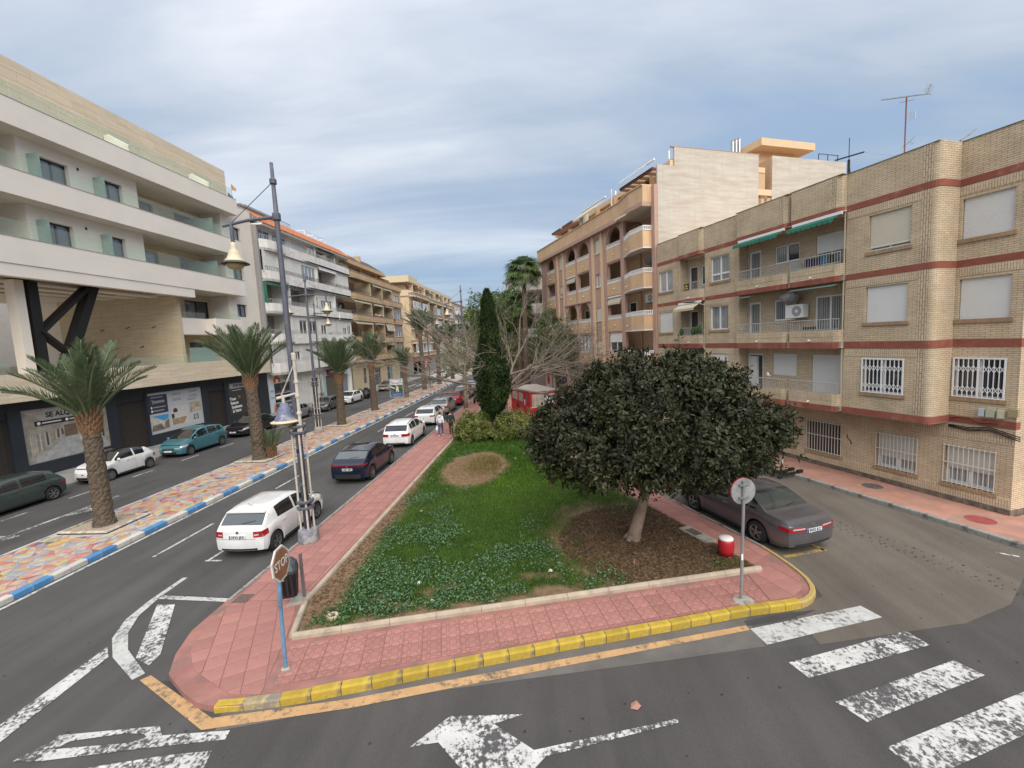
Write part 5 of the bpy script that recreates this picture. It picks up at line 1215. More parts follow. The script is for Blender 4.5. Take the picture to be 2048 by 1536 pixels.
 # flat strips and the far bay windows
 for a0, a1, ws in ((17.93,20.35, [(18.67,19.97,3.85,5.12), (18.66,19.98,6.43,7.72), (18.58,19.92,9.02,10.33)]), (22.42, S1, [(23.2,24.5,3.85,5.1), (23.2,24.5,6.43,7.7), (23.15,24.52,9.0,10.3)])):
  F.wall('wall', a0, a1,2.85, TOP, 0.0, m_brick, ws, .16)
  for (z0, z1) in Z: F.box('red_band', a0, a1,-.016,.06, z0, z1, m_bandr)
  F.box('brick_pillar', a0 + .02, a0 + .3,-.008,.05,3.11, TOP - .01, M_brick('brick_stack', BR1, BR2, MORT, 0.27,0.075, soldier=True, msize=.012))
  for f0, f1 in FL: lint(a0 + .31, a1,0.0, f1 - .28)
  for k, (b, c, z0, z1) in enumerate(ws):
   sill(b, c, z0,0.0)
   far = a0 > 20
   F.window(b, c, z0, z1,.08,2, (g_cur if not far else g_lace), m_pvc, shutter=(.96,1.0 if far else 0,0)[k], smat=m_shut, rail=.38 if (k == 2 and not far) else None)
  F.box('return_wall', a0, a0 + .05,.002,.56,2.85, TOP, m_brick); F.box('return_wall', a1 - .05, a1,.002,.56,2.85, TOP, m_brick)
 F.box('return_wall', 12.6,12.68,.003,.56,2.85, TOP, m_brick)
 F.box('end_wall', S1 - .02, S1 + .05,0.002,13,0.0, TOP, m_brick)
 # balconies
 def balcony(a0, a1, out, walls, low=2):
  F.box('recess_wall_top', a0, a1,-.0,.5,10.9, TOP, m_brick)
  for b, c in walls:
   def bow(z0, z1, mat, o=0.0, name='balcony_front', cap=False):
    m = MB(); y = -out - o
    pts = [(c, 0.02), (c, y + .12), (c - .06, y), (b + .22, y), (b + .07, y + .06), (b + .02, y + .2), (b, 0.02)]
    P = [F.X((a, yy, 0))[:2] for a, yy in pts]
    m.prism(P, z0, z1); m.build(name, mat, root)
   for (z0, z1) in Z: bow(z0, z1, m_bandr, .016, 'red_band')
   bow(10.9, TOP, m_brick)
   F.box('brick_pillar', b + .23, b + .45,-out - .008,-out + .02,10.9, TOP - .01, M_brick('brick_stack', BR1, BR2, MORT, 0.27,0.075, soldier=True, msize=.012))
   for k, (f0, f1) in enumerate(FL):
    # hollow parapet
    m = MB(); y = -out
    o_ = [(c, 0.02), (c, y + .12), (c - .06, y), (b + .22, y), (b + .07, y + .06), (b + .02, y + .2), (b, 0.02)]
    P = [Vector(F.X((a, yy, 0))[:2]) for a, yy in o_]
    zt = f0 + .48
    for q in range(len(P) - 1):
     p, r = P[q], P[q + 1]; d = (r - p).normalized(); n_ = Vector((-d.y, d.x)) * .1
     if (n_.y < 0): n_ = -n_
     m.prism([tuple(p), tuple(r), tuple(r + n_), tuple(p + n_)], f0, zt)
    m.build('balcony_parapet', m_sold if False else m_brick, root)
    F.box('brick_course', b + .24, c - .06,-out - .01,-out + .02, zt - .27, zt, m_sold)
    F.rail(b + .05, c - .05,-out + .05, zt, zt + .46, m_railg, .11)
    F.mb().cyl((b + (c - b) * .55,-out - .1, f0 + .06), (b + (c - b) * .55,-out, f0 + .08), .035, n=6).build('drain_spout', m_white, root)
  for k, (f0, f1) in enumerate(FL): F.box('balcony_slab', a0, a1,-out + .1,.6, f0 - .2, f0 + .02, m_conc); F.box('ceiling', a0, a1,-out + .1,.56, f1 + .03, f1 + .06, m_creamw)
 balcony(12.68,17.93,.25, [(12.70,14.92), (15.0,17.9)]); balcony(20.35,22.42,.18, [(20.4,22.38)])
 # recess back walls with doors and windows
 mid = [[(16.98,17.88,3.2,5.12, 'd'), (15.15,16.4,4.14,5.14, 'w'), (13.05,14.42,3.2,5.13, 'b')], [(17.15,17.86,5.8,7.69, 'd'), (15.22,16.39,6.71,7.67, 'w'), (13.03,14.34,5.8,7.63, 'b')], [(17.15,17.86,8.4,10.2, 'd'), (15.1,16.37,9.35,10.14, 'w'), (13.02,14.33,8.4,10.15, 'b')]]
 for k, (f0, f1) in enumerate(FL):
  holes = [q[:4] for q in mid[k]]
  F.wall('recess_wall', 12.68,17.93, f0, f1,.55, m_brick, holes, .1)
  F.box('brick_course', 12.7,17.9,.535,.56, f1 - .3, f1 - .03, m_sold)
  for (a0, a1, z0, z1, t) in mid[k]:
   if k == 0:
    if t == 'd': F.window(a0, a1, z0, z1,.58,1, g_dark, m_pvc); F.window(a0 + .32, a1 - .02, z0, z1 - .12,.555,1, g_dark, m_pvc, shutter=1.0, slats=False, smat=m_shut)
    else: F.window(a0, a1, z0, z1,.6,2, g_dark, m_pvc, shutter=1.0, slats=False, smat=m_shut)
   elif t == 'd': F.window(a0, a1, z0, z1,.6,1, g_cur, m_pvc, fw=.09, box=.0)
   elif t == 'w': F.window(a0, a1, z0, z1,.6,2, [g_dark, g_cur] if k == 2 else g_cur, m_pvc, fw=.06)
   else: F.window(a0, a1, z0, z1,.6,2, g_cur, m_pvc, shutter=.42 if k == 2 else 0, slats=False, smat=m_white)
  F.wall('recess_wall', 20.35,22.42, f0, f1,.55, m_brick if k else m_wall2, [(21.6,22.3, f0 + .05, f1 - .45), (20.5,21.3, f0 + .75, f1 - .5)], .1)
  F.window(21.6,22.3, f0 + .05, f1 - .45,.6,1, g_dark, m_pvc); F.window(20.5,21.3, f0 + .75, f1 - .5,.6,1, g_dark, m_pvc)
 F.box('balcony_divider', 14.95,15.0,-.15,.5,8.3,9.2, m_railg)
 aw1 = F.awning(15.2,17.7,-.2,10.62,.45,.16, m_green); aw2 = F.awning(12.72,14.75,-.2,10.62,.45,.16, m_green)
 F.awning(20.5,22.3,-.15,8.02,.5,.28, M('awning_cream', (0.52,0.46,0.34), .8))
 for a0, a1 in ((12.8,14.8), (16.9,17.7)): F.mb().add([(a0,-.2,7.98), (a1,-.2,7.98), (a1,-.5,7.9), (a0,-.5,7.9)], [(0,1,2,3)]).build('awning', M('awning_seagreen', (0.10,0.18,0.15), .8), root)
 F.ac(15.0,.5,6.78,.85,.58); F.mb().sphere((15.25,.15,7.7), (.5,.25,.28), 10,6).build('ac_cover', M('tarp_grey', (0.22,0.21,0.20), .8, var=.2, vscale=8, bump=.6), root)
 b = F.box('sale_board', 21.45,21.85,-.2,-.17,8.82,9.2, M('board_black', (.02,.018,.017), .4));
 for z, w in ((9.08,.1), (9.0,.28), (8.88,.3)): F.mb().quad((21.65 - w / 2,-.205, z), (21.65 + w / 2,-.205, z), (21.65 + w / 2,-.205, z + .05), (21.65 - w / 2,-.205, z + .05)).build('board_line', m_inky, b)
 for a, c in ((14.2, (0.02,0.02,0.10)), (13.95, (0.015,0.015,0.03)), (13.7, (0.03,0.025,0.08)), (13.45, (0.05,0.16,0.30)), (13.2, (0.02,0.02,0.02))):
  F.mb().box(a - .11, a + .1,-.12,-.08,8.82 + random.uniform(0,.04), 9.18).build('washing', M('cloth_%d' % int(a * 100), c, .9, var=.3, vscale=9), root)
 for a in (20.6,20.9,21.2,22.2): F.mb().sphere((a, -.12,6.45 + random.uniform(-.1,.15)), (.16,.12,.25), 7,5).build('pot_plant', M('plant_green', (0.04,0.08,0.02), .8, var=.5, vscale=12), root)
 F.box('washing_basket', 14.0,14.4,-.05,.2,6.2,6.35, m_navy)
 # ground floor
 gw = [(8.52,9.85,.72,2.07), (10.64,12.02,.72,2.08), (13.39,14.95,.72,2.12), (15.55,17.15,.72,2.12), (18.2,19.8,.72,2.1), (21,22.6,.72,2.1)]
 F.wall('ground_wall', S0, S1,0.28,2.85,1.0, m_brick, gw, .2)
 F.box('stone_base', S0 - .03, S1,.93,1.3,-.02,.30, m_stone)
 for k in range(34):
  w = random.uniform(.2,.34); a = S0 + .02 + k * .3
  F.mb().extr([(a, 0.0), (a + w, random.uniform(-.01,.02)), (a + w - .02, random.uniform(.2,.29)), (a + .03, random.uniform(.22,.3))], .90,.95).build('stone', m_stone, root)
 F.box('brick_course', S0 + .02, S1,.985,1.02,.30,.62, m_sold); F.box('brick_course', S0 + .02, S1,.985,1.02,2.36,2.66, m_sold)
 F.box('bay_soffit', 9.8, S1,0.02,1.0,2.84,2.87, m_bandr)
 for k, (a0, a1, z0, z1) in enumerate(gw):
  sill(a0, a1, z0,1.0)
  if k < 2: F.window(a0, a1, z0, z1,1.14,2, g_lace, m_pvc, shutter=.6 if k == 0 else .68, slats=False, smat=m_shutc if False else M('shutter_grey', (0.56,0.55,0.50), .6), fw=.09)
  else: F.box('window_back', a0, a1,1.17,1.2, z0, z1, M('lath_dark', (0.075,0.055,0.045), .8, var=.3, vscale=9, stretch=(1,1,.05)))
  g = F.mb(); n = int((a1 - a0) / .125)
  for q in range(n + 1): g.box(a0 + (a1 - a0) * q / n - .009, a0 + (a1 - a0) * q / n + .009,.955,.975, z0 - .02, z1 + .03)
  for z in (z0 + .05, z0 + (z1 - z0) * .55, z1 - .02): g.box(a0 - .02, a1 + .02,.95,.98, z - .012, z + .012)
  g.build('window_bars', M('bars_cream', (0.66,0.63,0.55), .5), root)
 # side face at the corner
 F.wall('side_wall', S0, S0 + .02,0,.1,1.0, m_brick); F.box('side_wall', S0 - .004, S0 + .3,1.004,13,0.28, TOP, m_brick)
 F.box('side_base', S0 - .03, S0 + .3,1.31,13,-.02,.28, m_stone)
 # meters and cables by the corner
 for a0, a1, z0, z1, c in ((8.82,8.96,3.2,3.46, (0.46,0.53,0.56)), (8.58,8.78,3.2,3.47, (0.42,0.45,0.33)), (8.36,8.51,3.2,3.46, (0.55,0.53,0.38)), (8.04,8.26,3.28,3.53, (0.36,0.29,0.16))):
  F.box('meter_box', a0, a1,.87,.985, z0, z1, M('meter_%d' % int(a0 * 100), c, .5))
 for k in range(3):
  F.mb().tube([(9.75,.95,2.78 - .03 * k), (9.2,.93,2.76 - .05 * k), (8.7,.93,2.86 - .05 * k), (8.1,.93,2.7 - .06 * k), (7.98,.95,2.66 - .06 * k)], .018,5).build('cable', m_black, root)
 F.mb().tube([(9.72,.96,3.0), (9.5,.93,3.06), (9.2,.93,3.06), (9.0,.93,2.95), (8.5,.93,3.0)], .014,5).build('cable', m_black, root)
 F.mb().tube([(13.16,.99,1.75), (13.1,.96,1.6), (12.98,.97,1.5), (12.97,.97,1.36)], .014,5).build('cable', m_black, root)
 F.mb().tube([(12.73,-.03,2.9), (12.73,-.03,11.9)], .03,6).build('downpipe', m_brick if False else M('pipe_cream', (0.45,0.37,0.25), .6), root)
 F.mb().tube([(20.38,-.03,.2), (20.38,-.03,8.0)], .03,6).build('downpipe', M('pipe_cream', (0.45,0.37,0.25), .6), root)
 # coping with dark weather stains
 F.box('coping', S0 - .02,9.8,.985,1.25, TOP, TOP + .03, M('coping_stained', (0.16,0.12,0.075), .95, var=.4, vscale=4))
 for a0, a1, y in ((9.85,12.68,-.012), (12.70,14.92,-.262), (15.0,17.9,-.262), (17.93,20.35,-.012), (20.4,22.38,-.19), (22.42, S1,-.012)): F.box('coping', a0, a1, y, y + .26, TOP, TOP + .03, M('coping_stained', (0.16,0.12,0.075), .95, var=.4, vscale=4))
 F.box('parapet_back', S0, S1,1.2,1.4,11.4, TOP, m_brick); F.box('roof', S0 + .1, S1,1.42,13,11.3,11.42, m_conc)
building_b()
# things standing on that roof
def mast_antenna():
 t = thing('television_antenna', 'tall television antenna with long ribbed boom above the brick corner bay', 'antenna', sd(12.3,20.0,11.4))
 MB().cyl((0,0,0), (0,0,3.5), .025, n=6).build('mast', M('rust_red', (0.22,0.10,0.08), .8), t)
 d = Vector((-U2[0], -U2[1])) * -1
 b = MB(); u = Vector((U2[0], U2[1], 0)); n = Vector((N2[0], N2[1], 0))
 p = lambda a, z, o=0.0: tuple(u * a + n * o + Vector((0,0, z)))
 b.tube([p(.88,3.86), p(-.72,3.26)], .018,5)
 for k in range(16):
  a = .84 - k * .085; z = 3.845 - k * .0315
  b.tube([p(a, z, -.14), p(a, z, .14)], .008,4)
 for s_ in (.28,-.1): b.tube([p(-.66,3.3), p(-.78,3.3 + s_ * 1.0)], .012,4)
 for k in range(5): b.tube([p(-.68 - .02 * k, 3.34 + .05 * k, -.2), p(-.68 - .02 * k, 3.34 + .05 * k, .2)], .008,4)
 b.tube([p(.25,3.5), p(.2,3.42), p(-.25,3.3), p(-.25,3.42)], .01,4)
 b.build('yagi_boom', m_alu, t)
 g = MB(); g.box(-.02,.0,0,0,0,0) if False else None
 for k in range(6): g.tube([p(-.08,2.62 + .05 * k), p(-.32,2.60 + .05 * k)], .006,4)
 for k in range(3): g.tube([p(-.08 - .12 * k, 2.6), p(-.08 - .12 * k, 2.88)], .006,4)
 g.build('panel_grid', m_alu, t)
 g = MB(); g.tube([p(0.1,1.72), p(-.1,1.78), p(-.32,1.95)], .012,5); g.tube([p(-.1,1.85), p(-.3,1.7), p(-.2,1.7)], .008,4); g.build('lower_arm', m_alu, t)
mast_antenna()
def small_antenna():
 t = thing('television_antenna', 'small tilted antenna just behind the parapet near the right edge', 'antenna', sd(10.75,20.3,11.4))
 MB().cyl((0,0,0), (0,0,1.3), .02, n=6).build('mast', M('rust_red', (0.22,0.10,0.08), .8), t)
 u = Vector((U2[0], U2[1], 0)); p = lambda a, z: tuple(u * a + Vector((0,0, z)))
 b = MB(); b.tube([p(.12,1.2), p(-.45,1.5)], .016,5); b.tube([p(.1,1.3), p(-.3,1.36)], .01,4); b.tube([p(.02,1.25), p(.02,1.0)], .01,4); b.build('boom', M('antenna_pale', (0.5,0.45,0.42), .6), t)
small_antenna()
def clothes_frame():
 t = thing('clothes_line_post', 'dark steel T post with clothes lines on the brick building roof', 'clothes line', sd(14.4,20.0,11.4))
 u = Vector((U2[0], U2[1], 0)); n = Vector((N2[0], N2[1], 0)); p = lambda a, z, o=0.0: tuple(u * a + n * o + Vector((0,0, z)))
 MB().cyl((0,0,0), (0,0,2.05), .05, n=8).build('post', m_black, t); MB().tube([p(0,2.05), p(0,2.95)], .015,5).build('rod', m_black, t)
 MB().tube([p(.6,2.36 - .1), p(-.62,2.22 - .1)], .03,6).build('crossbar', m_black, t)
 l = MB()
 for a, z in ((-.6,2.12), (-.3,1.95), (-.15,1.9), (.1,1.7)): l.tube([p(a, z), p(-2.2,1.25,.4)], .006,3)
 l.build('line', m_alu, t); MB().tube([p(0,2.0), p(-.3,.1)], .01,4).build('brace', m_black, t)
clothes_frame()
_t = thing('satellite_dish', 'round grey satellite dish peeking over the brick parapet', 'satellite dish', sd(16.3,20.5,11.4))
MB().cyl((0,0,0), (0,0,.9), .025, n=6).build('mast', m_alu, _t); _o = MB().lathe([(.0,-.04), (.25,0.0), (.42,.1), (.4,.1), (.24,.02)], (0,0,0), 16).build('dish', m_railg, _t)
_o.rotation_euler = (math.radians(70), 0, math.radians(-30)); _o.location = (0,0,1.0)
_g = thing('gull', 'grey and white gull perched on the white balcony rail', 'bird', sd(15.95,17.42,4.09), RB)
MB().sphere((0,0,.11), (.06,.13,.07), 10,6).sphere((0,-.09,.19), (.04,.05,.04), 8,5).add([(-.012,-.13,.19), (.012,-.13,.19), (0,-.19,.18)], [(0,1,2)]).cyl((0,0,0), (0,0,.06), .01, n=5).build('body', m_white, _g)
MB().sphere((0,.03,.13), (.068,.13,.055), 10,6).build('wing', M('wing_grey', (.16,.17,.19), .8), _g)
_sl = thing('street_lamp', 'slim grey wall lamp arm over the far brick balcony', 'street lamp', sd(20.4,17.57,7.85), RB)
MB().tube([(0,0,0), (0,-.5,.15), (.1,-.95,.18)], .03,6).build('arm', m_railg, _sl); MB().sphere((.2,-1.2,.17), (.16,.42,.07), 10,6).build('lamp_head', M('lamp_dark', (.10,.11,.12), .5), _sl)
# ================================================================== C: orange building with arcaded loggias
m_or = M('stucco_orange', (0.64,0.43,0.26), 0.9, var=0.06, vscale=1.2, streak=0.22)
m_orl = M('stucco_apricot', (0.67,0.49,0.31), 0.9, var=0.05)
m_mau = M('stucco_mauve', (0.46,0.30,0.235), 0.9, var=0.06)
m_orin = M('loggia_orange', (0.52,0.35,0.21), 0.9, var=0.05)
m_gable = M('gable_render', (0.53,0.485,0.42), 0.95, var=0.09, vscale=1.2, stretch=(.6,.6,5), streak=.12, dirt=(0.44,0.37,0.30), dscale=.9, dlo=.42, dhi=.7)
def building_c():
 root = thing('apartment_building', 'orange apartment building with mauve pilasters, arched loggias and white balustrades', 'building', sd(0,17.6), RB)
 F = Facade(root, 0,-1); S0, S1 = 24.75,45.4
 rails = (5.28,7.96,10.72,13.42); bots = (4.2,6.72,9.5,12.08); ceil = (6.6,9.38,11.95,14.6)
 F.box('core', S0 + .1, S1,1.7,14,0,15.5, m_orin)
 F.box('roof_body', S0 + .1, S1 - 1.5,2.2,9,15.4,17.1, m_orin)
 loggias = [(29.0,31.1, 'B'), (34.2,36.4, 'C'), (36.8,38.9, 'D'), (41.85,43.8, 'E')]
 # wall between openings
 holes = []
 for a0, a1, t in loggias:
  for k in range(4):
   z0 = rails[k] - .32
   if k == 0 and t in 'BC': z0 = rails[0] - .3
   holes.append((a0, a1, z0, ceil[k]))
 for k in range(4):
  holes.append((32.1,33.05, rails[k] - .28, rails[k] + .78)); holes.append((39.7,40.55, rails[k] - .28, rails[k] + .78))
 F.wall('wall', 28.9,44.1,4.2,15.0,0.0, m_mau, holes, .25)
 F.box('far_corner', 44.1, S1,.02,2,4.2,15.0, m_mau)
 # arch heads
 def arch(a0, a1, zc, name='arch'):
  m = F.mb(); r = (a1 - a0) / 2 - .03; c = (a0 + a1) / 2; zs = zc - r
  N_ = 14
  for k in range(N_):
   t0, t1 = math.pi * k / N_, math.pi * (k + 1) / N_
   p0 = (c + r * math.cos(t0), zs + r * math.sin(t0)); p1 = (c + r * math.cos(t1), zs + r * math.sin(t1))
   m.quad((p0[0], -.012, p0[1]), (p1[0], -.012, p1[1]), (p1[0], -.012, zc + .02), (p0[0], -.012, zc + .02))
   m.quad((p0[0], -.012, p0[1]), (p1[0], -.012, p1[1]), (p1[0], .26, p1[1]), (p0[0], .26, p0[1]))
  for sgn in (1,-1): m.quad((c + sgn * r, -.012, zs), (c + sgn * (r + .04), -.012, zs), (c + sgn * (r + .04), -.012, zc + .02), (c + sgn * r, -.012, zc + .02))
  m.build(name, m_mau, root)
 for a0, a1, t in loggias:
  arch(a0, a1,14.6)
  if t in 'CD': arch(a0, a1,9.38)
  for k in range(4):
   F.box('balcony_front', a0 - .04, a1 + .04,-.05,.1, bots[k], rails[k] - .3, m_or)
   F.box('balustrade_base', a0, a1,-.06,.08, rails[k] - .3, rails[k] - .24, m_white); F.box('balustrade_top', a0, a1,-.07,.09, rails[k] - .05, rails[k], m_white)
   b = F.mb(); n = int((a1 - a0) / .13)
   for q in range(n + 1): b.box(a0 + (a1 - a0) * q / n - .035, a0 + (a1 - a0) * q / n + .035,-.04,.05, rails[k] - .24, rails[k] - .05)
   b.build('balustrade', m_white, root)
   F.box('loggia_back', a0 - .1, a1 + .1,1.5,1.6, bots[k], ceil[k] + .2, m_orin)
   F.mb().cyl(((a0 + a1) / 2,-.15, bots[k] + .45), ((a0 + a1) / 2,-.04, bots[k] + .47), .05, n=6).build('drain_spout', m_white, root)
   if k and (k + ord(t)) % 2: F.window(a0 + .3, a0 + 1.3, bots[k] + .4, ceil[k] - .5,1.42,1, g_dark, m_pvc)
 F.ac(30.4,1.45,13.6,1.0,.6); F.ac(35.0,1.45,13.75,.8,.5); F.ac(34.8,1.45,11.2,.8,.5)
 F.awning(29.1,31.0,.02,9.33,.15,.42, M('awning_cream', (0.52,0.46,0.34), .8)); F.awning(36.9,38.8,.02,11.95,.1,.35, M('awning_cream', (0.52,0.46,0.34), .8), False)
 F.window(29.05,31.05,4.98,6.6,.1,2, g_dark, m_pvc, shutter=.45, slats=False, smat=m_white); F.window(34.25,36.35,4.98,6.6,.1,3, [M('pane_blind', (0.42,0.43,0.42), .4)], m_pvc)
 F.mb().lathe([(.12,0), (.14,.3), (.05,.34), (.05,.5)], F.X((35.0,.6,7.7)), 10).build('lantern', m_white, root)
 # strips of windows
 for a0, a1, c in ((31.75,33.55,32.57), (39.35,41.1,40.12)):
  for e in (a0, a1 - .32): F.box('pilaster', e, e + .32,-.1,.05,4.2,14.6, m_orl)
  for k in range(4):
   q = (c - .48, c + .48, rails[k] - .28, rails[k] + .78)
   F.window(q[0], q[1], q[2], q[3], .1,2, g_lace, m_pvc, shutter=0 if (k == 2 and c < 35) else (.7 if k == 2 else 1.0), slats=False, smat=M('shutter_ivory', (0.60,0.57,0.47), .5)); F.box('window_sill', q[0] - .05, q[1] + .05,-.06,.1, q[2] - .06, q[2], m_white)
   if k == 3:
    m = F.mb(); N_ = 8
    for w in range(N_):
     t0, t1 = math.pi * w / N_, math.pi * (w + 1) / N_
     m.quad((c + .55 * math.cos(t0), -.05, q[3] + .05 + .18 * math.sin(t0)), (c + .55 * math.cos(t1), -.05, q[3] + .05 + .18 * math.sin(t1)), (c + .7 * math.cos(t1), -.05, q[3] + .1 + .28 * math.sin(t1)), (c + .7 * math.cos(t0), -.05, q[3] + .1 + .28 * math.sin(t0)))
    m.build('window_hood', m_orl, root)
 for a in (31.2,36.6,39.0,44.0): F.box('pilaster', a - .1, a + .12,-.09,.04,4.2,14.6, m_mau)
 F.box('pilaster', 28.45,28.95,-.12,.1,4.2,14.6, m_mau); F.box('pilaster', S0,25.1,-.1,1.7,2.0,15.9, m_mau)
 F.box('string_course', 34.0,39.3,-.13,.04,9.38,9.5, m_mau)
 # rounded end balconies next to the gable
 for k in range(4):
  pts = [(25.1,.1), (25.12,-.75), (26.6,-.78), (28.5,-.12), (28.5,.1)]
  P = [F.X((a, y, 0))[:2] for a, y in pts]
  MB().prism(P, bots[k] - .1, bots[k] + .02).build('balcony_slab', m_creamw, root)
  m = MB()
  for q in range(3):
   (xa, ya), (xb, yb) = P[q], P[q + 1]
   if q == 0: continue
   m.quad((xa, ya, bots[k]), (xb, yb, bots[k]), (xb, yb, rails[k] - .3), (xa, ya, rails[k] - .3)); m.quad((xa, ya + .15, bots[k]), (xb, yb + .15, bots[k]), (xb, yb + .15, rails[k] - .3), (xa, ya + .15, rails[k] - .3))
  m.quad((*P[0], bots[k]), (*P[1], bots[k]), (*P[1], rails[k] - .3), (*P[0], rails[k] - .3))
  m.build('balcony_front', m_or, root)
  bl = MB()
  for q in (0,1,2):
   (xa, ya), (xb, yb) = P[q], P[q + 1]; L_ = math.hypot(xb - xa, yb - ya); n = int(L_ / .14)
   for z0, z1 in ((-.3,-.24), (-.05,0)): bl.tube([(xa, ya + .05, rails[k] + (z0 + z1) / 2), (xb, yb + .05, rails[k] + (z0 + z1) / 2)], .045,4)
   for w in range(n): bl.box(xa + (xb - xa) * w / n - .03, xa + (xb - xa) * w / n + .03, ya + (yb - ya) * w / n + .02, ya + (yb - ya) * w / n + .08, rails[k] - .25, rails[k] - .04)
  bl.build('balustrade', m_white, root)
  F.box('loggia_back', 25.1,28.5,1.4,1.5, bots[k], ceil[k] + .2, m_orin); F.window(25.3,25.9, bots[k] + .3, ceil[k] - .3,1.33,1, g_lace, m_pvc)
  if k in (1,2): F.ac(27.2 if k == 1 else 26.9,1.4, ceil[k] - .75,.9,.6)
  if k == 2: F.mb().sphere((26.9,1.0, ceil[k] - .4), (.55,.3,.35), 8,5).build('ac_cover', M('tarp_grey', (0.22,0.21,0.20), .8, var=.2, vscale=8, bump=.6), root)
  F.mb().cyl((27.6,-.55, bots[k] + .3), (27.6,-.4, bots[k] + .32), .05, n=6).build('drain_spout', m_white, root)
 F.box('ceiling', 25.1,28.6,-.75,1.5,14.6,14.7, m_creamw)
 # long terrace parapet
 P = [F.X((a, y, 0))[:2] for a, y in ((S0 + .3,2), (S0 + .3,-.8), (26.6,-.85), (28.6,-.42), (45.6,-.42), (46.3,.2), (46.3,2))]
 MB().prism(P, 14.62,14.9).build('cornice', m_mau, root); MB().prism([(x, y + .05) for x, y in P], 14.9,15.9).build('terrace_parapet', m_or, root); MB().prism([(x, y - .02) for x, y in P], 15.9,15.96).build('coping', m_orl, root)
 # penthouse with pergola, awnings, white posts
 F.box('penthouse_roof', S0 + .1, S1 - 1.2,1.2,9,17.15,17.5, m_orl); F.box('attic_parapet', S0 + .1, S1 - 1.5,2.4,8,17.5,18.2, m_or)
 for a in (26.5,29.6,31.5,34.4,37.2,40.0,42.6): F.box('pier', a - .18, a + .18,.9,2.2,15.9,17.15, m_orin)
 for a0, a1 in ((25.2,29.2), (37.6,39.8), (40.3,42.4)):
  for q in range(6): F.box('pergola_beam', a0 + (a1 - a0) * q / 5, a0 + (a1 - a0) * q / 5 + .1,.2,2.2,16.95,17.1, M('wood_dark', (0.13,0.055,0.03), .7))
  F.box('pergola_beam', a0, a1,.1,.22,16.93,17.12, M('wood_dark', (0.13,0.055,0.03), .7))
 F.awning(25.2,29.4,.3,17.55,.6,.3, m_white, False, val=.1); F.awning(31.4,35.6,.2,17.2,.9,.75, M('awning_cream', (0.52,0.46,0.34), .8))
 F.box('post', 29.9,29.98,-.2,-.12,15.9,17.3, m_white); F.box('white_unit', 34.6,35.4,-.2,.3,15.9,16.9, m_white)
 for a in (30.5,33.5,38.2): F.box('vent_pipe', a, a + .1,2.3,2.4,17.5,18.5, m_white)
 for a in (25.6,26.3): F.box('post', a, a + .1,2.2,2.3,18.2,18.75, m_white)
 # gable end, bare render
 G = MB(F.X)
 def panel(y0, y1, z0, z1): F.box('gable_wall', S0 - .02, S0 + .1, y0, y1, z0, z1, m_gable)
 panel(.15,1.45,0,17.1); panel(1.45,8.3,0,18.25); panel(9.5,16.5,0,18.3)
 F.box('gable_edge', S0 - .015, S0 + .1,1.2,8.4,18.25,18.32, m_bandd); F.box('lightwell_back', S0 + 1.2, S0 + 1.4,8.3,9.5,0,17.6, m_orl)
 for y0 in (8.35,8.9): F.box('lightwell_pier', S0 + .1, S0 + .3, y0, y0 + .3,5,15.6, m_orl)
 F.box('lightwell_beam', S0, S0 + .3,8.3,9.5,15.6,16.0, m_orl)
 F.box('gable_body', S0 + .1, S0 + 5,9.5,16.5,0,18.2, m_orin)
 F.box('stair_tower', S0 + 1.5, S0 + 6,9.9,13.2,17.5,19.25, m_or); F.box('tower_roof', S0 + .6, S0 + 8.0,9.2,14.2,19.25,19.75, m_orl)
 for q in range(3): F.mb().tube([(S0 + 2.5,8.5 + q * .3,17.5), (S0 + 2.5,8.5 + q * .3,20.2 + q * .12), (S0 + 2.5,8.45 + q * .3,20.3 + q * .12)], .12,8).build('flue_pipe', m_alu, root)
 F.rail(S0 + .8, S0 + .85,14.5,18.3,19.0, m_raild) if False else None
 r = F.mb()
 for y0 in (14.3,15.2,16.2): r.box(S0 + .4, S0 + .44, y0, y0 + .04,18.2,18.95)
 r.box(S0 + .4, S0 + .44,14.3,16.3,18.92,18.96); r.build('railing', m_raild, root)
 # ground floor: shops under a ledge
 F.box('ledge', S0 + .3,45.8,-.6,.1,4.05,4.2, m_mau)
 F.wall('shop_wall', S0, S1,0,4.05,.2, m_orin, [(26,29,.1,3), (30.5,34,.1,3), (36,38.4,.1,3), (40,43.5,.1,3)], .3)
 for a0, a1 in ((26,29), (30.5,34), (36,38.4), (40,43.5)): F.window(a0, a1,.1,3,.3,2, g_dark, m_alu)
 F.box('fascia', 39.5,44.8,.05,.19,2.95,3.6, M('fascia_yellow', (0.55,0.43,0.20), .6)); F.box('fascia', 36,38.6,.05,.19,3.1,3.8, M('fascia_teal', (0.03,0.18,0.22), .6))
 b = F.box('shop_banner', 44.0,45.3,.0,.15,.4,2.9, M('banner_white', (0.55,0.50,0.48), .6)); F.mb().poly([(44.65 + .42 * math.cos(k * math.pi / 6), -.01,1.9 + .55 * math.sin(k * math.pi / 6)) for k in range(12)]).build('banner_mark', M('ink_crimson', (0.33,0.02,0.05), .6), b)
 F.box('far_side', S1, S1 + .1,0.0,14,0,15.0, m_or)
building_c()
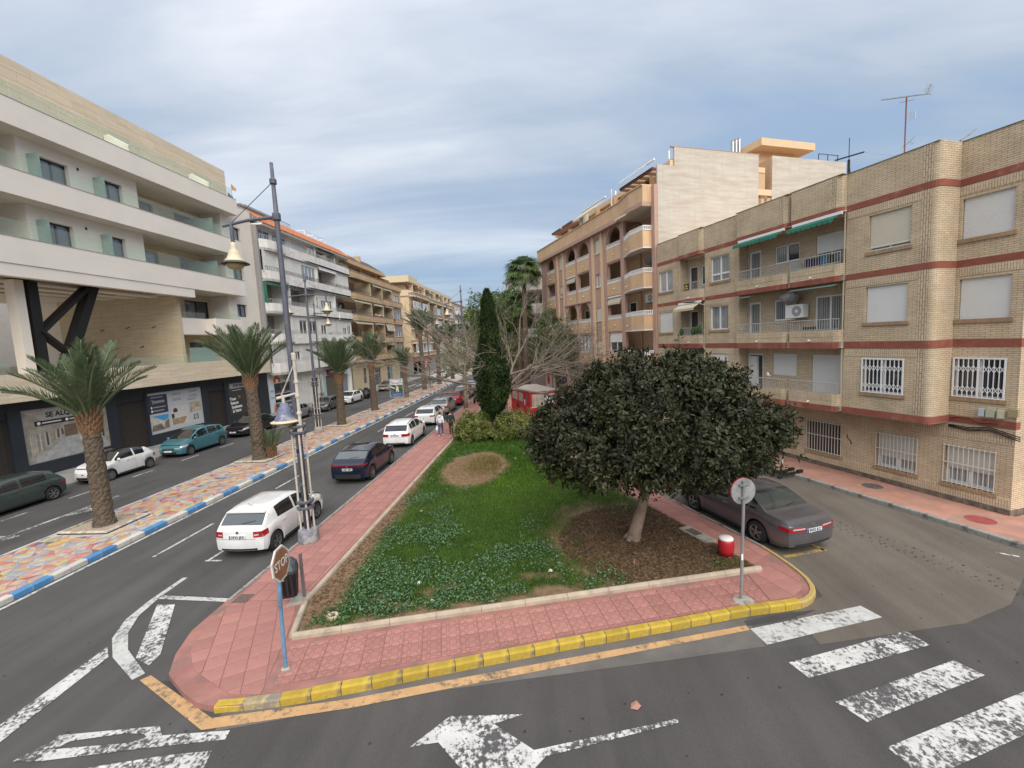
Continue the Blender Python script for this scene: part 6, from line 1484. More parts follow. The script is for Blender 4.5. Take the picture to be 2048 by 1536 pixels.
def pale_block():
 root = thing('apartment_building', 'pale grey building with curved white balconies behind the fan palms', 'building', sd(49,18.5), RB)
 F = Facade(root, 49,-1)
 F.box('wall', 49,66,.9,15,0,15.2, m_wst); F.box('roof', 48.8,66,0.4,15,15.2,15.5, M('roof_pale', (0.46,0.42,0.36), .8)); F.box('attic_wall', 50,65,3,12,15.5,16.9, m_beigel)
 for z in (4.0,6.9,9.8,12.6):
  P = [F.X((a, y, 0))[:2] for a, y in ((49,1), (49,-.9), (57,-1.0), (63,-.9), (66.5,-.2), (67.3,1))]
  MB().prism(P, z - .3, z + .85).build('balcony_band', m_wst, root)
  for k in range(4): F.window(50 + k * 3.9,52.6 + k * 3.9, z + .1, z + 2.1,.8,2, [g_dark, g_lace], m_pvc)
 F.awning(52,55,.6,15.1,.8,.5, m_beigea); F.awning(58,62,.6,15.1,.8,.5, m_greend)
pale_block()
_fr = thing('apartment_building', 'cream block half hidden behind the green street trees', 'building', (-5.5,78,0))
MB().box(0,16,0,40,0,12).build('wall', m_beigel, _fr); MB().box(-.3,16.3,-.3,40.3,12,12.4).build('roof', m_beige, _fr)
for _k in range(3):
 for _j in range(5):
  _w = MB().box(.8 + _j * 3,2.4 + _j * 3,-.05,.02,2.5 + _k * 3,4.2 + _k * 3).build('window', m_pvc, _fr); MB().box(.95 + _j * 3,2.25 + _j * 3,-.06,-.04,2.6 + _k * 3,4.1 + _k * 3).build('pane', g_dark, _w)
# ================================================================== vehicles
m_tyre = M('tyre', (0.014,0.014,0.015), 0.85)
m_rim = M('rim_alloy', (0.40,0.40,0.41), 0.3, metal=0.85)
m_rimd = M('rim_dark', (0.05,0.05,0.052), 0.4, metal=0.5)
m_hub = M('wheel_well', (0.010,0.010,0.010), 0.95)
m_cglass = M('car_glass', (0.014,0.018,0.02), 0.03, coat=1.0, spec=0.7)
m_cglassr = M('car_glass_grey', (0.07,0.085,0.09), 0.05, coat=1.0, spec=0.6)
m_tail = M('lamp_red', (0.30,0.008,0.012), 0.12, coat=1.0)
m_head = M('lamp_clear', (0.55,0.56,0.58), 0.08, coat=1.0, metal=0.3)
m_plate = M('plate_white', (0.66,0.67,0.68), 0.4)
m_pblue = M('plate_blue', (0.02,0.06,0.30), 0.4)
m_trim = M('trim_black', (0.022,0.022,0.024), 0.55)
m_chrome = M('chrome', (0.65,0.66,0.68), 0.12, metal=1.0)
m_seam = M('seam', (0.03,0.03,0.032), 0.7)
def paint(name, c, rough=0.28, metal=0.0, coat=0.9): return M('paint_' + name, c, rough, metal=metal, coat=coat, dirt=tuple(x * .82 for x in c), dscale=1.4, dlo=.5, dhi=.75)
def interp(tab, x):
 if x <= tab[0][0]: return tab[0][1]
 for (a, b), (c, d) in zip(tab, tab[1:]):
  if x <= c:
   t = (x - a) / (c - a) if c > a else 0; return b + (d - b) * t
 return tab[-1][1]
def smoothtab(tab, x, w):
 return (interp(tab, x - w) + 2 * interp(tab, x) + interp(tab, x + w)) / 4
# outlines from nose (0) to tail (1): centre-line height / belt height
KIND = {
 'hatch': dict(top=[(0,.62), (.03,.74), (.10,.86), (.235,.97), (.30,1.12), (.405,1.40), (.50,1.46), (.70,1.46), (.80,1.43), (.87,1.37), (.885,1.34), (.965,1.02), (.985,.93), (1,.88)],
     belt=[(0,.60), (.1,.80), (.25,.92), (.6,.95), (.86,1.0), (1,.88)], cowl=.225, roof_f=.40, roof_r=.88, glass_r=.965, win=(.275,.80), pil=[(.535,.56)], tum=.30),
 'mini': dict(top=[(0,.60), (.03,.76), (.10,.90), (.235,1.0), (.30,1.16), (.40,1.40), (.52,1.48), (.68,1.45), (.86,1.30), (.955,1.02), (.985,.92), (1,.84)],
     belt=[(0,.62), (.1,.86), (.25,.95), (.6,.97), (.9,.97), (1,.84)], cowl=.235, roof_f=.40, roof_r=.80, glass_r=.95, win=(.28,.80), pil=[(.60,.625)], tum=.34),
 'mpv': dict(top=[(0,.62), (.03,.78), (.09,.90), (.20,1.04), (.28,1.24), (.40,1.49), (.52,1.57), (.70,1.56), (.88,1.46), (.905,1.42), (.972,1.06), (.985,.98), (1,.90)],
    belt=[(0,.62), (.1,.84), (.22,.96), (.6,1.0), (.88,1.08), (1,.9)], cowl=.20, roof_f=.40, roof_r=.90, glass_r=.97, win=(.22,.87), pil=[(.33,.35), (.555,.58), (.76,.775)], tum=.30),
 'coupe_suv': dict(top=[(0,.70), (.03,.86), (.10,.97), (.235,1.06), (.30,1.22), (.405,1.48), (.50,1.555), (.62,1.54), (.77,1.45), (.80,1.42), (.93,1.16), (.955,1.10), (.975,1.03), (1,.94)],
      belt=[(0,.68), (.1,.90), (.25,1.0), (.6,1.05), (.78,1.14), (.9,1.05), (1,.94)], cowl=.225, roof_f=.40, roof_r=.785, glass_r=.93, win=(.275,.76), pil=[(.545,.57)], tum=.34),
 'sedan': dict(top=[(0,.58), (.03,.70), (.10,.82), (.275,.96), (.34,1.13), (.44,1.38), (.53,1.46), (.64,1.45), (.72,1.36), (.835,1.05), (.86,1.02), (.965,.99), (.985,.94), (1,.88)],
     belt=[(0,.56), (.1,.77), (.28,.90), (.6,.95), (.8,.98), (.96,.93), (1,.86)], cowl=.265, roof_f=.44, roof_r=.685, glass_r=.835, win=(.31,.765), pil=[(.53,.55), (.70,.712)], tum=.30),
}
def build_car(label, group, kind, x, y, head, col, L=4.0, W=1.73, H=1.46, wb=2.47, fo=.20, r=.30, plate=None, spokes=5, rim=None, trim=None, rear=None, front=None, roof=None, glass=None, rails=False, name='parked_car', white_tail=False):
 K = KIND[kind]; hs = H / max(z for _, z in K['top'])
 root = thing(name, label, 'car', (x, y, 0), head, group)
 yf = L / 2 - .11
 L -= .22; yc = lambda t: yf - t * L
 wf = fo + r / L * 0; ax = [yf + .11 - fo * (L + .22), yf + .11 - fo * (L + .22) - wb]
 ra = r + .055; sill = .20
 ts = set(np.linspace(0,1,27))
 for a, _ in K['top']: ts.add(a)
 for k in ('cowl', 'roof_f', 'roof_r', 'glass_r'): ts.add(K[k])
 ts |= set(K['win']); [ts.update(p) for p in K['pil']]
 for a in ax:
  for q in np.linspace(-1,1,13): ts.add((yf - (a + ra * math.sin(q * math.pi / 2) * .999)) / L)
  ts.add((yf - a - ra * 1.002) / L); ts.add((yf - a + ra * 1.002) / L)
 ts = sorted(t for t in ts if 0 <= t <= 1)
 tt = [ts[0]]
 for t in ts[1:]:
  if t - tt[-1] > .0015: tt.append(t)
 def sec(t):
  zt = smoothtab(K['top'], t, .012) * hs; zb = min(smoothtab(K['belt'], t, .03) * hs, zt - .015)
  e = max(0, (.13 - t) / .13); e2 = max(0, (t - .88) / .12)
  hw = W / 2 * (1 - .20 * e ** 2.2 - .10 * e2 ** 2.2)
  yy = yc(t); z0 = sill + .05 * e ** 2 + .09 * e2 ** 2
  for a in ax:
   d = abs(yy - a)
   if d < ra: z0 = max(z0, r + math.sqrt(max(0, ra * ra - d * d)))
  z0 = min(z0, zb - .05)
  h = zb - z0; g = max(0, zt - zb)
  tm = K['tum'] * g
  xr = hw * .955 - tm - .02
  return [(hw * .955, z0), (hw * .985, z0 + .12 * h), (hw, z0 + .45 * h), (hw * .995, z0 + .70 * h), (hw * .975, z0 + .93 * h), (hw * .95, zb),
    (hw * .945 - tm * .08, zb + g * .08), (hw * .95 - tm * .5, zb + g * .47), (xr + .012, zb + g * .86), (xr - .045, zb + g * .955), (xr * .55, zt - .004), (0, zt)]
 S = [sec(t) for t in tt]
 def bul(e, u, z):
  """how far the rounded nose or tail stands out at the fraction u of the half width and height z"""
  return e * (L / 2 + (.075 + .045 * math.exp(-((z - .5 * hs) / .2) ** 2)) * (1 - abs(u) ** 2.6))
 B, G, WS, RG, RF = MB(), MB(), MB(), MB(), MB()
 inwin = lambda t: K['win'][0] < t < K['win'][1] and not any(a < t < b for a, b in K['pil'])
 for i in range(len(tt) - 1):
  t = (tt[i] + tt[i + 1]) / 2; y0, y1 = yc(tt[i]), yc(tt[i + 1])
  for j in range(11):
   a, b, c, d = S[i][j], S[i + 1][j], S[i + 1][j + 1], S[i][j + 1]
   tgt = B
   if j in (6,7) and inwin(t) and (S[i][8][1] - S[i][6][1]) > .07: tgt = G
   elif j >= 9 and K['cowl'] < t < K['roof_f']: tgt = WS
   elif j >= 9 and K['roof_r'] < t < K['glass_r']: tgt = RG
   elif roof and j >= 8 and K['roof_f'] - .005 < t < K['roof_r'] + .01: tgt = RF
   for s_ in (1,-1):
    q = [(s_ * a[0], y0, a[1]), (s_ * b[0], y1, b[1]), (s_ * c[0], y1, c[1]), (s_ * d[0], y0, d[1])]
    tgt.quad(*(q if s_ > 0 else q[::-1]))
 for i, sg in ((0,1), (len(tt) - 1,-1)):
  for j in range(11):
   a, b = S[i][j], S[i][j + 1]; yy = yc(tt[i])
   for k in range(10):
    u0, u1 = -1 + k / 5,-.8 + k / 5
    P = [(u * p[0], yy + (bul(sg, u, p[1]) - sg * L / 2), p[1]) for u, p in ((u0, a), (u1, a), (u1, b), (u0, b))]
    B.quad(*P)
 def weld(m, nm, mat):
  o = m.build(nm, mat, root, True)
  import bmesh
  bm = bmesh.new(); bm.from_mesh(o.data); bmesh.ops.remove_doubles(bm, verts=bm.verts, dist=.0008); bmesh.ops.recalc_face_normals(bm, faces=bm.faces); bm.to_mesh(o.data); bm.free()
  try: o.data.set_sharp_from_angle(angle=math.radians(38))
  except Exception: pass
  return o
 weld(B, 'body', col); weld(G, 'side_window', m_cglass); weld(WS, 'windscreen', m_cglass); weld(RG, 'rear_window', glass or m_cglassr)
 if roof: weld(RF, 'roof_panel', roof)
 MB().box(-W / 2 + .2, W / 2 - .2,-L / 2 + .12, L / 2 - .12,.17,.8 * hs).build('underbody', m_hub, root)
 def side_x(t, z):
  s = sec(t);
  for a, b in zip(s[:8], s[1:9]):
   if a[1] <= z <= b[1]: return a[0] + (b[0] - a[0]) * ((z - a[1]) / max(1e-6, b[1] - a[1]))
  return s[0][0] if z < s[0][1] else s[8][0]
 def patch(nm, t0, t1, z0, z1, mat, off=.006, z2=None, z3=None, sides=(1,-1), nt_=4, par=None):
  """strip laid on the flank; z0..z1 at t0, z2..z3 at t1"""
  z2 = z0 if z2 is None else z2; z3 = z1 if z3 is None else z3
  for s_ in sides:
   m = MB()
   for i in range(nt_):
    f0, f1 = i / nt_, (i + 1) / nt_; a, b = t0 + (t1 - t0) * f0, t0 + (t1 - t0) * f1
    for k in range(3):
     g0, g1 = k / 3, (k + 1) / 3
     P = []
     for (t, f, g) in ((a, f0, g0), (b, f1, g0), (b, f1, g1), (a, f0, g1)):
      lo = z0 + (z2 - z0) * f; hi = z1 + (z3 - z1) * f; z = lo + (hi - lo) * g
      P.append((s_ * (side_x(t, z) + off), yc(t), z))
     m.quad(*P)
   m.build(nm, mat, par or root)
 # wheels
 for a in ax:
  for s_ in (1,-1):
   w = MB(); xo = s_ * (W / 2 - .012); xi = xo - s_ * .19
   prof = [(r * .66, xo - s_ * .012), (r * .70, xo), (r * .93, xo), (r, xo - s_ * .035), (r, xi + s_ * .035), (r * .93, xi), (r * .5, xi)]
   n = 24; pts = []; fs = []
   for rr, xx in prof:
    for k in range(n):
     th = 2 * math.pi * k / n; pts.append((xx, a + rr * math.cos(th), r + rr * math.sin(th)))
   for p in range(len(prof) - 1):
    for k in range(n): fs.append((p * n + k, p * n + (k + 1) % n, (p + 1) * n + (k + 1) % n, (p + 1) * n + k))
   wo = w.add(pts, fs).build('wheel', m_tyre, root, True)
   d = MB(); d.poly([(xo - s_ * .05, a + r * .67 * math.cos(2 * math.pi * k / 18), r + r * .67 * math.sin(2 * math.pi * k / 18)) for k in range(18)]); d.build('brake_disc', m_rimd, wo)
   q = MB()
   for k in range(spokes):
    th = 2 * math.pi * (k + .25) / spokes
    for dw in ((-.16,.16),):
     P = []
     for rr, w0 in ((r * .10,.34), (r * .64,.20)):
      for sg in (-1,1):
       ang = th + sg * w0 * (r * .2 / rr if rr < r * .3 else .62); P.append((rr * math.cos(ang), rr * math.sin(ang)))
     o = [P[0], P[2], P[3], P[1]]
     q.add([(xo - s_ * .012, a + u, r + v) for u, v in o] + [(xo - s_ * .035, a + u, r + v) for u, v in o], [(0,1,2,3), (4,7,6,5), (0,4,5,1), (1,5,6,2), (2,6,7,3), (3,7,4,0)])
   rg = []
   for rr, xx in ((r * .62, xo - s_ * .01), (r * .68, xo - s_ * .004), (r * .68, xo - s_ * .05), (r * .62, xo - s_ * .05)):
    rg += [(xx, a + rr * math.cos(2 * math.pi * k / n), r + rr * math.sin(2 * math.pi * k / n)) for k in range(n)]
   q.add(rg, [(p * n + k, p * n + (k + 1) % n, ((p + 1) % 4) * n + (k + 1) % n, ((p + 1) % 4) * n + k) for p in range(4) for k in range(n)])
   q.poly([(xo - s_ * .006, a + r * .15 * math.cos(2 * math.pi * k / 10), r + r * .15 * math.sin(2 * math.pi * k / 10)) for k in range(10)])
   q.build('rim', rim or m_rim, wo)
 # arch lips, seams, handles, mirrors
 for t in [p[0] + .012 for p in K['pil'][-2 if len(K['pil']) > 2 else -1:]] + [K['win'][0] + .012]:
  zb = interp(K['belt'], t) * hs; patch('door_seam', t, t + .0022,.30, zb - .02, m_seam, .003, nt_=1)
 t = .72 if kind != 'sedan' else .76; zb = interp(K['belt'], t) * hs
 patch('door_seam', t + .02, t, .45, zb - .05, m_seam, .003,.47, zb - .04, nt_=1) if False else None
 patch('sill_trim', (yf - ax[0] + ra) / L + .01, (yf - ax[1] - ra) / L - .01,.21,.28 if not trim else .36, trim or m_trim, .004)
 if trim:
  for a in ax:
   m = MB()
   for s_ in (1,-1):
    for k in range(12):
     t0, t1 = math.pi * k / 12, math.pi * (k + 1) / 12
     P = []
     for th, rr in ((t0, ra), (t1, ra), (t1, ra + .06), (t0, ra + .06)):
      yy = a + rr * math.cos(th); zz = r + rr * math.sin(th); P.append((s_ * (side_x((yf - yy) / L, max(zz, .22)) + .008), yy, zz))
     m.quad(*P)
   m.build('arch_trim', trim, root)
 for tq in (K['win'][0] + .2, K['pil'][min(1, len(K['pil']) - 1)][0] + .2 if kind != 'mini' else .58):
  zb = interp(K['belt'], tq) * hs
  for s_ in (1,-1): MB().box(s_ * (side_x(tq, zb - .1) + .0), s_ * (side_x(tq, zb - .1) + .03), yc(tq) - .09, yc(tq) + .09, zb - .115, zb - .085).build('door_handle', col if kind != 'sedan' else m_chrome, root)
 tm = K['win'][0] + .03; zb = interp(K['belt'], tm) * hs
 for s_ in (1,-1): MB().sphere((s_ * (W / 2 + .07), yc(tm), zb + .09), (.10,.06,.075), 8,6).build('wing_mirror', col, root, True)
 if rails:
  for s_ in (1,-1): MB().tube([(s_ * (sec(K['roof_f'] + .03)[9][0] - .02), yc(K['roof_f'] + .03), sec(K['roof_f'] + .03)[11][1] + .02), (s_ * (sec(.65)[9][0]), yc(.65), sec(.65)[11][1] + .03), (s_ * (sec(K['roof_r'] - .02)[9][0]), yc(K['roof_r'] - .02), sec(K['roof_r'] - .02)[11][1] + .02)], .015,5).build('roof_rail', m_trim, root)
 MB().tube([(0, yc(K['roof_r'] - .07), sec(K['roof_r'] - .07)[11][1]), (0, yc(K['roof_r'] - .02), sec(K['roof_r'] - .07)[11][1] + .16)], .006,4).build('aerial', m_trim, root)
 # tail
 yb = -L / 2; sE = sec(.995)
 def cap(nm, x0, x1, z0, z1, mat, e=-1, off=.008, d=.012, both=False, skew=0.0):
  yy = (yf if e > 0 else yb)
  for s_ in ((1,-1) if both else (1,)):
   m = MB(); hh = sec(.002 if e > 0 else .998)[3][0]
   for k in range(6):
    xa, xb = s_ * (x0 + (x1 - x0) * k / 6), s_ * (x0 + (x1 - x0) * (k + 1) / 6); V = []
    for o in (off, off - d): V += [(x, bul(e, min(1, abs(x) / hh), z) + e * o, z) for x, z in ((xa, z0), (xb, z0), (xb, z1), (xa, z1))]
    m.add(V, [(0,1,2,3), (7,6,5,4), (0,4,5,1), (1,5,6,2), (2,6,7,3), (3,7,4,0)])
   m.build(nm, mat, root)
 hw = sE[3][0]; zt = sE[11][1]
 rr_ = rear or dict(z=(.66,.84), x=.46)
 z0, z1 = rr_['z'][0] * hs, min(rr_['z'][1] * hs, zt - .02)
 cap('tail_lamp', rr_['x'], hw * .985, z0, z1, m_tail, both=True); patch('tail_lamp', .945,.999, z0 + .04, z1 + .02, m_tail, .008, z0, z1)
 if white_tail: cap('reverse_lamp', rr_['x'] + .02, hw * .85, z0 + .06, z0 + .10, m_head, off=.012, both=True)
 cap('bumper_seam', -hw * .98, hw * .98, z0 - .05, z0 - .04, m_seam, off=.003)
 cap('bumper_trim', -hw * .75, hw * .75,.30,.36 if not trim else .50, trim or m_trim, off=.006)
 if rr_.get('bar'): cap('light_bar', -hw * .98, hw * .98, z1 - .045, z1, m_tail, off=.014)
 pz = rr_.get('pz', (z0 + z1) / 2 - .03)
 yb = bul(-1,.2, pz); p = MB().box(-.26,.26, yb - .026, yb - .01, pz - .055, pz + .055).build('number_plate', m_plate, root); MB().box(-.26,-.22, yb - .028, yb - .026, pz - .055, pz + .055).build('plate_band', m_pblue, p)
 if plate: text(plate, .115, m_ink, p, (.015, yb - .028, pz), (1,0,0), (0,0,1), .0015, bold=.003)
 em = MB().lathe([(.0,0), (.045,0), (.045,.012), (0,.014)], (0,0,0), 12).build('emblem', m_chrome, root)
 em.location = (0, bul(-1,0, pz + .13) - .006, pz + .13 if pz + .18 < zt else zt - .03); em.rotation_euler = (math.radians(90), 0,0)
 tg = K['glass_r'] - .005; a = sec(tg); MB().tube([(0, yc(tg), a[11][1] + .02), (.28, yc(tg - .012), sec(tg - .012)[11][1] + .012), (.42, yc(tg - .02), sec(tg - .02)[10][1] + .01)], .008,4).build('rear_wiper', m_trim, root)
 # nose
 ff = front or {}
 sF = sec(.002); hf = sF[3][0]; zf = sF[11][1]
 hz0, hz1 = ff.get('z', (.60,.72)); hz0 *= hs; hz1 *= hs
 patch('headlamp', .012,.12, hz0 - .02, hz1 - .02, m_head, .008, hz0 + .04, hz1 + .05); cap('headlamp', hf * .62, hf * .98, hz0 - .04, min(hz1 - .04, zf - .01), m_head, 1, both=True)
 cap('grille', -hf * .55, hf * .55,.50 * hs, zf - .05, ff.get('grille', m_trim), 1,.006); cap('lower_grille', -hf * .7, hf * .7,.26,.40, m_trim, 1,.006)
 MB().box(-.26,.26, bul(1,.2,.45) + .004, bul(1,.2,.45) + .02,.40,.51).build('number_plate', m_plate, root)
 MB().tube([(-.06, bul(1,0, zf - .09), zf - .09), (.06, bul(1,0, zf - .09), zf - .09)], .03,8).build('emblem', m_chrome, root)
 # spoiler lip over the rear window
 if kind in ('hatch', 'mpv', 'coupe_suv'):
  t0 = K['roof_r']; a = sec(t0 - .005); xw = a[9][0]
  MB().add([(-xw, yc(t0 - .02), a[11][1] + .008), (xw, yc(t0 - .02), a[11][1] + .008), (xw, yc(t0 + .022), a[11][1] - .012), (-xw, yc(t0 + .022), a[11][1] - .012), (-xw, yc(t0 + .022), a[11][1] - .04), (xw, yc(t0 + .022), a[11][1] - .04), (-xw, yc(t0 - .02), a[11][1] - .03), (xw, yc(t0 - .02), a[11][1] - .03)],
     [(0,1,2,3), (3,2,5,4), (0,3,4,6), (1,7,5,2), (4,5,7,6)]).build('spoiler', roof or col, root)
 return root
P_WHITE = paint('white', (0.72,0.715,0.70)); P_BLUE = paint('midnight', (0.004,0.008,0.024), .25,0.0,.5); P_SILV = paint('silver', (0.36,0.36,0.35), .32,.55); P_RED = paint('red', (0.42,0.012,0.02), .25)
P_TEAL = paint('teal', (0.075,0.235,0.275), .3,.35); P_GREEN = paint('greygreen', (0.062,0.085,0.075), .32,.4); P_BLK = paint('black', (0.012,0.012,0.014), .2); P_GREY = paint('gunmetal', (0.15,0.14,0.15), .33,.55); P_CHAM = paint('champagne', (0.36,0.34,0.30), .35,.5); P_COB = paint('cobalt', (0.008,0.045,0.30), .25)
RROW, LROW, SROW = 'cars parked along the pavement of the green', 'cars parked along the shopfronts', 'cars parked in the side street'
build_car('white five door hatchback nearest the camera beside the grey street lamp', RROW, 'hatch', -9.78,14.2,0, P_WHITE, 3.99,1.73,1.47,2.47,.21,.31, '3933 JSX', rear=dict(z=(.70,.92), x=.50, pz=.73), white_tail=True)
build_car('dark blue coupe crossover with black roof and full width red light bar', RROW, 'coupe_suv', -9.52,21.35,0, P_BLUE, 4.36,1.83,1.56,2.64,.205,.345, '4483 MPJ', 5, M('rim_two_tone', (.3,.3,.31), .3, metal=.8), m_trim, dict(z=(.88,.99), x=.45, bar=True, pz=.74), roof=M('roof_gloss_black', (.012,.012,.014), .12, coat=1.0))
build_car('white tall hatchback with black roof rail and large red lamps', RROW, 'mpv', -9.62,28.2,0, P_WHITE, 4.34,1.80,1.56,2.67,.19,.32, '0742 JKH', 5, rear=dict(z=(.74,.98), x=.42, pz=.82), rails=True, glass=m_cglass)
build_car('white rounded hatchback beside the two walking people', RROW, 'hatch', -9.70,34.9,0, P_WHITE, 4.06,1.73,1.45,2.59,.20,.31, None, rear=dict(z=(.78,.92), x=.48, pz=.52), glass=m_cglass)
build_car('silver hatchback parked between the white hatchback and the red car', RROW, 'hatch', -9.75,39.9,0, P_SILV, 4.2,1.76,1.48,2.6,.2,.31, None)
build_car('bright red hatchback beside the slim tree trunk', RROW, 'hatch', -9.7,45.3,0, P_RED, 4.3,1.80,1.46,2.65,.2,.32, None, glass=m_cglass)
build_car('pale hatchback in front of the red one, behind hanging twigs', RROW, 'hatch', -9.7,50.6,0, P_SILV, 4.1,1.74,1.46,2.55,.2,.31, None)
build_car('dark grey car farthest along the pavement, behind the slim trunk', RROW, 'mpv', -9.6,55.8,0, P_GREY, 4.3,1.78,1.55,2.6,.19,.31, None)
build_car('dark green grey hatchback cut by the left edge of the photo', LROW, 'hatch', -24.22,16.72, math.pi, P_GREEN, 4.21,1.77,1.46,2.63,.2,.315, None, 6)
build_car('small round white car with black sunroof behind the first palm trunk', LROW, 'mini', -24.22,21.95, math.pi, P_WHITE, 3.57,1.63,1.49,2.30,.205,.30, None, 10, roof=M('roof_gloss_black', (.012,.012,.014), .12, coat=1.0), front=dict(z=(.62,.76), grille=P_WHITE))
build_car('teal people carrier with grey front bumper under the poster window', LROW, 'mpv', -24.15,27.35, math.pi, P_TEAL, 4.28,1.75,1.62,2.76,.19,.31, None, 8)
build_car('black saloon with bright headlamps behind the second palm trunk', LROW, 'sedan', -24.1,33.2, math.pi, P_BLK, 4.6,1.8,1.46,2.7,.2,.315, None)
build_car('small silver hatchback seen through the lamp post tubes', LROW, 'mini', -23.95,38.9, math.pi, P_SILV, 3.7,1.66,1.47,2.35,.2,.29, None)
build_car('dark grey hatchback with clear headlamps beside the third palm', LROW, 'hatch', -23.55,44.35, math.pi, P_GREY, 3.95,1.71,1.46,2.46,.2,.31, None)
build_car('white hatchback parked before two black covered motorbikes', LROW, 'hatch', -23.3,49.4, math.pi, P_WHITE, 4.05,1.74,1.44,2.54,.2,.31, None)
build_car('champagne saloon driving towards the camera past the yellow shop', None, 'sedan', -23.5,62.6, math.pi, P_CHAM, 4.6,1.8,1.46,2.75,.2,.32, None, name='moving_car')
build_car('white car crossing far away behind the palms', None, 'mini', -20.2,80.2, math.radians(150), P_WHITE, 3.7,1.66,1.5,2.4,.2,.3, None, name='moving_car')
_p = sd(11.15,11.24); build_car('grey saloon in the side street beside the red barrel post', SROW, 'sedan', _p[0], _p[1], math.radians(21.2), P_GREY, 4.80,1.83,1.475,2.73,.195,.33, '9932 JLC', 5, rear=dict(z=(.70,.82), x=.30, pz=.72), white_tail=True, glass=M('car_glass_mid', (.035,.045,.045), .05, coat=1.0))
_p = sd(17.6,11.2); build_car('silver car half hidden behind the trunk of the big dark tree', SROW, 'hatch', _p[0], _p[1], math.radians(21.2), P_SILV, 4.2,1.76,1.47,2.6,.2,.31, None)
_p = sd(18.0,15.45); build_car('white car facing the camera beside the brick wall and scooters', SROW, 'mpv', _p[0], _p[1], math.radians(201.2), P_WHITE, 4.2,1.76,1.56,2.6,.19,.31, None)
_p = sd(26.6,11.25); build_car('blue car behind the left side of the dark tree by the red kiosk', SROW, 'hatch', _p[0], _p[1], math.radians(21.2), P_COB, 4.1,1.75,1.46,2.55,.2,.31, None)
def covered_bike(x, y, label):
 t = thing('covered_motorbike', label, 'motorbike', (x, y, 0), math.radians(70), 'motorbikes under black covers')
 n = 14; prof = [(-1.0,.55,.22), (-.8,.85,.34), (-.45,1.05,.40), (0,1.0,.38), (.4,1.22,.42), (.7,1.15,.38), (.95,.7,.25), (1.05,.35,.15)]
 v = []; f = []
 for (yy, h, w) in prof:
  for k in range(n):
   th = math.pi * k / (n - 1); v.append((w * math.cos(th) * (1.0 + .12 * math.sin(5 * th)), yy, .08 + h * max(0, math.sin(th)) ** .7))
 for i in range(len(prof) - 1):
  for k in range(n - 1): f.append((i * n + k, i * n + k + 1, (i + 1) * n + k + 1, (i + 1) * n + k))
 f += [tuple(range(n)), tuple(range((len(prof) - 1) * n, len(prof) * n))[::-1]]
 MB().add(v, f).build('cover', M('tarp_black', (.012,.012,.013), .45, var=.3, vscale=6, bump=.8, bscale=6), t, True)
 for yy in (-.75,.8): MB().cyl((-.06, yy, .28), (.06, yy, .28), .28, n=14).build('wheel', m_tyre, t)
 MB().cyl((-.08,-.75,.28), (.08,-.75,.28), .12, n=10).build('hub', m_pvc, t)
covered_bike(-23.3,53.0, 'motorbike under a shiny black cover next to the white hatchback'); covered_bike(-23.0,54.3, 'motorbike under a black cover nearer the fourth palm')
# ================================================================== planting
m_bark = M('bark_grey', (0.20,0.165,0.135), 0.95, var=0.35, vscale=6, bump=0.8, bscale=25, stretch=(1,1,.25))
m_barkp = M('bark_pale', (0.27,0.225,0.165), 0.9, var=0.3, vscale=5, bump=0.5, bscale=18)
m_palmtrunk = M('palm_trunk', (0.105,0.077,0.053), 0.95, var=0.45, vscale=11, bump=1.0, bscale=35)
m_boot = M('palm_boots', (0.19,0.105,0.055), 0.9, var=0.45, vscale=14, bump=1, bscale=30)
m_frond = M_leaf('palm_leaf', (0.055,0.085,0.035), (0.13,0.165,0.085), 0.5,0.4,0.15)
m_fan = M_leaf('fan_leaf', (0.05,0.10,0.025), (0.13,0.19,0.05), 0.5,0.4,0.2)
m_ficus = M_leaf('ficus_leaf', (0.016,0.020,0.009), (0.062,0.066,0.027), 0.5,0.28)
m_cyp = M_leaf('cypress_leaf', (0.014,0.028,0.009), (0.045,0.072,0.02), 0.7,0.2)
m_yel = M_leaf('yellow_leaf', (0.08,0.115,0.02), (0.32,0.33,0.10), 0.6,0.3,0.25)
m_mid = M_leaf('mid_leaf', (0.04,0.085,0.014), (0.15,0.22,0.04), 0.55,0.35,0.2)
m_deep = M_leaf('deep_leaf', (0.03,0.065,0.016), (0.10,0.165,0.045), 0.55,0.35,0.2)
def unit(v): return v / np.maximum(1e-9, np.linalg.norm(v, axis=1, keepdims=True))
def leaf_cards(P, D, Nn, ln, wd, fold=0.25, tint=None):
 """diamond leaves: base P, direction D, up-ish normal Nn"""
 n = len(P); S = unit(np.cross(D, Nn)); U = unit(np.cross(S, D))
 ln = np.broadcast_to(np.asarray(ln, float), (n,))[:, None]; wd = np.broadcast_to(np.asarray(wd, float), (n,))[:, None]
 mid = P + D * ln * .5 + U * ln * fold * .3
 V = np.stack([P, mid + S * wd / 2, P + D * ln - U * ln * fold * .12, mid - S * wd / 2], 1).reshape(-1,3)
 F = np.arange(n * 4).reshape(n, 4)
 t = np.repeat(RNG.random(n) if tint is None else tint, 4)
 return V, F, t
def vnoise(P, s, off=0.0):
 return np.array([mnoise.noise(Vector((p[0] * s + off, p[1] * s, p[2] * s))) for p in P])
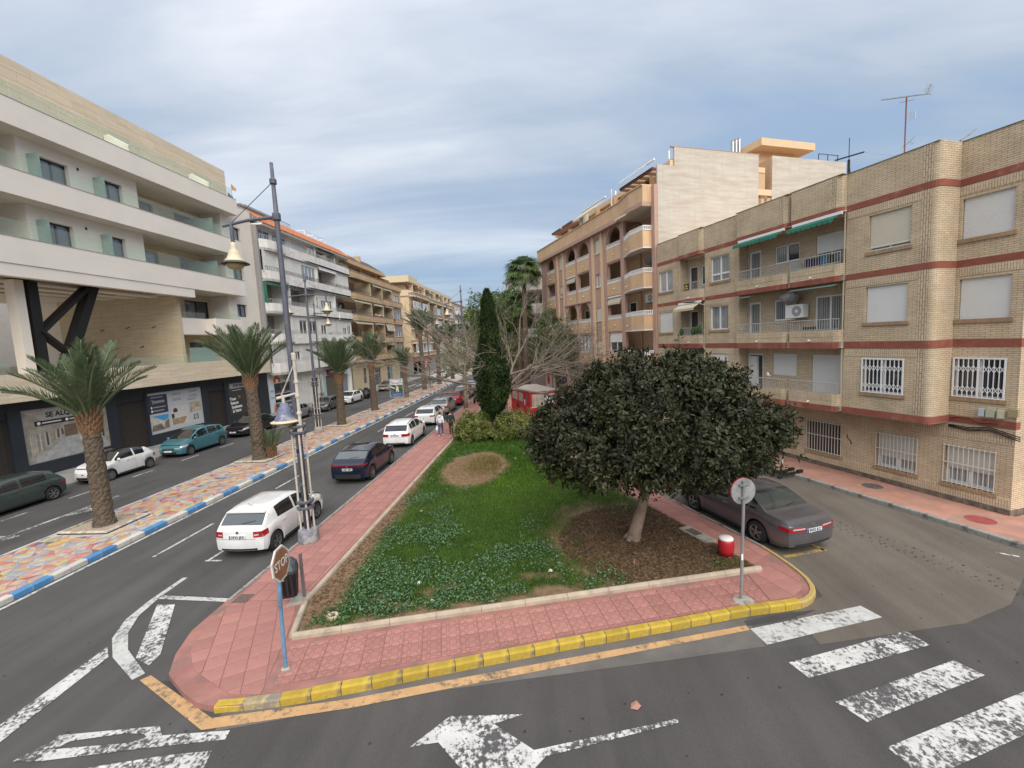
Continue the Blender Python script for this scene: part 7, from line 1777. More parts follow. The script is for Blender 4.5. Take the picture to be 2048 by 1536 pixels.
# ---------------------------------------------------------------- date palms
def frond_mesh(name, L, e0, bend, seed, n=46):
 r = np.random.default_rng(seed); rach = []
 k = 16; p = np.zeros(3); pts = [p.copy()]; ang = e0
 for i in range(k):
  ang = e0 - bend * ((i + 1) / k) ** 1.5
  p = p + np.array([math.cos(ang), 0, math.sin(ang)]) * L / k; pts.append(p.copy())
 pts = np.array(pts)
 def at(t):
  x = t * k; i = min(k - 1, int(x)); f = x - i; return pts[i] * (1 - f) + pts[i + 1] * f, unit((pts[i + 1] - pts[i])[None])[0]
 Pb, D, Nn, ln = [], [], [], []
 for s in (1,-1):
  for i in range(n):
   t = .16 + .84 * (i + r.uniform(-.2,.2)) / n; t = min(.995, max(.1, t)); q, tg = at(t)
   side = np.array([0, s, 0.]); up = np.cross(tg, [0,1,0]); up = up if up[2] > 0 else -up
   fw = .55 + .55 * t
   d = tg * fw + side * (1.0 - .35 * t) + up * (.42 + r.uniform(-.18,.12)); d /= np.linalg.norm(d)
   d[2] -= .12 * (1 - t)
   Pb.append(q); D.append(d); Nn.append(up + side * -.3); ln.append(L * (.195 * math.sin(math.pi * min(1,.18 + t * .78)) ** .8 + .03) * r.uniform(.85,1.12))
 V, F, t = leaf_cards(np.array(Pb), unit(np.array(D)), np.array(Nn), np.array(ln), .034 * L / 2.6,.1, r.random(len(Pb)) * .8)
 # midrib
 mb = MB(); mb.tube([tuple(q) for q in pts], [.022 * (1 - .8 * i / k) + .004 for i in range(k + 1)], 4)
 o = len(V); V = np.vstack([V, np.array(mb.v)]); t = np.concatenate([t, np.full(len(mb.v), .95)])
 F = np.vstack([F, np.array([f for f in mb.f if len(f) == 4]) + o])
 return np_mesh(name, V, F, m_frond, t)
FRONDS = [[frond_mesh('frond', 1.0, math.radians(e), math.radians(b), 11 * q + s) for s in range(2)] for q, (e, b) in enumerate(((87,14), (80,22), (72,28), (63,34), (53,40)))]
def trunk_mesh(h, r0, r1, lean=(0,0), seed=0, flare=.08, nr=None):
 r = random.Random(seed); n = 22; nr = nr or max(10, int(h / .085)); v = []; f = []
 for i in range(nr + 1):
  t = i / nr; z = h * t; R = r0 + (r1 - r0) * t + flare * math.exp(-z / .18)
  cx = lean[0] * t ** 1.3; cy = lean[1] * t ** 1.3
  for k in range(n):
   a = 2 * math.pi * k / n
   w = abs(((k * .5 + i * .5) % 2) - 1); w2 = abs(((k * .5 - i * .5) % 2) - 1)
   d = (.024 * (w * w2) ** .5 * 1.6 - .012) + r.uniform(-.014,.014)
   v.append((cx + (R + d) * math.cos(a), cy + (R + d) * math.sin(a), z))
 for i in range(nr):
  for k in range(n): f.append((i * n + k, i * n + (k + 1) % n, (i + 1) * n + (k + 1) % n, (i + 1) * n + k))
 f.append(tuple(range(nr * n, nr * n + n)))
 return v, f
def date_palm(label, x, y, h, fl, lean, seed, r0=.30, r1=.235, nf=30, z=.15, group='date palms along the mosaic median'):
 t = thing('palm_tree', label, 'palm tree', (x, y, z), 0, group); rd = random.Random(seed)
 v, f = trunk_mesh(h - .2, r0, r1, lean, seed); MB().add(v, f).build('trunk', m_palmtrunk, t)
 b = MB()
 for i in range(70):
  a = i * 2.4; q = i / 70; zz = h - .75 + .9 * q; R = r1 + .03 + .10 * math.sin(q * math.pi)
  c, s = math.cos(a), math.sin(a); px, py = lean[0] + c * R * .72, lean[1] + s * R * .72
  b.tube([(px, py, zz), (px + c * .06, py + s * .06, zz + .10), (px + c * (.10 + .05 * q), py + s * (.10 + .05 * q), zz + .22 + .1 * q)], [.055,.045,.012], 4)
 b.lathe([(r1, h - .8), (r1 + .07, h - .45), (r1 + .03, h - .1), (.1, h + .15)], (lean[0], lean[1], 0), 12); b.build('leaf_bases', m_boot, t)
 for i in range(nf):
  q = i / (nf - 1); tier = min(4, int(q ** .82 * 4.7)); a = i * 2.39996 + rd.uniform(-.25,.25)
  o = obj('frond', FRONDS[tier][rd.randrange(2)], t, (lean[0] + .08 * math.cos(a), lean[1] + .08 * math.sin(a), h + .1 - .3 * q))
  s = fl * rd.uniform(.86,1.08) * (1.0 if tier else .9); o.scale = (s, s, s); o.rotation_euler = (rd.uniform(-.25,.25), rd.uniform(-.12,.12), a)
 return t
date_palm('nearest date palm, left, with thick grey trunk and wide crown', -17.1,14.75,4.25,2.7, (-.02,.02), 1,.30,.25,34)
date_palm('second date palm along the median, with a small sucker at its foot', -17.15,23.95,4.85,3.2, (-.1,.05), 2,.36,.28,32)
date_palm('third date palm along the median, just right of the double street lamp', -17.12,34.35,4.2,3.1, (.12,0), 3,.34,.28,32)
date_palm('fourth date palm along the median, with a narrow dark waisted trunk', -17.12,41.45,4.8,3.2, (-.05,.05), 4,.33,.25,32)
date_palm('short date palm next to the advertising panel', -17.1,51.3,3.75,2.6, (0,0), 5,.30,.24,26)
date_palm('tallest date palm of the median, in front of the beige corner building', -17.0,59.1,8.0,3.4, (-.15,0), 6,.32,.25,32)
date_palm('last clear date palm before the hanging bare twigs', -16.85,67.1,6.2,3.2, (.1,0), 8,.32,.25,28)
date_palm('faint date palm crown behind the last clear one on the median', -16.6,76.0,6.8,3.2, (.1,0), 9,.32,.25,24)
date_palm('small sucker palm growing at the foot of the second date palm', -16.62,24.15,.55,1.25, (.1,0), 10,.13,.11,15, group='sucker palm')
# ---------------------------------------------------------------- fan palms
def fan_mesh(seed):
 r = np.random.default_rng(seed); V = []; F = []; T = []
 n = 26
 for k in range(n):
  a = (k / (n - 1) - .5) * math.radians(265); rr = 1.0 * (1 - .25 * abs(k / (n - 1) - .5)); dz = -.10 * math.cos(a) - .5 * abs(math.sin(a)) ** 2 * .25
  c, s = math.cos(a), math.sin(a); w = .055
  o = len(V); z = .05 if k % 2 else 0
  V += [(0,0,0), (c * rr * .6 - s * w, s * rr * .6 + c * w, z * .6), (c * rr, s * rr, dz - .25 * r.random()), (c * rr * .6 + s * w, s * rr * .6 - c * w, z * .6)]
  F.append((o, o + 1, o + 2, o + 3)); T += [r.random() * .8] * 4
 return np_mesh('fan_frond', V, F, m_fan, T)
FANS = [fan_mesh(q) for q in range(3)]
def fan_palm(label, x, y, h, R, seed, r0=.30):
 t = thing('palm_tree', label, 'palm tree', (x, y, .1), 0, 'tall fan palms in the plaza'); rd = random.Random(seed)
 v, f = trunk_mesh(h, r0, r0 * .62, (.15,0), seed, .1,60); MB().add(v, f).build('trunk', m_palmtrunk, t)
 for i in range(30):
  a = i * 2.4 + rd.uniform(-.2,.2); el = math.radians(78 - 105 * (i / 29) ** 1.1); pl = R * .55
  px, py, pz = .15 + math.cos(a) * math.cos(el) * pl, math.sin(a) * math.cos(el) * pl, h + math.sin(el) * pl
  MB().tube([(.15,0, h - .1), ((px + .15) / 2, py / 2, (h + pz) / 2 + .08), (px, py, pz)], .02,4).build('leaf_stalk', m_barkp, t)
  o = obj('fan_frond', FANS[rd.randrange(3)], t, (px, py, pz)); s = R * rd.uniform(.5,.62); o.scale = (s, s, s); o.rotation_euler = (rd.uniform(-.2,.2), -el * .8 + .55, a)
 sk = MB()
 for i in range(40):
  a = rd.uniform(0,6.28); sk.add([(.15 + .2 * math.cos(a), .2 * math.sin(a), h - .1), (.15 + .42 * math.cos(a + .2), .42 * math.sin(a + .2), h - .6), (.15 + .3 * math.cos(a + .3), .3 * math.sin(a + .3), h - 1.0)], [(0,1,2)])
 sk.build('dead_skirt', m_boot, t)
fan_palm('tall fan palm rising above the pale building in the middle', -2.05,46.0,13.2,2.3,3,.34)
fan_palm('shorter fan palm just left of the tall one', -2.75,47.5,10.0,1.9,5,.3)
# ---------------------------------------------------------------- leafy crowns
def lumps_points(lumps, n, seed, shell=(.72,1.05), nz=.22, ns=.9):
 r = np.random.default_rng(seed); out = []; outn = []
 vol = np.array([a * b + b * c + a * c for (_, (a, b, c)) in lumps]); vol = vol / vol.sum()
 for (c, rad), w in zip(lumps, vol):
  m = int(n * w); d = unit(r.normal(size=(m, 3))); rr = r.uniform(shell[0], shell[1], m) ** .7
  P = np.array(c) + d * np.array(rad) * rr[:, None]
  k = 1 + nz * vnoise(P, ns, seed)[:, None] * 2
  P = np.array(c) + (P - np.array(c)) * k
  N_ = unit(d / np.array(rad))
  keep = np.ones(m, bool)
  for (c2, r2) in lumps:
   if c2 is c: continue
   keep &= (((P - np.array(c2)) / np.array(r2)) ** 2).sum(1) > .62
  out.append(P[keep]); outn.append(N_[keep])
 return np.vstack(out), np.vstack(outn)
def rosettes(P, N_, per, ln, wd, seed, spread=.85, up=.25, cl=1.6, fold=.25):
 r = np.random.default_rng(seed); n = len(P)
 Pp = np.repeat(P, per, 0); Nn = np.repeat(unit(N_ + [0,0, up]), per, 0)
 D = unit(Nn * (1 - spread * .6) + r.normal(size=Pp.shape) * spread * .75)
 Pp = Pp + r.normal(size=Pp.shape) * ln * .3
 base = .5 + .45 * np.repeat(np.clip(vnoise(P, cl, 3.3) * 1.6,-1,1), per); tint = np.clip(base * .75 + r.normal(size=len(Pp)) * .2,0,1)
 return leaf_cards(Pp, D, Nn + r.normal(size=Nn.shape) * .35, ln * r.uniform(.7,1.25, len(Pp)), wd * r.uniform(.8,1.2, len(Pp)), fold, tint)
def branches(mb, p, d, L, r, depth, rd, spread=.6, up=.08, kids=3, shrink=.72, tips=None, droop=0.0, minr=.004, sides=5):
 p = Vector(p); d = Vector(d).normalized(); seg = 3; path = [p]; q = p.copy(); dd = d.copy()
 for i in range(seg):
  dd = (dd + Vector((rd.uniform(-.2,.2), rd.uniform(-.2,.2), rd.uniform(-.14,.14) + up - droop * (.5 if depth < 2 else .1)))).normalized(); q = q + dd * L / seg; path.append(q.copy())
 mb.tube(path, [max(minr, r * (1 - .45 * i / seg)) for i in range(seg + 1)], sides if r > .03 else 3)
 if depth <= 0:
  if tips is not None: tips.append((tuple(q), tuple(dd)))
  return
 for k in range(kids):
  i = rd.choice((1,2,3)) if k else 3
  nd = (dd + Vector((rd.gauss(0, spread), rd.gauss(0, spread), rd.gauss(0, spread * .7)))).normalized()
  branches(mb, path[i], nd, L * shrink * rd.uniform(.75,1.15), max(minr, r * .58), depth - 1, rd, spread, up, kids, shrink, tips, droop, minr, sides)
def ficus():
 t = thing('ficus_tree', 'big dark green broad crowned tree leaning beside the grey saloon', 'tree', (2.40,12.78,.1)); rd = random.Random(4)
 m = MB(); m.tube([(0,0,-.05), (.08,.02,.35), (.30,.05,1.1), (.50,.08,1.9), (.62,.1,2.6)], [.25,.19,.155,.15,.16], 12)
 for a in (0.2,1.5,2.6,3.9,5.1): m.tube([(.0 + .1 * math.cos(a), .1 * math.sin(a), .25), (.28 * math.cos(a), .28 * math.sin(a), .05), (.5 * math.cos(a), .5 * math.sin(a), -.05)], [.10,.07,.02], 6)
 for a in range(8):
  an = a * .8; branches(m, (.6,.1,2.4), (math.cos(an), math.sin(an), .55), 1.0,.09,2, rd, .5,.05,3,.7, sides=5)
 m.build('trunk', M('bark_ficus', (0.22,0.16,0.115), .9, var=.3, vscale=4, bump=.6, bscale=18), t, True)
 C = [((.75,.25,4.05), (2.35,2.3,1.75)), ((-1.2,.1,3.15), (1.75,1.7,1.25)), ((-1.75,.5,3.4), (1.2,1.2,1.0)), ((2.75,.3,3.35), (1.75,1.8,1.35)), ((3.5,.6,3.2), (1.05,1.3,.9)), ((1.5,-1.0,3.05), (1.7,1.3,1.05)), ((0.0,-.9,3.0), (1.5,1.3,1.0)), ((1.9,.5,4.5), (1.5,1.6,1.15)), ((-.5,.4,4.35), (1.3,1.5,1.1)), ((.9,1.2,3.3), (2.3,1.4,1.5))]
 P, N_ = lumps_points(C, 9000,5, (.66,1.04), .20,1.3)
 V, F, tt = rosettes(P, N_, 9,.15,.062,6,.9,.22,1.3)
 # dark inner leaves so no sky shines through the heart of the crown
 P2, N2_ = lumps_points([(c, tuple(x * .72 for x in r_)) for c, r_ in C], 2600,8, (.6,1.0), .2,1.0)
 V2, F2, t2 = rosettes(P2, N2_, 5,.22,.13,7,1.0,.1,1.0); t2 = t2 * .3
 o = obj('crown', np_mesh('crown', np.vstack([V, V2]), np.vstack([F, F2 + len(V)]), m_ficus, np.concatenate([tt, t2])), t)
 o['kind'] = 'stuff'
ficus()
def cypress():
 t = thing('cypress_tree', 'tall narrow dark cypress between two round yellow green shrubs', 'tree', (-3.38,26.98,.1)); r = np.random.default_rng(12)
 MB().tube([(0,0,-.05), (.02,0,1.0), (0,0,3.0), (-.02,0,8.6)], [.15,.11,.09,.02], 8).build('trunk', m_bark, t, True)
 prof = np.array([(1.25,.05), (1.7,.20), (2.0,.62), (2.7,.92), (3.6,1.04), (4.5,1.0), (5.1,.86), (5.7,.72), (6.8,.54), (7.9,.42), (8.9,.23), (9.45,.02)])
 n = 26000; z = 1.25 + 8.15 * r.random(n) ** 1.25; R = np.interp(z, prof[:, 0], prof[:, 1]); a = r.uniform(0,2 * np.pi, n)
 P0 = np.stack([np.cos(a) * 2.2, np.sin(a) * 2.2, z * 1.1], 1)
 bump = 1 + .34 * vnoise(P0,.9,5.0) + .16 * vnoise(P0,2.3,9.0)
 rr = R * bump * r.uniform(.62,1.04, n); lean = -.06 * (z - 1.2) / 8
 P = np.stack([np.cos(a) * rr + lean, np.sin(a) * rr, z], 1)
 D = unit(np.stack([np.cos(a) * .42, np.sin(a) * .42, np.full(n, .95)], 1) + r.normal(size=(n, 3)) * .32)
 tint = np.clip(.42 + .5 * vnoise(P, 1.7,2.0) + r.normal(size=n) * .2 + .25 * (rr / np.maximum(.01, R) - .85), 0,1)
 V, F, tt = leaf_cards(P, D, unit(np.stack([np.cos(a), np.sin(a), np.full(n, .2)], 1) + r.normal(size=(n, 3)) * .5), .22 * r.uniform(.6,1.3, n), .085,.2, tint)
 obj('crown', np_mesh('crown', V, F, m_cyp, tt), t)['kind'] = 'stuff'
cypress()
def shrub(label, x, y, rad, h, seed, mat=m_yel, n=2600):
 t = thing('shrub', label, 'shrub', (x, y, .1), 0, 'round shrubs at the foot of the cypress'); rd = random.Random(seed)
 m = MB()
 for k in range(7): a = k * .9; branches(m, (0,0,0), (math.cos(a) * .8, math.sin(a) * .8,1), h * .5,.025,2, rd, .5,.1,3,.7, sides=3)
 m.build('stems', m_bark, t)
 L_ = [((0,0, h * .5), (rad, rad, h * .55)), ((rad * .5,-.2, h * .42), (rad * .6, rad * .6, h * .42)), ((-rad * .5,.1, h * .45), (rad * .6, rad * .6, h * .45))]
 P, N_ = lumps_points(L_, n, seed, (.7,1.12), .4,2.2); V, F, tt = rosettes(P, N_, 5,.14,.06, seed + 1,.8,.5,2.2)
 obj('foliage', np_mesh('foliage', V, F, mat, tt), t)['kind'] = 'stuff'
shrub('round yellow green shrub left of the cypress foot', -4.72,27.1,1.1,1.6,21)
shrub('round yellow green shrub right of the cypress foot', -2.15,27.2,1.25,1.6,22)
def bare_tree():
 t = thing('bare_tree', 'wide spreading bare tree with tangled grey twigs behind the cypress', 'tree', (-3.15,31.6,.1)); rd = random.Random(14)
 m = MB(); m.tube([(0,0,-.05), (.05,0,1.6), (.0,0,3.4)], [.24,.19,.17], 8); tips = []
 for k, (a, e, L) in enumerate(((0.1,.35,3.0), (.9,.75,2.9), (1.9,.55,2.6), (2.7,.30,3.1), (3.3,.12,3.2), (3.7,.6,2.8), (4.6,.45,2.2), (5.6,.25,2.8), (6.0,.8,2.8), (0.4,1.2,2.8), (-.15,.05,3.0))):
  branches(m, (0,0,2.3 + .18 * k % 1.3), (math.cos(a), math.sin(a), e * 1.15), L * 1.12,.11,5, rd, .40,.03,3,.76, tips, .05,.007,6)
 m.build('limbs', M('twig_grey', (0.20,0.165,0.137), .9, var=.2, vscale=3), t)
 pts = np.array([p for p, d in tips if rd.random() < .35]); N_ = unit(RNG.normal(size=pts.shape))
 V, F, tt = rosettes(pts, N_, 3,.10,.045,77,1.0,.1,1.0); obj('sparse_leaves', np_mesh('sparse_leaves', V, F, m_yel, tt * .6), t)['kind'] = 'stuff'
bare_tree()
def leafy_tree(name, label, x, y, h0, lumps, n, mat, seed, ln=.16, wd=.08, per=5, r0=.16, bark=m_barkp, group=None, z=.12):
 t = thing(name, label, 'tree', (x, y, z), 0, group); rd = random.Random(seed)
 m = MB(); m.tube([(0,0,-.05), (.03,.02, h0 * .5), (0,0, h0), (0,0, h0 + .6)], [r0 * 1.25, r0, r0 * .9, r0 * .6], 10)
 for k in range(6): a = k * 1.05 + seed; branches(m, (0,0, h0), (math.cos(a), math.sin(a), .8), 1.4, r0 * .45,3, rd, .5,.08,3,.7, sides=4)
 m.build('trunk', bark, t, True)
 P, N_ = lumps_points(lumps, n, seed, (.55,1.08), .35,.8); V, F, tt = rosettes(P, N_, per, ln, wd, seed + 1,1.0,.15,1.0)
 obj('crown', np_mesh('crown', V, F, mat, tt), t)['kind'] = 'stuff'
 return t
leafy_tree('street_tree', 'slim pale trunked street tree with thin yellow green leaves beside the red car', -7.9,41.2,3.2, [((0,0,5.0), (1.9,1.9,1.7)), ((-.9,-.4,4.4), (1.3,1.3,1.0)), ((.8,0,5.8), (1.2,1.2,1.2))], 2000, m_yel, 31,.14,.06,4,.17)
leafy_tree('street_tree', 'deep green bushy tree in front of the orange building', 0.75,41.2,3.0, [((0,0,6.2), (1.9,2.0,2.0)), ((.7,-.3,5.2), (1.7,1.7,1.5)), ((-.7,0,5.2), (1.4,1.4,1.4)), ((.5,0,4.2), (1.5,1.5,1.0)), ((-.2,0,7.8), (.8,.8,1.2))], 4200, m_deep, 33,.17,.07,6,.18)
SG = 'green street trees at the far end of the green'
leafy_tree('street_tree', 'bright green tree left of the cypress tip', -8.0,57.5,3.6, [((0,0,9.2), (2.8,2.8,3.0)), ((-1.2,0,7.4), (2.0,2.0,1.8)), ((1.4,0,11.0), (1.8,1.8,1.7))], 3000, m_mid, 35,.26,.14,5,.17, group=SG)
leafy_tree('street_tree', 'bright green tree right of the cypress tip', -4.6,56.0,3.6, [((0,0,9.4), (2.4,2.4,3.0)), ((1.0,0,11.2), (1.7,1.7,1.6)), ((-1,0,7.4), (2.0,2.0,1.8))], 3000, m_mid, 36,.26,.14,5,.17, group=SG)
leafy_tree('street_tree', 'dark green tree farthest along the avenue pavement', -7.9,70,3.6, [((0,0,7.5), (2.8,2.8,3.2)), ((-1.5,0,6.0), (2.0,2.0,1.8))], 2600, m_deep, 37,.3,.15,5,.17, group=SG)
leafy_tree('street_tree', 'green tree behind the bare twigs, between the fan palms and the avenue', -5.5,64,3.2, [((0,0,6.4), (3.0,3.0,2.8)), ((2,0,5.2), (2.4,2.4,2.2))], 2800, m_deep, 38,.28,.14,5,.17, group=SG)
leafy_tree('street_tree', 'olive green low tree behind the red kiosk', -3.6,51.5,2.4, [((0,0,4.6), (2.4,2.2,1.9)), ((2.0,0,4.2), (1.8,1.8,1.6))], 1800, m_yel, 39,.2,.1,5,.15, group=SG)
# ---------------------------------------------------------------- the green itself
GA, GB = (-5.72,8.62), (5.2,11.22)
def green_at(x, y):
 """0 bare soil .. 1 thick green"""
 dl = x + 6.1; ex, ey = GB[0] - GA[0], GB[1] - GA[1]; L_ = math.hypot(ex, ey)
 df = ((y - GA[1]) * ex - (x - GA[0]) * ey) / L_; dr = 9.0 - (x * N2[0] + y * N2[1])
 n1 = mnoise.noise(Vector((x * .55, y * .55,2.0))); n2 = mnoise.noise(Vector((x * 1.7, y * 1.7,7.0))); n3 = mnoise.noise(Vector((x * 4, y * 4,1.0)))
 g = .95
 wl = .62 * max(0, min(1, (20 - y) / 9)) * (.9 + .7 * n1) + .06
 g = min(g, (dl - wl) / .45 + .35 * n3 + .3)
 g = min(g, (df - .22 - .35 * n2) / .4 + .3 * n3 + .4)
 g = min(g, 1.0 + 1.2 * n2 + .5 * n3 + 1.5 * max(0, (df - 1.0)) / 1.5 if df < 2.4 else 2)
 dx, dy = (x - 3.1) / 2.75, (y - 12.9) / 2.5
 g = min(g, (math.sqrt(dx * dx + dy * dy) - 1 + .35 * n1 + .2 * n2) * 2.0 + .15)
 dx, dy = (x + 3.75) / 1.45, (y - 21.0) / 2.6
 g = min(g, (math.sqrt(dx * dx + dy * dy) - 1 + .15 * n2) * 3.5)
 g = min(g, dr / .5 - .1)
 return max(0.0, min(1.0, g))
LAWN = [(-5.70,8.55), (5.30,11.18), sd(8.65,8.98)[:2], (-6.18,40.7), (-6.18,9.75)]
def in_green(x, y):
 return all((LAWN[(k + 1) % 5][0] - LAWN[k][0]) * (y - LAWN[k][1]) - (LAWN[(k + 1) % 5][1] - LAWN[k][1]) * (x - LAWN[k][0]) > 0 for k in range(5))
def ground_z(x, y):
 d = math.hypot(x - 2.5, y - 12.8)
 return .165 + .025 * mnoise.noise(Vector((x * .5, y * .5,0))) + .012 * mnoise.noise(Vector((x * 2.5, y * 2.5,4))) + .10 * math.exp(-(d / 1.6) ** 2)
def lawn():
 poly = LAWN
 st = .16; xs = np.arange(-6.4,6.2, st); ys = np.arange(8.4,41, st); idx = {}; v = []; f = []; a = []
 def vid(i, j):
  if (i, j) not in idx:
   x, y = float(xs[i]), float(ys[j]); idx[i, j] = len(v); v.append((x, y, ground_z(x, y))); a.append(green_at(x, y))
  return idx[i, j]
 for i in range(len(xs) - 1):
  for j in range(len(ys) - 1):
   cx, cy = xs[i] + st / 2, ys[j] + st / 2
   q = [(xs[i], ys[j]), (xs[i + 1], ys[j]), (xs[i + 1], ys[j + 1]), (xs[i], ys[j + 1])]
   p = clip(q, poly)
   if len(p) < 3: continue
   if abs(area(p) - st * st) < 1e-6: f.append((vid(i, j), vid(i + 1, j), vid(i + 1, j + 1), vid(i, j + 1)))
   else:
    o = len(v)
    for x, y in p: v.append((float(x), float(y), ground_z(x, y))); a.append(green_at(x, y))
    f.append(tuple(range(o, o + len(p))))
 me = bpy.data.meshes.new('lawn'); me.from_pydata(v, [], f); at = me.attributes.new('green', 'FLOAT', 'POINT'); at.data.foreach_set('value', a); me.shade_smooth()
 me.materials.append(M_attr('soil_and_turf', 'green', (0.205,0.132,0.078), (0.034,0.070,0.012)))
 o = obj('lawn', me); o['kind'] = 'structure'
 return o
lawn_o = lawn()
def scatter_green():
 r = np.random.default_rng(3)
 # grass blades
 P = []; T = []; H = []
 for _ in range(150000):
  y = 8.6 + 31 * r.random() ** 1.7; x = r.uniform(-6.1,6.0)
  if x * N2[0] + y * N2[1] > 8.95 or not in_green(x, y): continue
  g = green_at(x, y)
  if r.random() > g: continue
  br = math.exp(-((x + 1.5) / 2.2) ** 2 - ((y - 17.2) / 2.6) ** 2)
  P.append((x, y, ground_z(x, y) - .005)); T.append(min(1, max(0,.25 + .55 * br + .3 * mnoise.noise(Vector((x * 1.2, y * 1.2,9))) + r.normal() * .15))); H.append((.05 + .05 * r.random()) * (1 + .4 * (y > 20)))
 P = np.array(P); n = len(P); D = unit(np.stack([r.normal(size=n) * .45, r.normal(size=n) * .45, np.ones(n)], 1))
 V, F, t = leaf_cards(P, D, unit(r.normal(size=(n, 3))), np.array(H) * 1.5,.016 + .012 * (P[:, 1] > 18), .1, np.array(T))
 o = obj('grass', np_mesh('grass', V, F, M_leaf('grass_blade', (0.030,0.080,0.012), (0.15,0.27,0.016), .7,.2,.2), t)); tag(o, 'short green grass of the wedge shaped lawn', 'grass'); o['kind'] = 'stuff'
 # round clover-like leaves in patches
 P = [];
 for _ in range(90000):
  y = 8.6 + 22 * r.random() ** 1.6; x = r.uniform(-6.1,6.0)
  if x * N2[0] + y * N2[1] > 8.9 or not in_green(x, y): continue
  g = green_at(x, y); c = mnoise.noise(Vector((x * .7, y * .7,21))) + .45 * mnoise.noise(Vector((x * 2.6, y * 2.6,5))) + .55 * max(0,1 - (y - 9) / 9) - .25 - .7 * math.exp(-((x + 1.2) / 2.4) ** 2 - ((y - 17.0) / 3.0) ** 2) + (.3 if x < -3.5 else 0)
  if r.random() > min(1, g * 1.3) or c < r.uniform(-.05,.35): continue
  P.append((x, y, ground_z(x, y) + r.uniform(.03,.11)))
 P = np.array(P); n = len(P); R = r.uniform(.014,.031, n); k = 6
 tilt = unit(np.stack([r.normal(size=n) * .45, r.normal(size=n) * .45, np.ones(n)], 1)); A = unit(np.cross(tilt, r.normal(size=(n, 3)))); B = np.cross(tilt, A)
 th = np.arange(k) * 2 * np.pi / k
 V = (P[:, None, :] + R[:, None, None] * (np.cos(th)[None, :, None] * A[:, None, :] + np.sin(th)[None, :, None] * B[:, None, :])).reshape(-1,3)
 t = np.repeat(r.random(n), k)
 o = obj('ground_cover', np_mesh('ground_cover', V, np.arange(n * k).reshape(n, k), M_leaf('clover_leaf', (0.035,0.085,0.032), (0.10,0.18,0.085), .45,.4), t)); tag(o, 'patches of low round leaved weeds over the lawn', 'ground cover'); o['kind'] = 'stuff'
 # leaf litter under the ficus, straw along the edges, dead stems in the round bed
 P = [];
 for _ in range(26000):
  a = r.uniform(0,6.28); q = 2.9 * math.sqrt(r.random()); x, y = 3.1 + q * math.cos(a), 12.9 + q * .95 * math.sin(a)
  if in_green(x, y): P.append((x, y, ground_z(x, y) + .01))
 for _ in range(2500):
  y = r.uniform(9,18); x = -6.1 + abs(r.normal()) * .7
  if in_green(x, y) and green_at(x, y) < .5: P.append((x, y, ground_z(x, y) + .008))
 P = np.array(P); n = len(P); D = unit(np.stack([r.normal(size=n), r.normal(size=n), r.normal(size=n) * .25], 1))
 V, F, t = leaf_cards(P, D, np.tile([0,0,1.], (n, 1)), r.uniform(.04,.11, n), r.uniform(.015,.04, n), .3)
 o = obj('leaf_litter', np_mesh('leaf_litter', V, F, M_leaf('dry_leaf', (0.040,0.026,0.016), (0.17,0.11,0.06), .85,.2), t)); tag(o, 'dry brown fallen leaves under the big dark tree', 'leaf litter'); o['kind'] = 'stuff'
 n = 5200; a = r.uniform(0,6.28, n); q = np.sqrt(r.random(n)); x = -3.75 + 1.35 * q * np.cos(a); y = 21.0 + 2.45 * q * np.sin(a)
 P = np.stack([x, y, np.full(n, .11)], 1); D = unit(np.stack([r.normal(size=n) * .6, r.normal(size=n) * .6, np.ones(n)], 1)); hh = (.10 + .26 * np.exp(-(((x + 3.2) / .9) ** 2 + ((y - 21.6) / 1.4) ** 2))) * r.uniform(.5,1.3, n)
 V, F, t = leaf_cards(P, D, unit(r.normal(size=(n, 3))), hh, .02,.2)
 o = obj('dry_bed', np_mesh('dry_bed', V, F, M_leaf('dry_stem', (0.17,0.10,0.045), (0.20,0.19,0.06), .85,.2), t)); tag(o, 'dried out brown plants in the round bed of the lawn', 'dry plants'); o['kind'] = 'stuff'
scatter_green()
# kerb round the lawn, in rounded lengths
m_lk = M('lawn_kerb', (0.40,0.33,0.25), .9, var=.15, vscale=3, bump=.3, dirt=(.26,.21,.16), dscale=2.2, dlo=.52, dhi=.7)
def lawn_kerb():
 t = thing('lawn_kerb', 'low rounded beige concrete edging round the lawn', 'kerb', (-5.8,8.5,.1))
 def run(pts):
  for k in range(len(pts) - 1):
   a, b = Vector(pts[k]), Vector(pts[k + 1]); d = b - a; L_ = d.length; d.normalize(); n = Vector((-d.y, d.x)); m = MB()
   prof = [(-.07,-.03), (-.07,.10), (-.05,.14), (0,.155), (.05,.14), (.07,.10), (.07,-.03)]; V = []
   for s in (.004, L_ - .004): V += [((a.x + d.x * s + n.x * o) + 5.8, (a.y + d.y * s + n.y * o) - 8.5, z) for o, z in prof]
   q = len(prof); m.add(V, [tuple(range(q))[::-1], tuple(range(q, 2 * q))] + [(i, (i + 1) % q, q + (i + 1) % q, q + i) for i in range(q)]); m.build('edging_stone', m_lk, t)
 seg = lambda a, b, n: [(a[0] + (b[0] - a[0]) * k / n, a[1] + (b[1] - a[1]) * k / n) for k in range(n + 1)]
 run(seg((-5.80,8.50), (5.36,11.17), 11)); run(seg((-6.22,9.78), (-5.80,8.50), 2)); run(seg((-6.22,40.8), (-6.22,9.78), 31))
lawn_kerb()
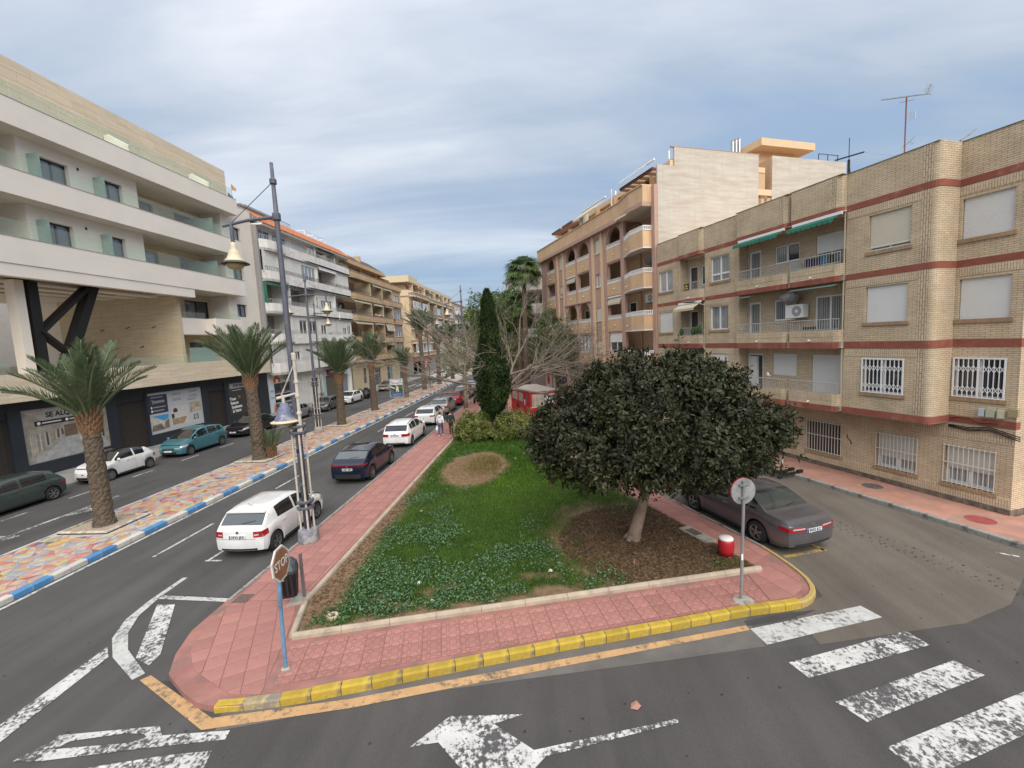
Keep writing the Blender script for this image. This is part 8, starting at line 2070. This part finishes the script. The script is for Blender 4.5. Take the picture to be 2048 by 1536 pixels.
# ================================================================== street furniture
m_lampg = M('lamp_post_grey', (0.085,0.09,0.115), .55, var=.15, vscale=3, dirt=(.16,.16,.17), dscale=2.5, dlo=.55, dhi=.7)
m_lampw = M('lamp_tube_cream', (0.50,0.46,0.39), .6, var=.15, vscale=4, dirt=(.30,.26,.2), dscale=3, dlo=.55, dhi=.68)
m_lampc = M('lamp_cream', (0.58,0.50,0.35), .5, var=.1, vscale=3)
m_bowl = M('lamp_bowl', (0.42,0.32,0.14), .2, coat=.6)
m_blueg = M('lamp_blue', (0.13,0.15,0.23), .6, var=.3, vscale=7, dirt=(.35,.32,.3), dscale=5, dlo=.55, dhi=.65)
def bell(par, x, z, top, rim, s=1.0, rimw=.40):
 sh = MB().lathe([(.03,.62), (.07,.60), (.085,.50), (.10,.46), (.095,.40), (.15,.34), (.17,.24), (.22,.12), (.30,.03), (.30,-.02)], (0,0,0), 20).build('lamp_shade', top, par, True)
 sh.location = (x, 0, z); sh.scale = (s, s, s)
 r = MB().lathe([(.29,.03), (rimw, -.04), (rimw, -.06), (.27,-.03)], (0,0,0), 24).build('lamp_rim', rim, sh, True)
 MB().lathe([(.27,-.03), (.25,-.12), (.17,-.20), (.05,-.235), (.0,-.24)], (0,0,0), 18).build('lamp_bowl', m_bowl, sh, True)
 return sh
def street_lamp(label, x, y, z, arms, old=False, rz=0.0, H=12.0):
 t = thing('street_lamp', label, 'street lamp', (x, y, z), rz, 'tall street lamps of the avenue')
 MB().lathe([(.31,0), (.325,.06), (.32,.34), (.30,.42), (.25,.46), (.12,.47)], (0,0,-.02), 22).build('concrete_base', m_conc if not old else M('base_blue', (0.20,0.20,0.24), .8, var=.25, vscale=4, dirt=(.38,.36,.33), dscale=3, dlo=.5, dhi=.62), t)
 MB().tube([(0,0,.4), (0,0,4), (0,0,10.3), (0,0, H)], [.11,.10,.075,.05], 12).build('pole', m_lampg, t, True)
 MB().lathe([(.06,0), (.10,.03), (.10,.16), (.06,.2)], (0,0,11.35), 10).build('pole_collar', m_lampg, t)
 MB().lathe([(.09,0), (.12,.03), (.12,.22), (.09,.25)], (0,0,10.28), 10).build('pole_collar', m_lampg, t)
 for k in range(4):
  a = k * math.pi / 2 + .6; MB().cyl((.20 * math.cos(a), .20 * math.sin(a), .42), (.19 * math.cos(a), .19 * math.sin(a), 3.95 if k != 1 else 4.3), .032, n=8).build('tube', m_lampw, t)
 for zz in (1.12,1.32,3.62,3.82):
  m = MB(); n = 22; pr = [(.25,0), (.27,.02), (.27,.07), (.25,.09), (.12,.09), (.12,0)]
  m.lathe(pr + [pr[0]], (0,0, zz), n); m.build('ring', m_lampg, t)
 for k in range(5):
  zz = (1.9,2.2,2.45,2.75,3.0)[k]; MB().quad((-.06,-.118, zz), (.05,-.12, zz), (.05,-.12, zz + .12), (-.06,-.118, zz + .12)).build('sticker', M('sticker_navy', (0.015,0.017,0.06), .6) if k == 4 else m_lampg, t) if k in (0,4) else None
 for sgn in arms:
  MB().tube([(0,0,10.4), (sgn * 1.0,0,10.36), (sgn * 1.78,0,10.24)], [.055,.05,.04], 8).build('arm', m_lampg, t)
  MB().tube([(0,0,11.45), (sgn * 1.5,0,10.32)], .012,5).build('stay', m_lampg, t)
  MB().cyl((sgn * 1.5,0,9.75), (sgn * 1.5,0,10.3), .055, n=8).build('hanger', m_lampg, t)
  bell(t, sgn * 1.5,9.13, m_lampc, M('lamp_rim_dark', (.06,.055,.05), .5), 1.0)
 if old:
  MB().tube([(.17,-.12,3.7), (.17,-.12,6.0)], .05,10).build('side_pipe', m_lampw, t); MB().lathe([(.05,0), (.07,.0), (.07,.2), (.05,.22)], (.17,-.12,6.0), 10).build('pipe_cap', m_lampw, t)
  for zz in (4.25,4.8,5.25): MB().lathe([(.05,0), (.075,.01), (.075,.09), (.05,.1)], (.17,-.12, zz), 10).build('pipe_collar', m_lampw, t)
  MB().tube([(.2,-.12,4.95), (-.2,-.13,4.86), (-.5,-.14,4.80)], [.035,.04,.05], 8).build('side_arm', m_lampw, t); MB().tube([(.15,-.12,5.85), (-.36,-.14,4.88)], .022,6).build('side_brace', m_lampw, t)
  MB().cyl((-.30,-.14,4.62), (-.30,-.14,4.9), .05, n=8).build('side_hanger', m_lampw, t)
  s = MB().lathe([(.08,.56), (.12,.55), (.12,.46), (.17,.43), (.20,.30), (.26,.14), (.33,.04), (.33,-.01)], (0,0,0), 20).build('lamp_shade', m_blueg, t, True); s.location = (-.30,-.14,4.08)
  MB().lathe([(.31,.03), (.44,-.02), (.44,-.05), (.3,-.04)], (0,0,0), 24).build('lamp_rim', m_lampc, s, True); MB().lathe([(.3,-.04), (.26,-.14), (.12,-.2), (0,-.21)], (0,0,0), 18).build('lamp_bowl', m_bowl, s, True)
  MB().box(.1,.19,-.2,-.17,5.0,5.9).build('red_tag', M('tag_red', (.4,.05,.04), .6), t) if False else None
 return t
street_lamp('tall grey street lamp on a drum base with a second old lamp at half height', -8.06,13.2,.14, (-1,), True)
street_lamp('double armed tall street lamp on the mosaic median behind the second palm', -17.5,31.4,.14, (-1,1))
street_lamp('thin double armed lamp on the far pavement beside the white building', -25.7,47.5,.12, (1,))
street_lamp('distant double armed lamp on the median between the last palms', -16.85,61.8,.14, (-1,1))
street_lamp('distant street lamp rising over the bare twigs beside the pavement', -8.15,43.4,.14, (-1,))
def stop_sign():
 a = math.radians(97); t = thing('stop_sign', 'faded brown STOP sign on a bent blue painted post', 'road sign', (-5.38,7.58,.125), 0)
 MB().tube([(0,0,0), (.01,0,.25), (.03,0,1.2), (.07,0,2.0), (.09,.0,2.45)], .036,10).build('post', M('post_blue', (.12,.25,.38), .6, var=.25, vscale=5, dirt=(.10,.09,.085), dscale=1.6, dlo=.56, dhi=.66), t)
 # plate facing right of the camera
 nx, ny = math.sin(a), -math.cos(a); R, c = .345, (.075,0,2.22); right = Vector((-ny, nx, 0)); right = Vector((math.cos(a), math.sin(a), 0)); up = Vector((-.04,0,1)).normalized(); nn = right.cross(up)
 def octo(name, r, o0, o1, mat, par):
  V = []
  for o in (o0, o1):
   for k in range(8):
    th = math.pi / 8 + k * math.pi / 4; p = Vector(c) + right * r * math.cos(th) + up * r * math.sin(th) + nn * o; V.append(tuple(p))
  return MB().add(V, [tuple(range(8))[::-1], tuple(range(8,16))] + [(i, (i + 1) % 8,8 + (i + 1) % 8,8 + i) for i in range(8)]).build(name, mat, par)
 pl = octo('plate', R, .035,.065, M('plate_cream', (.60,.56,.50), .6, var=.1, vscale=6, dirt=(.4,.33,.26), dscale=5, dlo=.6, dhi=.7), t)
 octo('plate_face', R * .885,.066,.069, M('plate_brown', (.27,.125,.065), .55, var=.18, vscale=5, dirt=(.24,.05,.04), dscale=2.2, dlo=.52, dhi=.66), pl)
 p = Vector(c) + nn * .0715
 text('STOP', .235, M('plate_letter', (.66,.62,.55), .6), pl, tuple(p), tuple(right), tuple(up), .001, bold=.004, sx=.92)
 MB().sphere((0,.0,.03), (.10,.08,.05), 8,5).build('mortar_foot', m_conc, t)
stop_sign()
def no_entry():
 t = thing('no_entry_sign', 'round road sign seen from its grey back on a galvanised post', 'road sign', (4.30,9.86,.125), 0)
 MB().tube([(0,0,0), (.03,0,1.5), (.06,0,2.86)], .034,10).build('post', M('galvanised', (.34,.34,.335), .4, metal=.5, var=.15, vscale=4, dirt=(.16,.14,.12), dscale=2, dlo=.6, dhi=.7), t)
 m = MB(); n = 28; c = Vector((.07,.05,2.60)); r = Vector((.97,.24,0)); u = Vector((0,0,1)); q = r.cross(u) * -1
 def dsk(nm, R, o0, o1, mat, par):
  V = []
  for o in (o0, o1): V += [tuple(c + r * R * math.cos(2 * math.pi * k / n) + u * R * math.sin(2 * math.pi * k / n) + q * o) for k in range(n)]
  return MB().add(V, [tuple(range(n)), tuple(range(n, 2 * n))[::-1]] + [(i, n + i, n + (i + 1) % n, (i + 1) % n) for i in range(n)]).build(nm, mat, par)
 pl = dsk('plate', .305,0,.02, M('sign_back', (.27,.275,.275), .6, var=.1, vscale=4, dirt=(.18,.18,.18), dscale=3), t)
 dsk('plate_rim', .309,.021,.045, M('sign_red', (.42,.03,.03), .5), pl)
 for zz in (2.45,2.75): MB().box(-.05,.16,-.045,.05, zz, zz + .04).build('bracket', m_alu, t)
 MB().box(-.01,.03,-.037,-.034,1.0,1.15).build('sticker', m_inkw, t)
 MB().lathe([(.26,0), (.22,.03), (.1,.05)], (.05,-.02,-.005), 9).build('mortar_foot', m_conc, t)
no_entry()
def bin_():
 t = thing('litter_bin', 'black plastic litter bin hung on a short grey post', 'litter bin', (-6.42,10.06,.125), math.radians(18))
 MB().box(-.035,.035,-.03,.03,0,1.16).build('post', M('post_steel', (.22,.21,.22), .4, metal=.6), t)
 def ring(w, d, z, c=.05, y0=-.05): return [(-w + c - .25, y0, z), (w - c - .25, y0, z), (w - .25, y0 - c, z), (w - .25, y0 - d + c, z), (w - c - .25, y0 - d, z), (-w + c - .25, y0 - d, z), (-w - .25, y0 - d + c, z), (-w - .25, y0 - c, z)]
 rings = [ring(.15,.26,.20), ring(.155,.28,.24), ring(.20,.36,.82), ring(.205,.37,.84)]
 V = [p for r in rings for p in r]; F = [tuple(range(8))[::-1], tuple(range(24,32))] + [(k * 8 + i, k * 8 + (i + 1) % 8, (k + 1) * 8 + (i + 1) % 8, (k + 1) * 8 + i) for k in range(3) for i in range(8)]
 MB().add(V, F).build('body', M('bin_black', (.016,.015,.016), .42), t)
 for x in (-.36,-.25,-.14): MB().box(x - .02, x + .02,-.43,-.405,.26,.78).build('rib', M('bin_black', (.016,.015,.016), .42), t)
 rings = [ring(.21,.38,.85), ring(.215,.39,.93), ring(.19,.33,1.08,.07), ring(.10,.2,1.15,.05)]
 V = [p for r in rings for p in r]; MB().add(V, F).build('lid', M('bin_lid', (.045,.052,.058), .3), t)
 MB().box(-.38,-.20,-.445,-.435,.88,.98).build('mouth', m_dark, t); o = MB().lathe([(0,0), (.035,0), (.035,.012), (0,.014)], (0,0,0), 12).build('lock', m_chrome, t)
 o.location = (-.33,-.425,.74); o.rotation_euler = (math.radians(90), 0,0)
 MB().prism([(-.35,-.35), (.3,-.3), (.28,.18), (-.3,.2)], .0,.012).build('mortar_foot', m_conc, t)
bin_()
_t = thing('barrel_post', 'small red barrel shaped post with white top and peeling paint', 'bollard', (4.76,11.84,.11))
MB().lathe([(.15,0), (.165,.1), (.175,.22), (.185,.22)], (0,0,0), 20).build('foot', M('foot_peeling', (.20,.03,.03), .8, var=.4, vscale=9, dirt=(.45,.38,.33), dscale=6, dlo=.5, dhi=.56), _t, True)
MB().lathe([(.185,.12), (.205,.25), (.21,.38), (.20,.5), (.185,.56)], (0,0,0), 20).build('body', M('barrel_red', (.40,.012,.018), .5, var=.1, vscale=4, dirt=(.48,.42,.38), dscale=2.2, dlo=.66, dhi=.69), _t, True)
MB().lathe([(.187,.55), (.19,.58), (.17,.61), (.05,.625), (0,.625)], (0,0,0), 20).build('top', m_white, _t, True)
_t = thing('concrete_block', 'grey stone service box lid at the lawn edge beside the red barrel post', 'concrete block', (4.40,13.1,.1), math.radians(-65))
MB().box(-.55,.55,-.2,.2,0,.14).build('block', m_conc, _t); MB().box(-.35,.1,-.14,.14,.14,.15).build('lid', M('iron', (0.10,0.09,0.08), 0.7), _t); MB().box(-1.15,-.6,-.22,.2,-.02,.06).build('slab', m_conc, _t); MB().box(.65,1.1,-.12,.12,-.02,.045).build('slab', m_conc, _t)
_t = thing('clay_pipe_end', 'pale round pipe end lying in the bare corner of the lawn', 'pipe', (-5.22,9.18,.1)); MB().lathe([(.07,.0), (.14,-.02), (.145,.10), (.12,.13), (.07,.12), (.06,.03), (.0,.03)], (0,0,0), 16).build('ring', M('clay_pale', (.52,.44,.32), .8, var=.15, vscale=6), _t, True)
MB().lathe([(.06,.031), (.0,.033)], (0,0,0), 10).build('hole', m_dark, _t)
_t = thing('root_stump', 'pale flat root stump in the soil near the leaning trunk', 'stump', (2.18,11.55,.12)); MB().add([(-.10,-.42,0), (.06,-.1,0), (.15,.1,0), (.06,.42,0), (-.06,.15,0), (-.13,-.1,0), (-.04,-.3,.09), (.02,-.05,.15), (.06,.2,.10)], [(0,1,6), (1,2,7), (2,3,8), (3,4,8), (4,5,7), (5,0,6), (1,7,6), (5,6,7), (2,8,7), (4,7,8)]).build('root', M('wood_pale', (.40,.29,.20), .85, var=.2, vscale=6), _t)
for x, y, lab, c in ((-3.55,10.55, 'crumpled white paper scrap in the front weeds', m_white), (-.1,11.1, 'white paper scrap right of the front weeds', m_white), (-3.0,9.75, 'small white scrap close to the front kerb', m_white), (-3.45,9.62, 'tiny pale scrap near the front kerb, left', m_white), (-4.9,15.4, 'orange brown wrapper at the left lawn edge', m_tileO), (-5.6,24.6, 'pale flat cardboard at the far left lawn edge', m_shutc), (-1.8,22.3, 'light root bit right of the dry round bed', m_shutc)):
 t = thing('litter', lab, 'litter', (x, y, .18)); r = .07 if 'cardboard' not in lab else .16
 MB().add([(-r, -r * .5,0), (r * .6,-r, .02), (r, r * .6,.01), (-r * .4, r, .03), (0,0,.07)], [(0,1,4), (1,2,4), (2,3,4), (3,0,4)]).build('scrap', c, t)
_t = thing('paper_scrap', 'yellowish dry leaf lying alone on the cross road', 'leaf', (1.3,7.0,.012)); MB().add([(-.09,-.05,0), (.02,-.1,.02), (.1,0,.01), (.03,.09,.03), (-.06,.06,0), (0,0,.04)], [(0,1,5), (1,2,5), (2,3,5), (3,4,5), (4,0,5)]).build('leaf_blade', m_tileO, _t)
# advertising panel on the median
_t = thing('advertising_panel', 'free standing advertising panel with blue foot band on the median', 'billboard', (-16.62,46.75,.14))
MB().box(-.78,.78,-.06,.10,.62,2.68).build('frame', M('frame_grey', (.30,.33,.36), .4), _t)
for x in (-.22,.22): MB().box(x - .14, x + .14,-.02,.06,0,.62).build('leg', M('leg_sand', (.36,.31,.22), .7), _t)
_q = lambda nm, x0, x1, z0, z1, y, c, v=0.0: MB().quad((x0, y, z0), (x1, y, z0), (x1, y, z1), (x0, y, z1)).build(nm, M('ad_%02d%02d%02d' % tuple(int(a * 99) for a in c), c, .35, var=v, vscale=3), _t)
_q('poster', -.7,.7,1.98,2.6,-.062, (.66,.67,.70)); _q('poster', -.7,.7,1.14,1.98,-.062, (.03,.085,.03), .6); _q('poster', -.7,.7,.70,1.14,-.062, (.02,.09,.30))
MB().poly([(-.7,-.064,1.98), (-.1,-.064,1.95), (-.15,-.064,1.7), (-.7,-.064,1.78)]).build('poster_dark', m_black, _t); MB().poly([(-.68,-.066,1.76), (-.2,-.066,1.58), (-.2,-.066,1.68), (-.68,-.066,1.88)]).build('poster_pale', m_inkw, _t)
MB().poly([(-.05,-.066,1.2), (.05,-.066,1.2), (.08,-.066,1.45), (.15,-.066,1.2), (.27,-.066,1.2), (.22,-.066,1.75), (.1,-.066,1.93), (-.05,-.066,1.85), (-.08,-.066,1.6)]).build('poster_dog', M('ad_cream', (.60,.54,.46), .5, var=.3, vscale=8), _t)
for z, w in ((.98,.5), (.86,.42)): _q('poster_line', -w, w, z - .02, z + .02,-.064, (.35,.42,.55))
_q('poster_line', -.5,.45,2.15,2.22,-.064, (.3,.3,.34)); _q('poster_line', -.62,-.42,2.42,2.48,-.064, (.3,.32,.45)); _q('poster_line', .5,.6,2.44,2.54,-.064, (.1,.2,.12))
# red ticket kiosk
def kiosk():
 mr = M('kiosk_red', (.44,.014,.018), .45, var=.08, vscale=2); mrd = M('kiosk_red_dark', (.33,.010,.015), .5)
 p = sd(34.05 * .932 + .48 - .0,11.05); t = thing('kiosk', 'red kiosk with a picture front and small side windows', 'kiosk', (-1.33,33.8,.12), math.radians(21.2))
 # local +y runs away along the side street, local +x across it
 W_, L_, H_ = 2.3,5.2,2.15
 MB().box(0, W_, 0, L_, .06, H_).build('body', mr, t); MB().box(-.04, W_ + .04,-.04, L_ + .04,0,.14).build('plinth', mrd, t); MB().box(-.06, W_ + .06,-.06, L_ + .06, H_, H_ + .07).build('roof', M('kiosk_roof', (.40,.35,.32), .7, var=.2), t)
 f = MB().box(.15, W_ - .2,-.02,-.004,.95,1.95).build('front_picture', M('pic_warm', (.40,.36,.31), .4, var=.35, vscale=3), t)
 c = MB().lathe([(.30,0), (.42,.02), (.40,.3), (.32,.45), (.1,.5)], (0,0,0), 14).build('picture_cup', M('pic_cream', (.60,.55,.45), .5), t); c.location = (.65,-.012,1.0); c.scale = (1,.01,1)
 for r, m_, y in ((.36, M('pic_lilac', (.55,.48,.55), .4), -.026), (.25, M('pic_white', (.66,.64,.68), .4), -.03), (.14, M('pic_grey', (.12,.12,.14), .4), -.034)): MB().poly([(1.5 + r * math.cos(k * math.pi / 10), y, 1.42 + r * .8 * math.sin(k * math.pi / 10)) for k in range(20)]).build('picture_plate', m_, t)
 for x, z in ((1.25,1.72), (1.55,1.86), (1.8,1.72)): MB().box(x - .07, x + .07,-.03,-.02, z - .1, z + .1).build('picture_spot', M('pic_dark', (.03,.03,.05), .4), t)
 MB().box(W_ - .5, W_ - .1,-.022,-.004,1.25,1.6).build('notice', m_white, t); MB().box(-.0, W_, -.012,-.004,.90,.94).build('counter', m_white, t)
 for y0, y1, z0, z1, m_ in ((3.3,4.7,1.2,1.9, M('kiosk_poster', (.36,.32,.29), .4, var=.6, vscale=5)), (1.75,2.9,1.2,1.9, M('kiosk_poster', (.36,.32,.29), .4, var=.6, vscale=5)), (.45,1.1,1.35,1.85, M('kiosk_poster_red', (.22,.08,.06), .4, var=.5, vscale=5)), (2.9,3.6,.55,.95, m_dark)): MB().box(-.018,-.002, y0, y1, z0, z1).build('side_window', m_, t)
 for y0 in (1.45,3.1): MB().box(-.014,-.002, y0, y0 + .06,.15,2.1).build('panel_joint', mrd, t)
 for z0 in (.3,1.05): MB().box(-.014,-.002,.1, L_ - .1, z0, z0 + .05).build('panel_joint', mrd, t)
 MB().box(-.02,-.002,1.25,1.42,1.0,1.45).build('notice', m_inkw, t)
kiosk()
# electric scooters
def scooter(x, y, rz, label):
 t = thing('electric_scooter', label, 'scooter', (x, y, .006), rz, 'black rental scooters by the kerb'); mb = M('scooter_black', (.014,.014,.015), .5)
 MB().box(-.38,.42,-.085,.085,.13,.19).build('deck', mb, t)
 for xx, r in ((-.52,.12), (.52,.12)):
  m = MB(); m.cyl((xx, -.03,.12), (xx, .03,.12), r, n=16); m.build('wheel', m_tyre, t)
 MB().tube([(.42,0,.18), (.62,0,.16), (.66,0,.12)], .04,6).build('tail', mb, t); MB().box(.40,.66,-.06,.06,.18,.26).build('rear_guard', mb, t)
 MB().tube([(-.34,0,.16), (-.46,0,.30), (-.50,0,.42)], .05,8).build('neck', mb, t); MB().tube([(-.50,0,.16), (-.49,0,.45), (-.36,0,1.08)], [.04,.035,.03], 8).build('stem', mb, t)
 MB().tube([(-.44,0,.66), (-.405,0,.84)], .038,8).build('stem_band', M('band_mint', (.38,.50,.42), .5), t)
 MB().tube([(-.30,-.30,1.13), (-.36,-.1,1.09), (-.36,.1,1.09), (-.30,.30,1.13)], .018,6).build('handlebar', mb, t); MB().box(-.39,-.33,-.05,.05,1.05,1.14).build('display', mb, t)
_r = math.radians(20)
scooter(10.02,19.12, _r, 'left of the two black rental scooters parked by the right kerb'); scooter(10.2,18.8, _r, 'right of the two black rental scooters parked by the right kerb')
# bicycle behind the slim tree
_t = thing('bicycle', 'dark bicycle leaning behind the slim pale trunk', 'bicycle', (-7.35,44.2,.13), math.radians(80))
for x in (-.5,.5):
 m = MB(); n = 18; m.lathe([(.30,-.02), (.34,-.02), (.34,.02), (.30,.02), (.30,-.02)], (0,0,0), n); w = m.build('wheel', m_tyre, _t); w.location = (x, 0,.34); w.rotation_euler = (math.radians(90), 0,0)
MB().tube([(-.5,0,.34), (-.1,0,.36), (-.25,0,.8), (.35,0,.82), (-.1,0,.36)], .02,5).tube([(.5,0,.34), (.35,0,.9)], .02,5).tube([(-.5,0,.34), (-.25,0,.8)], .015,5).build('frame', m_black, _t)
MB().tube([(.35,-.25,.95), (.35,.25,.95)], .015,5).build('handlebar', m_black, _t); MB().box(-.38,-.14,-.06,.06,.84,.9).build('saddle', m_black, _t)
# ================================================================== people
def skin_body(name, joints, bones, mat, parent, sub=1):
 me = bpy.data.meshes.new(name); names = list(joints); me.from_pydata([joints[k][0] for k in names], [(names.index(a), names.index(b)) for a, b in bones], [])
 o = bpy.data.objects.new(name, me); COL.objects.link(o)
 sk = o.modifiers.new('skin', 'SKIN'); sv = me.skin_vertices[0].data
 for i, k in enumerate(names):
  r = joints[k][1]; sv[i].radius = r if isinstance(r, tuple) else (r, r)
 sv[0].use_root = True
 s = o.modifiers.new('sub', 'SUBSURF'); s.levels = sub; s.render_levels = sub
 bpy.context.view_layer.update()
 m2 = bpy.data.meshes.new_from_object(o.evaluated_get(bpy.context.evaluated_depsgraph_get()))
 bpy.data.objects.remove(o, do_unlink=True); m2.name = name; m2.materials.clear(); m2.materials.append(mat); m2.shade_smooth()
 return obj(name, m2, parent)
def person(label, x, y, h, top, legs, hair, hood, step, bag_side, shoe, cap=None, z=.14, rz=0.0):
 t = thing('person', label, 'person', (x, y, z), rz); k = h / 1.75; s = step
 V = lambda a, b, c: (a * k, b * k, c * k)
 J = {'pel': (V(0,0,.93), (.13 * k, .10 * k)), 'sp': (V(0,.0,1.12), (.13 * k, .09 * k)), 'ch': (V(0,.01,1.33), (.165 * k, .105 * k)), 'nk': (V(0,.02,1.48), .055 * k), 'hd': (V(0,.03,1.58), (.078 * k, .09 * k)), 'ht': (V(0,.03,1.70), (.06 * k, .075 * k))}
 B = [('pel', 'sp'), ('sp', 'ch'), ('ch', 'nk'), ('nk', 'hd'), ('hd', 'ht')]
 for sd_, n in ((-1, 'L'), (1, 'R')):
  ph = s * sd_
  J['h' + n] = (V(.09 * sd_, 0,.88), .088 * k); J['k' + n] = (V(.095 * sd_, .06 + .10 * ph, .49), .058 * k); J['a' + n] = (V(.10 * sd_, .16 * ph, .10), .042 * k); J['t' + n] = (V(.11 * sd_, .16 * ph + .15,.045), .036 * k)
  J['s' + n] = (V(.18 * sd_, .01,1.40), .062 * k); J['e' + n] = (V(.245 * sd_, -.02 - .04 * ph, 1.13), .045 * k); J['w' + n] = (V(.26 * sd_, .04 - .08 * ph, .89), .033 * k); J['f' + n] = (V(.265 * sd_, .06 - .08 * ph, .80), (.022 * k, .036 * k))
  B += [('pel', 'h' + n), ('h' + n, 'k' + n), ('k' + n, 'a' + n), ('a' + n, 't' + n), ('ch', 's' + n), ('s' + n, 'e' + n), ('e' + n, 'w' + n), ('w' + n, 'f' + n)]
 body = skin_body('body', J, B, M('skin', (.42,.25,.18), .6), t)
 def sub(keys, grow, nm, mat, extra=None):
  g = {q: (J[q][0], tuple(v + grow for v in J[q][1]) if isinstance(J[q][1], tuple) else J[q][1] + grow) for q in keys}
  if extra: g.update(extra)
  return skin_body(nm, g, [b for b in B if b[0] in g and b[1] in g], mat, t)
 sub(['pel', 'hL', 'kL', 'aL', 'hR', 'kR', 'aR'], .018, 'trousers', legs)
 sub(['sp', 'ch', 'sL', 'eL', 'wL', 'sR', 'eR', 'wR', 'pel'], .026, 'jacket', top)
 if hood: MB().sphere(V(0,-.09,1.46), (.14 * k, .08 * k, .09 * k), 10,6).build('hood', top, t, True)
 MB().sphere(V(0,.005,1.66), (.092 * k, .105 * k, .105 * k), 12,7).build('hair', hair, t, True)
 if cap: MB().sphere(V(0,.02,1.71), (.10 * k, .115 * k, .07 * k), 12,6).build('cap', cap, t, True)
 for n, sd_ in (('L', -1), ('R', 1)):
  a, b = J['a' + n][0], J['t' + n][0]; MB().sphere(((a[0] + b[0]) / 2, (a[1] + b[1]) / 2,.045 * k), (.052 * k, .15 * k, .05 * k), 10,6).build('shoe', shoe, t, True)
  e = J['hd'][0]; MB().sphere((.082 * sd_ * k, .03 * k, 1.60 * k), (.015 * k, .03 * k, .035 * k), 6,4).build('ear', M('skin', (.42,.25,.18), .6), t)
  MB().sphere((.032 * sd_ * k, .125 * k, 1.615 * k), .011 * k, 6,4).build('eye', m_black, t)
  for q in range(4):
   f = J['f' + n][0]; MB().tube([(f[0] + .004 * sd_, f[1] + (.03 - .02 * q) * k, f[2] + .01), (f[0], f[1] + (.032 - .02 * q) * k, f[2] - .05 * k), (f[0] - .02 * sd_, f[1] + (.03 - .02 * q) * k, f[2] - .075 * k)], .008 * k, 5).build('finger', M('skin', (.42,.25,.18), .6), t)
  f = J['f' + n][0]; MB().tube([(f[0], f[1] + .03 * k, f[2] + .05 * k), (f[0] - .02 * sd_, f[1] + .055 * k, f[2])], .009 * k, 5).build('thumb', M('skin', (.42,.25,.18), .6), t)
 MB().tube([V(0,.125,1.60), V(0,.145,1.575)], .014 * k, 5).build('nose', M('skin', (.42,.25,.18), .6), t); MB().box(-.025 * k, .025 * k, .118 * k, .122 * k, 1.535 * k, 1.543 * k).build('mouth', M('lips', (.30,.10,.09), .6), t)
 f = J['f' + ('R' if bag_side > 0 else 'L')][0]
 g = thing('carrier_bag', 'white plastic carrier bag held by the person in the ' + ('dark green jacket' if bag_side > 0 else 'white hooded top'), 'bag', (x + f[0], y + f[1], z + f[2] - .07 * k))
 MB().add([(-.06,-.14,-.42), (.06,-.14,-.42), (.06,.14,-.42), (-.06,.14,-.42), (-.09,-.18,-.2), (.09,-.18,-.2), (.09,.18,-.2), (-.09,.18,-.2), (-.03,-.08,0), (.03,-.08,0), (.03,.08,0), (-.03,.08,0)],
    [(3,2,1,0), (0,1,5,4), (1,2,6,5), (2,3,7,6), (3,0,4,7), (4,5,9,8), (5,6,10,9), (6,7,11,10), (7,4,8,11), (8,9,10,11)]).build('sack', M('bag_white', (.72,.72,.73), .5, var=.06, vscale=10), g, True)
 return t
person('person in white hooded top and blue jeans walking away with a white bag', -7.36,28.75,1.66, M('cloth_white', (.66,.66,.68), .9, var=.06, vscale=8), M('denim', (.075,.095,.18), .9, var=.15, vscale=9), M('hair_dark', (.03,.02,.015), .7), True, 1.0,-1, m_white)
person('person in dark green jacket and brown trousers walking away with a white bag', -6.72,29.15,1.68, M('cloth_green', (.012,.04,.032), .9, var=.15, vscale=8), M('cloth_brown', (.045,.032,.02), .9, var=.15, vscale=9), M('hair_brown', (.06,.04,.03), .7), False, -.6,1, M('shoe_dark', (.03,.025,.02), .7), M('cap_dark', (.02,.02,.02), .8))
